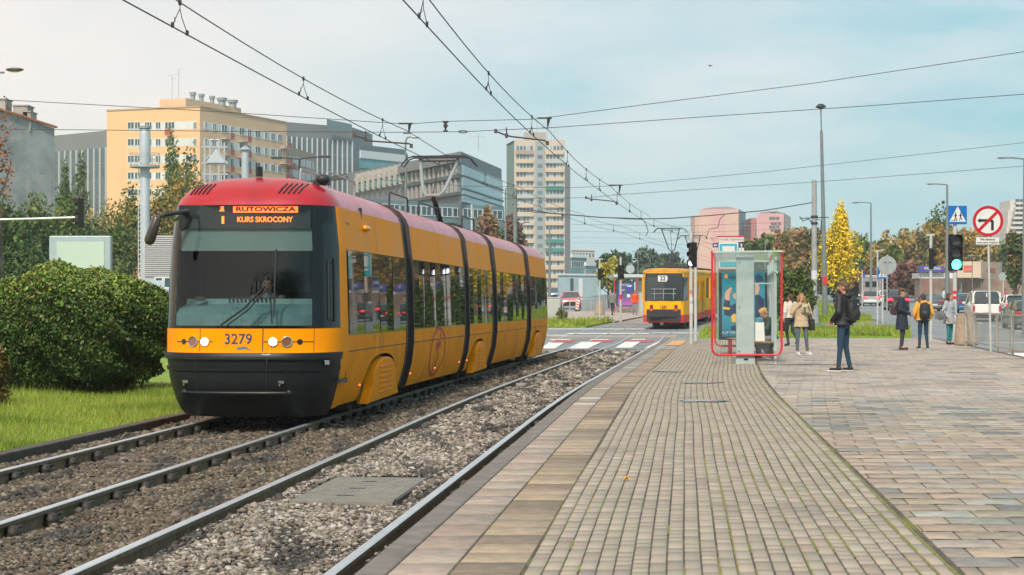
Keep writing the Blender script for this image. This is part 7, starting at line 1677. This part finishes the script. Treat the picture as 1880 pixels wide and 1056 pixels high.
# ================================================================ PEOPLE
def fuse(b,name,mat,parent,vox,sm=3,world=False):
    o=b.build('tmp',mat); r=o.modifiers.new('r','REMESH'); r.mode='VOXEL'; r.voxel_size=vox; s=o.modifiers.new('s','SMOOTH'); s.iterations=sm; s.factor=.5
    dg=bpy.context.evaluated_depsgraph_get(); me=bpy.data.meshes.new_from_object(o.evaluated_get(dg)); bpy.data.objects.remove(o)
    me.polygons.foreach_set('use_smooth',[True]*len(me.polygons)); me.name=name
    return link(name,me,parent)
skinm=M('skin',(.50,.26,.17),.5,var=.06,vs=8,spec=.3); 
def person(lab,px,py,H,yaw,J=None,lev=.2,hair=(.08,.04,.02),hairstyle='short',headyaw=0,nod=0,jacket=None,trousers=None,shoes=None,sole=None,vox=.009,loc=None,seated=False,fingers=True,legs=True):
    p=loc if loc is not None else gp(px,py,lev); t=thing('person',lab,'person',p,R(yaw)); s=H/1.75
    D=dict(hipL=(.09,0,.92),hipR=(-.09,0,.92),kneeL=(.10,-.02,.50),kneeR=(-.10,-.02,.50),ankL=(.10,.02,.10),ankR=(-.10,.02,.10),shL=(.185,0,1.42),shR=(-.185,0,1.42),elL=(.25,.05,1.14),elR=(-.25,.05,1.14),wrL=(.24,-.05,.90),wrR=(-.24,-.05,.90),neck=(0,.01,1.46),head=(0,-.01,1.625),chest=(0,0,1.30),pel=(0,0,.97),toeL=(.11,-.13,.045),toeR=(-.11,-.13,.045),handL=(0,-.02,-1),handR=(0,-.02,-1))
    if J: D.update(J)
    V={k:Vector(v)*(s if not k.startswith('hand') else 1) for k,v in D.items()}
    b=MB(); hd=V['head']; Rh=Matrix.Rotation(R(headyaw),3,'Z')@Matrix.Rotation(R(nod),3,'X')
    q=lambda x,y,z_:hd+Rh@(Vector((x,y,z_))*s)
    b.ell(q(0,.015,.02),(.076*s,.094*s,.098*s),16,12,rot=Rh); b.ell(q(0,-.025,-.045),(.055*s,.062*s,.068*s),14,10,rot=Rh); b.capsule(q(0,-.085,.005),q(0,-.105,-.025),.010*s,.015*s,8); b.ell(q(0,-.075,-.062),(.024*s,.014*s,.010*s),8,6,rot=Rh); b.ell(q(0,-.07,-.098),(.024*s,.02*s,.018*s),8,6,rot=Rh)
    for e in(-1,1): b.ell(q(e*.078,.01,-.01),(.012*s,.020*s,.032*s),8,6,rot=Rh)
    b.capsule(V['neck'],q(0,.01,-.05),.056*s,.052*s); 
    b.capsule(V['chest'],V['pel'],.13*s,.13*s); b.capsule(V['shL'],V['shR'],.065*s,.065*s); b.capsule(V['neck'],V['chest'],.06*s,.12*s)
    for S in 'LR':
        b.capsule(V['sh'+S],V['el'+S],.050*s,.040*s); b.capsule(V['el'+S],V['wr'+S],.040*s,.027*s)
        if legs: b.capsule(V['hip'+S],V['knee'+S],.080*s,.055*s); b.capsule(V['knee'+S],V['ank'+S],.052*s,.035*s); b.capsule(V['ank'+S],V['toe'+S],.036*s,.030*s)
        w_=V['wr'+S]; d=V['hand'+S].normalized(); side=Vector((1,0,0)) if abs(d.x)<.8 else Vector((0,1,0)); u=d.cross(side).normalized(); side=u.cross(d).normalized()
        pm=w_+d*.055*s; b.ell(pm,(.03*s,.03*s,.03*s),8,6); b.obox(w_+d*.05*s,d*.045*s,u*.036*s,side*.012*s)
        if fingers:
            for k,(o_,ln) in enumerate(((-.028,.072),(-.010,.082),(.009,.078),(.027,.062))):
                r0=w_+d*.09*s+u*o_*s; m_=r0+d*ln*.55*s+side*.010*s; e_=m_+d*ln*.40*s+side*.028*s; b.capsule(r0,m_,.0095*s,.009*s,6); b.capsule(m_,e_,.009*s,.008*s,6)
            r0=w_+d*.03*s+u*-.034*s; b.capsule(r0,r0+u*-.030*s+d*.035*s+side*.01*s,.012*s,.010*s,6)
    fuse(b,'body',skinm,t,vox)
    b=MB()
    for e in(-1,1): b.ell(q(e*.030,-.079,.008),(.013*s,.008*s,.007*s),8,6,rot=Rh)
    b.build('eyes',M('eye_dark',(.03,.02,.015),.2,var=0),t)
    b=MB(); b.ell(q(0,-.088,-.064),(.022*s,.006*s,.005*s),8,4,rot=Rh); b.build('mouth',M('lips',(.35,.10,.09),.5,var=0),t)
    hm=M('hair_%d'%int(hair[0]*1000+hair[1]*100),hair,.6,var=.35,vs=30,bump=.6,bs=90)
    b=MB(); b.ell(q(0,.028,.042),(.086*s,.098*s,.090*s),16,12,rot=Rh); b.ell(q(0,.055,-.01),(.074*s,.06*s,.08*s),12,10,rot=Rh)
    g=random.Random(len(lab))
    if hairstyle=='short': b.ell(q(0,-.045,.085),(.055*s,.045*s,.030*s),10,8,rot=Rh)
    if hairstyle in('long','curly'):
        for k in range(26 if hairstyle=='curly' else 14):
            a=g.uniform(.35,2.8) if hairstyle=='long' else g.uniform(-.35,3.5); zz=g.uniform(-.20,.02); rr_=.072+g.uniform(0,.03); b.ell(q(rr_*1.1*math.cos(a),.02+rr_*.8*math.sin(a),zz),(.034*s,.034*s,.045*s),8,6)
        for e in(-1,1): b.capsule(q(e*.078,.0,.02),q(e*.095,-.01,-.19),.030*s,.034*s)
    if hairstyle=='bun': b.ell(q(0,.13,.03),(.045*s,.05*s,.05*s),10,8); b.capsule(q(0,.12,0),q(.0,.13,-.14),.03*s,.02*s)
    if hairstyle=='fluffy':
        for k in range(18): a=g.uniform(0,6.28); b.ell(q(.075*math.cos(a),.02+.085*math.sin(a),g.uniform(.03,.10)),(.034*s,)*3,8,6)
    fuse(b,'hair',hm,t,.008,1)
    if jacket:
        col,hem,ro,kw=jacket; b=MB(); nx=lambda w_,d_,z_,c:[(c[0]+w_*math.cos(a),c[1]+d_*math.sin(a),z_) for a in [2*math.pi*i/20 for i in range(21)]]
        ch_,pe=V['chest'],V['pel']; fat=kw.get('fat',1)
        def cen(z_): f=(z_-pe.z)/(ch_.z-pe.z); return pe+(ch_-pe)*f
        lv=[(V['neck'].z+.035*s,.072,.07),(V['neck'].z-.01*s,.13,.085),(1.40*s if not seated else ch_.z+.10*s,.20,.115),((ch_.z),.205,.135),((ch_.z+pe.z)/2,.175*fat,.125*fat),(pe.z,.185*fat,.135*fat)]
        if hem<pe.z/s: lv+=[((pe.z+hem*s)/2,.20*fat*kw.get('flare',1),.145*fat*kw.get('flare',1)),(hem*s,.215*fat*kw.get('flare',1),.155*fat*kw.get('flare',1))]
        lv=sorted(lv,key=lambda a:-a[0]); rows=[nx(w_*s,d_*s,z_,cen(z_)) for z_,w_,d_ in lv]
        b.grid(rows); b.add(rows[0][:-1],[tuple(range(20))]); b.add(rows[-1][:-1],[tuple(range(20))[::-1]])
        for S in 'LR': b.capsule(V['sh'+S],V['el'+S],.075*s*fat,.062*s*fat); b.capsule(V['el'+S],V['wr'+S]-(V['wr'+S]-V['el'+S]).normalized()*.01,.060*s*fat,.045*s*fat)
        if kw.get('hood'): b.ell(V['neck']+Vector((0,.09*s,.01*s)),(.13*s,.08*s,.07*s),12,8)
        if kw.get('collar'): b.ell(V['neck']+Vector((0,.0,.0)),(.10*s,.09*s,.05*s),12,8)
        jk=fuse(b,'coat' if hem<.8 else 'jacket',col,t,.013,2)
        if kw.get('buttons'):
            b=MB()
            for zz in (1.22,1.08,.94):
                for e in(-.05,.05): c_=cen(zz*s); b.ell((c_.x+e*s,c_.y-.135*s*fat,zz*s),.013*s,8,6)
            b.build('button',M('button_dark',(.05,.05,.06),.3,var=0),jk)
        if kw.get('quilt'):
            pass
    if trousers and legs:
        b=MB(); b.capsule(V['pel']-Vector((.03,0,.02))*s,V['pel']+Vector((.03,0,-.02))*s,.125*s,.125*s)
        for S in 'LR': b.capsule(V['hip'+S],V['knee'+S],.092*s,.064*s); b.capsule(V['knee'+S],V['ank'+S]+(V['knee'+S]-V['ank'+S]).normalized()*.02*s,.062*s,.045*s)
        fuse(b,'trousers',trousers,t,.013,2)
    if shoes and legs:
        for S in 'LR':
            b=MB(); a,c=V['ank'+S],V['toe'+S]; d=(c-a); b.capsule(a+Vector((0,.02,-.035))*s,c,.046*s,.038*s); b.capsule(a,a-Vector((0,0,.04))*s,.045*s,.045*s); sh=fuse(b,'shoe',shoes,t,.01,1)
            if sole: b=MB(); dd=Vector((d.x,d.y,0)).normalized(); mid=(a+c)/2; lo=min(a.z-.085*s,c.z-.035*s); b.obox((mid.x,mid.y,lo+.008*s),dd*.145*s,Vector((-dd.y,dd.x,0))*.046*s,(0,0,.014*s)); b.build('sole',sole,sh,bev=.01)
    return t,V,s,q
def carried(name,lab,cat,P): return thing(name,lab,cat,P.location,P.rotation_euler.z)
def backpack(P,V,s,lab,mat,w_=.15,h=.24,off=.20,logo=False):
    t=carried('backpack',lab,'backpack',P); c=V['chest']+Vector((0,off,-.10))*s; b=MB(); b.ell(c,(w_*s*1.15,.10*s,h*s*1.1),16,12); b.obox(c,(w_*s*.9,0,0),(0,.075*s,0),(0,0,h*s*.85)); b.ell(c+Vector((0,.07,-.09))*s,(w_*.8*s,.07*s,.12*s),12,8); o=fuse(b,'bag_body',mat,t,.014,2)
    b=MB()
    for e in(-1,1): b.tube([c+Vector((e*.08,-.07,.20))*s,V['sh'+('L' if e>0 else 'R')]+Vector((-e*.05,.03,.10))*s,V['chest']+Vector((e*.12,-.15,.05))*s,V['chest']+Vector((e*.15,-.06,-.18))*s,c+Vector((e*.12,-.03,-.20))*s],.016*s,6)
    b.build('strap',mat,t,smooth=True)
    if logo: b=MB(); b.ell(c+Vector((.0,.105,.10))*s,(.014,.01,.014),8,6); b.build('round_badge',sg_white,t)
    return t
cloth=lambda n,c,r=.85,**k:M('cloth_'+n,c,r,var=.18,vs=14,bump=.4,bs=45,**k)
blk=cloth('black',(.014,.015,.018),.6); navyj=cloth('navy_denim',(.012,.045,.085)); beige=cloth('beige',(.50,.38,.25)); greyd=cloth('grey_denim',(.09,.13,.16)); whites=cloth('white_shoe',(.62,.62,.60)); cream=cloth('cream',(.58,.54,.48)); nav2=cloth('navy_coat',(.012,.02,.04)); yelj=cloth('amber_jacket',(.72,.36,.03),.7); greyco=cloth('grey_coat',(.34,.37,.39)); tealt=cloth('teal_trousers',(.02,.20,.24)); brownb=cloth('dark_brown_bag',(.05,.03,.03),.5); greenco=cloth('dark_green_coat',(.025,.05,.045)); redco=cloth('orange_red_coat',(.62,.08,.02)); greytr=cloth('grey_trousers',(.20,.20,.20)); pinkc=cloth('pink_coat',(.50,.04,.14)); tealtop=cloth('teal_top',(.03,.22,.24)); paleb=cloth('pale_top',(.55,.60,.62)); darktr=cloth('dark_trousers',(.03,.04,.05)); solew=M('rubber_white',(.6,.6,.58),.6,var=.05)
# man in black
P,V,s,q=person('man in a black padded jacket and dark blue jeans, nearest standing figure, turned away',1549,683,1.80,-128,dict(elL=(.27,.03,1.15),elR=(-.27,.03,1.15),wrL=(.15,-.17,.99),wrR=(-.15,-.17,.99),handL=(-.6,-.6,-.4),handR=(.6,-.6,-.4),kneeR=(-.12,-.02,.5),ankR=(-.14,.06,.10),toeR=(-.17,-.08,.045),ankL=(.12,-.05,.10),toeL=(.14,-.20,.045)),hair=(.11,.06,.035),headyaw=20,jacket=(blk,.90,0,dict(fat=1.12,hood=1)),trousers=navyj,shoes=blk,sole=solew)
b=MB(); b.ell(q(0,-.06,-.065),(.055*s,.055*s,.045*s),12,8); b.build('face_mask',blk,P,smooth=True)
backpack(P,V,s,'black backpack on the back of the man in the black padded jacket',blk,logo=True)
# woman in beige
P,V,s,q=person('woman with long curly hair in a beige coat lifting a hand to her mouth',1471,652,1.62,8,dict(elR=(-.27,.02,1.18),wrR=(-.07,-.17,1.47),handR=(.25,.1,1),elL=(.27,.02,1.16),wrL=(.08,-.20,1.24),handL=(-.8,-.3,.3),kneeL=(.14,-.02,.5),ankL=(.19,.02,.10),toeL=(.24,-.1,.045),kneeR=(-.11,-.02,.5),ankR=(-.11,.02,.10)),hair=(.30,.16,.06),hairstyle='curly',headyaw=-8,jacket=(beige,.80,0,dict(fat=1.05,flare=1.0,collar=1)),trousers=greyd,shoes=whites,sole=solew)
t=carried('paper_cup','green paper cup held by the woman in the beige coat','cup',P); c=V['wrL']+Vector((-.05,-.04,.03)); b=MB(); b.cyl(c,c+Vector((0,0,.09)),.032,.04,14); b.build('cup_body',M('cup_green',(.03,.22,.14),.5,var=.05),t); b=MB(); b.cyl(c+Vector((0,0,.09)),c+Vector((0,0,.10)),.043,.040,14); b.build('lid',whitep,t)
t=carried('shoulder_bag','black shoulder bag hanging at the side of the woman in beige','bag',P); b=MB(); c=Vector((.30,.03,.86))*s; b.obox(c,(.06,0,0),(0,.13,0),(0,0,.15)); b.ell(c,(.08,.15,.16),12,8); fuse(b,'bag_body',blk,t,.014,2); b=MB(); b.tube([c+Vector((0,-.1,.14)),V['shL']+Vector((-.03,-.05,.08)),V['shL']+Vector((-.03,.06,.08)),c+Vector((0,.1,.14))],.012,6); b.build('strap',blk,t)
# woman in cream seen from behind
P,V,s,q=person('woman in a cream jacket walking away between the shelter and the beige coat',1451,636,1.66,205,dict(kneeL=(.08,-.10,.52),ankL=(.08,.0,.12),kneeR=(-.09,.02,.50),ankR=(-.09,.25,.26),toeR=(-.09,.20,.11),wrL=(.24,-.02,.9),elR=(-.27,.05,1.15),wrR=(-.27,-.02,.90)),hair=(.09,.035,.02),hairstyle='bun',jacket=(cream,.95,0,dict(fat=1.0)),trousers=darktr,shoes=blk)
t=carried('handbag','large black handbag carried by the woman in the cream jacket','bag',P); b=MB(); c=Vector((.30,.0,.66))*s; b.obox(c,(.05,0,0),(0,.18,0),(0,0,.14)); b.ell(c,(.07,.2,.14),12,8); fuse(b,'bag_body',blk,t,.014,2); b=MB(); b.tube([c+Vector((0,-.1,.12)),c+Vector((-.03,-.04,.27)),c+Vector((-.03,.04,.27)),c+Vector((0,.1,.12))],.010,6); b.build('strap',blk,t)
t=carried('shoulder_bag','dark brown bag at the waist of the woman in the cream jacket','bag',P); b=MB(); b.ell(Vector((-.12,.19,.98))*s,(.16,.07,.12),12,8); b.build('bag_body',brownb,t,smooth=True)
# man in navy coat
P,V,s,q=person('young man in a long navy coat facing right with his hands together',1656,643,1.80,72,dict(elL=(.26,.03,1.15),elR=(-.26,.03,1.15),wrL=(.10,-.22,1.02),wrR=(-.10,-.22,1.02),handL=(-.7,-.6,-.2),handR=(.7,-.6,-.2)),hair=(.10,.05,.03),hairstyle='fluffy',headyaw=-14,nod=12,jacket=(nav2,.58,0,dict(fat=1.08,flare=1.10,collar=1)),trousers=darktr,shoes=brownb)
backpack(P,V,s,'dark brown backpack hanging behind the navy coat',brownb,.14,.20,.20)
# yellow jacket
P,V,s,q=person('boy in an amber yellow jacket and blue jeans seen from behind',1695,642,1.64,182,dict(elL=(.28,.03,1.15),elR=(-.28,.03,1.15),wrL=(.20,-.16,.96),wrR=(-.22,-.12,.93),handL=(-.5,-.6,-.5),handR=(.3,-.6,-.6),ankL=(.13,.02,.1),ankR=(-.13,.02,.1),toeL=(.16,-.12,.045),toeR=(-.16,-.12,.045)),hair=(.05,.035,.025),nod=14,jacket=(yelj,.92,0,dict(fat=1.12,hood=1)),trousers=navyj,shoes=blk,sole=solew)
backpack(P,V,s,'large black backpack on the amber yellow jacket',blk,.16,.27,.20)
# woman in grey coat
P,V,s,q=person('woman with dark hair in a grey double breasted coat and teal trousers',1743,633,1.70,42,dict(elL=(.27,.0,1.15),wrL=(.30,-.16,.93),handL=(.3,-.6,-.5),elR=(-.28,.05,1.14),wrR=(-.22,-.10,.92),ankL=(.07,.02,.1),ankR=(-.07,.02,.1),kneeL=(.08,-.02,.5),kneeR=(-.08,-.02,.5)),hair=(.07,.03,.02),hairstyle='long',headyaw=10,jacket=(greyco,.70,0,dict(fat=1.05,flare=1.12,collar=1,buttons=1)),trousers=tealt,shoes=blk)
t=carried('shoulder_bag','grey and black bag slung behind the woman in the grey coat','bag',P); b=MB(); c=Vector((-.34,.12,.98))*s; b.obox(c,(.05,.02,0),(-.06,.17,.03),(.03,.02,.13)); b.ell(c,(.10,.18,.15),12,8); fuse(b,'bag_body',cloth('bag_grey',(.12,.12,.13)),t,.014,2); b=MB(); b.tube([c+Vector((0,-.1,.12)),V['shR']+Vector((.03,-.05,.08)),V['shR']+Vector((.03,.06,.08)),c+Vector((0,.1,.12))],.014,6); b.build('strap',blk,t)
# seated figure
P,V,s,q=person('person with fluffy fair hair and a dark green coat sitting bent forward on the bench',1408,0,1.65,-75,dict(pel=(0,.0,.56),hipL=(.1,-.02,.53),hipR=(-.1,-.02,.53),kneeL=(.12,-.42,.50),kneeR=(-.12,-.42,.50),ankL=(.12,-.40,.1),ankR=(-.12,-.36,.1),toeL=(.12,-.54,.045),toeR=(-.12,-.5,.045),chest=(0,-.10,.90),neck=(0,-.18,1.06),head=(0,-.26,1.19),shL=(.18,-.14,1.01),shR=(-.18,-.14,1.01),elL=(.22,-.26,.76),elR=(-.22,-.26,.76),wrL=(.06,-.42,.86),wrR=(-.06,-.42,.86),handL=(0,-.6,.4),handR=(0,-.6,.4)),hair=(.62,.36,.13),hairstyle='fluffy',nod=32,jacket=(greenco,.50,0,dict(fat=1.0)),trousers=greytr,shoes=blk,seated=True,loc=Vector(((1418-940)*42/F,42.0,.2)))
# far pedestrians
def far(lab,px,z,H,yaw,jc,tc,hair=(.05,.03,.02),hem=.85,stride=.12,lev=.05,**k): return person(lab,px,0,H,yaw,dict(kneeL=(.1,-.02-stride*.6,.5),ankL=(.1,-stride,.1),toeL=(.1,-stride-.13,.05),ankR=(-.1,stride,.1),toeR=(-.1,stride-.13,.05)),hair=hair,jacket=(jc,hem,0,dict(fat=1.05)),trousers=tc,shoes=blk,vox=.016,loc=zof(px,z,lev),fingers=False,**k)
far('pedestrian in an orange red coat and grey trousers by the purple poster',1165.5,118,1.72,5,redco,greytr)
P,V,s,q=far('pedestrian in a grey jacket walking away left of the far shelter',1124,117,1.74,150,cloth('mid_grey',(.16,.17,.17)),darktr,stride=.2)
far('distant pedestrian in a pale top beside the brown wall',1733,158,1.72,100,paleb,darktr,lev=.0); far('distant pedestrian in a teal top right of the green signal pole',1762,158,1.78,90,tealtop,darktr,lev=.0); far('distant pedestrian in a pink coat near the right edge',1846,150,1.70,80,pinkc,darktr,hem=.5,lev=.0); far('distant pedestrian in dark clothes near the right edge',1861,152,1.78,80,darktr,darktr,lev=.0)
# tram driver
pl_=PT(ZN+1.47,.0,0,1); P,V,s,q=person('driver with dark hair and a pale shirt sitting behind the windscreen of the yellow tram',0,0,1.72,4,dict(pel=(0,.05,.90),hipL=(.1,0,.88),hipR=(-.1,0,.88),chest=(0,.02,1.24),neck=(0,.0,1.42),head=(0,-.03,1.575),shL=(.19,0,1.36),shR=(-.19,0,1.36),elL=(.26,-.12,1.12),elR=(-.26,-.12,1.12),wrL=(.2,-.32,1.18),wrR=(-.2,-.32,1.18),handL=(0,-1,0),handR=(0,-1,0)),hair=(.03,.02,.015),jacket=(cloth('pale_shirt',(.40,.46,.50)),.85,0,dict(fat=1.0,collar=1)),legs=False,loc=Vector((pl_.x,pl_.y,.27)),seated=True)
# ================================================================ AIR
Pb,kb=crown_pts(26000,(6,-34,9.5),(46,6,10.5),70,77); ob=leaves(Pb,.42,np.array(G2+G1)[rng.integers(0,7,26000)]*.6,name='unseen_tree_belt'); tag(ob,'added belt of dense trees unseen behind the camera, darkening the windscreen reflection','trees',kind='stuff')  # unseen trees added behind the camera for a dark windscreen reflection
hz=MB(); hz.box(-260,330,-30,1100,-2.0,95); o=hz.build('haze',[]); o.data.materials.clear()
hm=bpy.data.materials.new('haze_air'); hm.use_nodes=True; N_,L_=nt(hm); N_.remove(N_['Principled BSDF']); pv=N_.new('ShaderNodeVolumePrincipled'); pv.inputs['Density'].default_value=.00035; pv.inputs['Color'].default_value=(.80,.92,.97,1); pv.inputs['Anisotropy'].default_value=.2; L_.new(pv.outputs[0],N_['Material Output'].inputs['Volume']); o.data.materials.append(hm); o['kind']='stuff'; o['label']='thin pale autumn haze over the street'
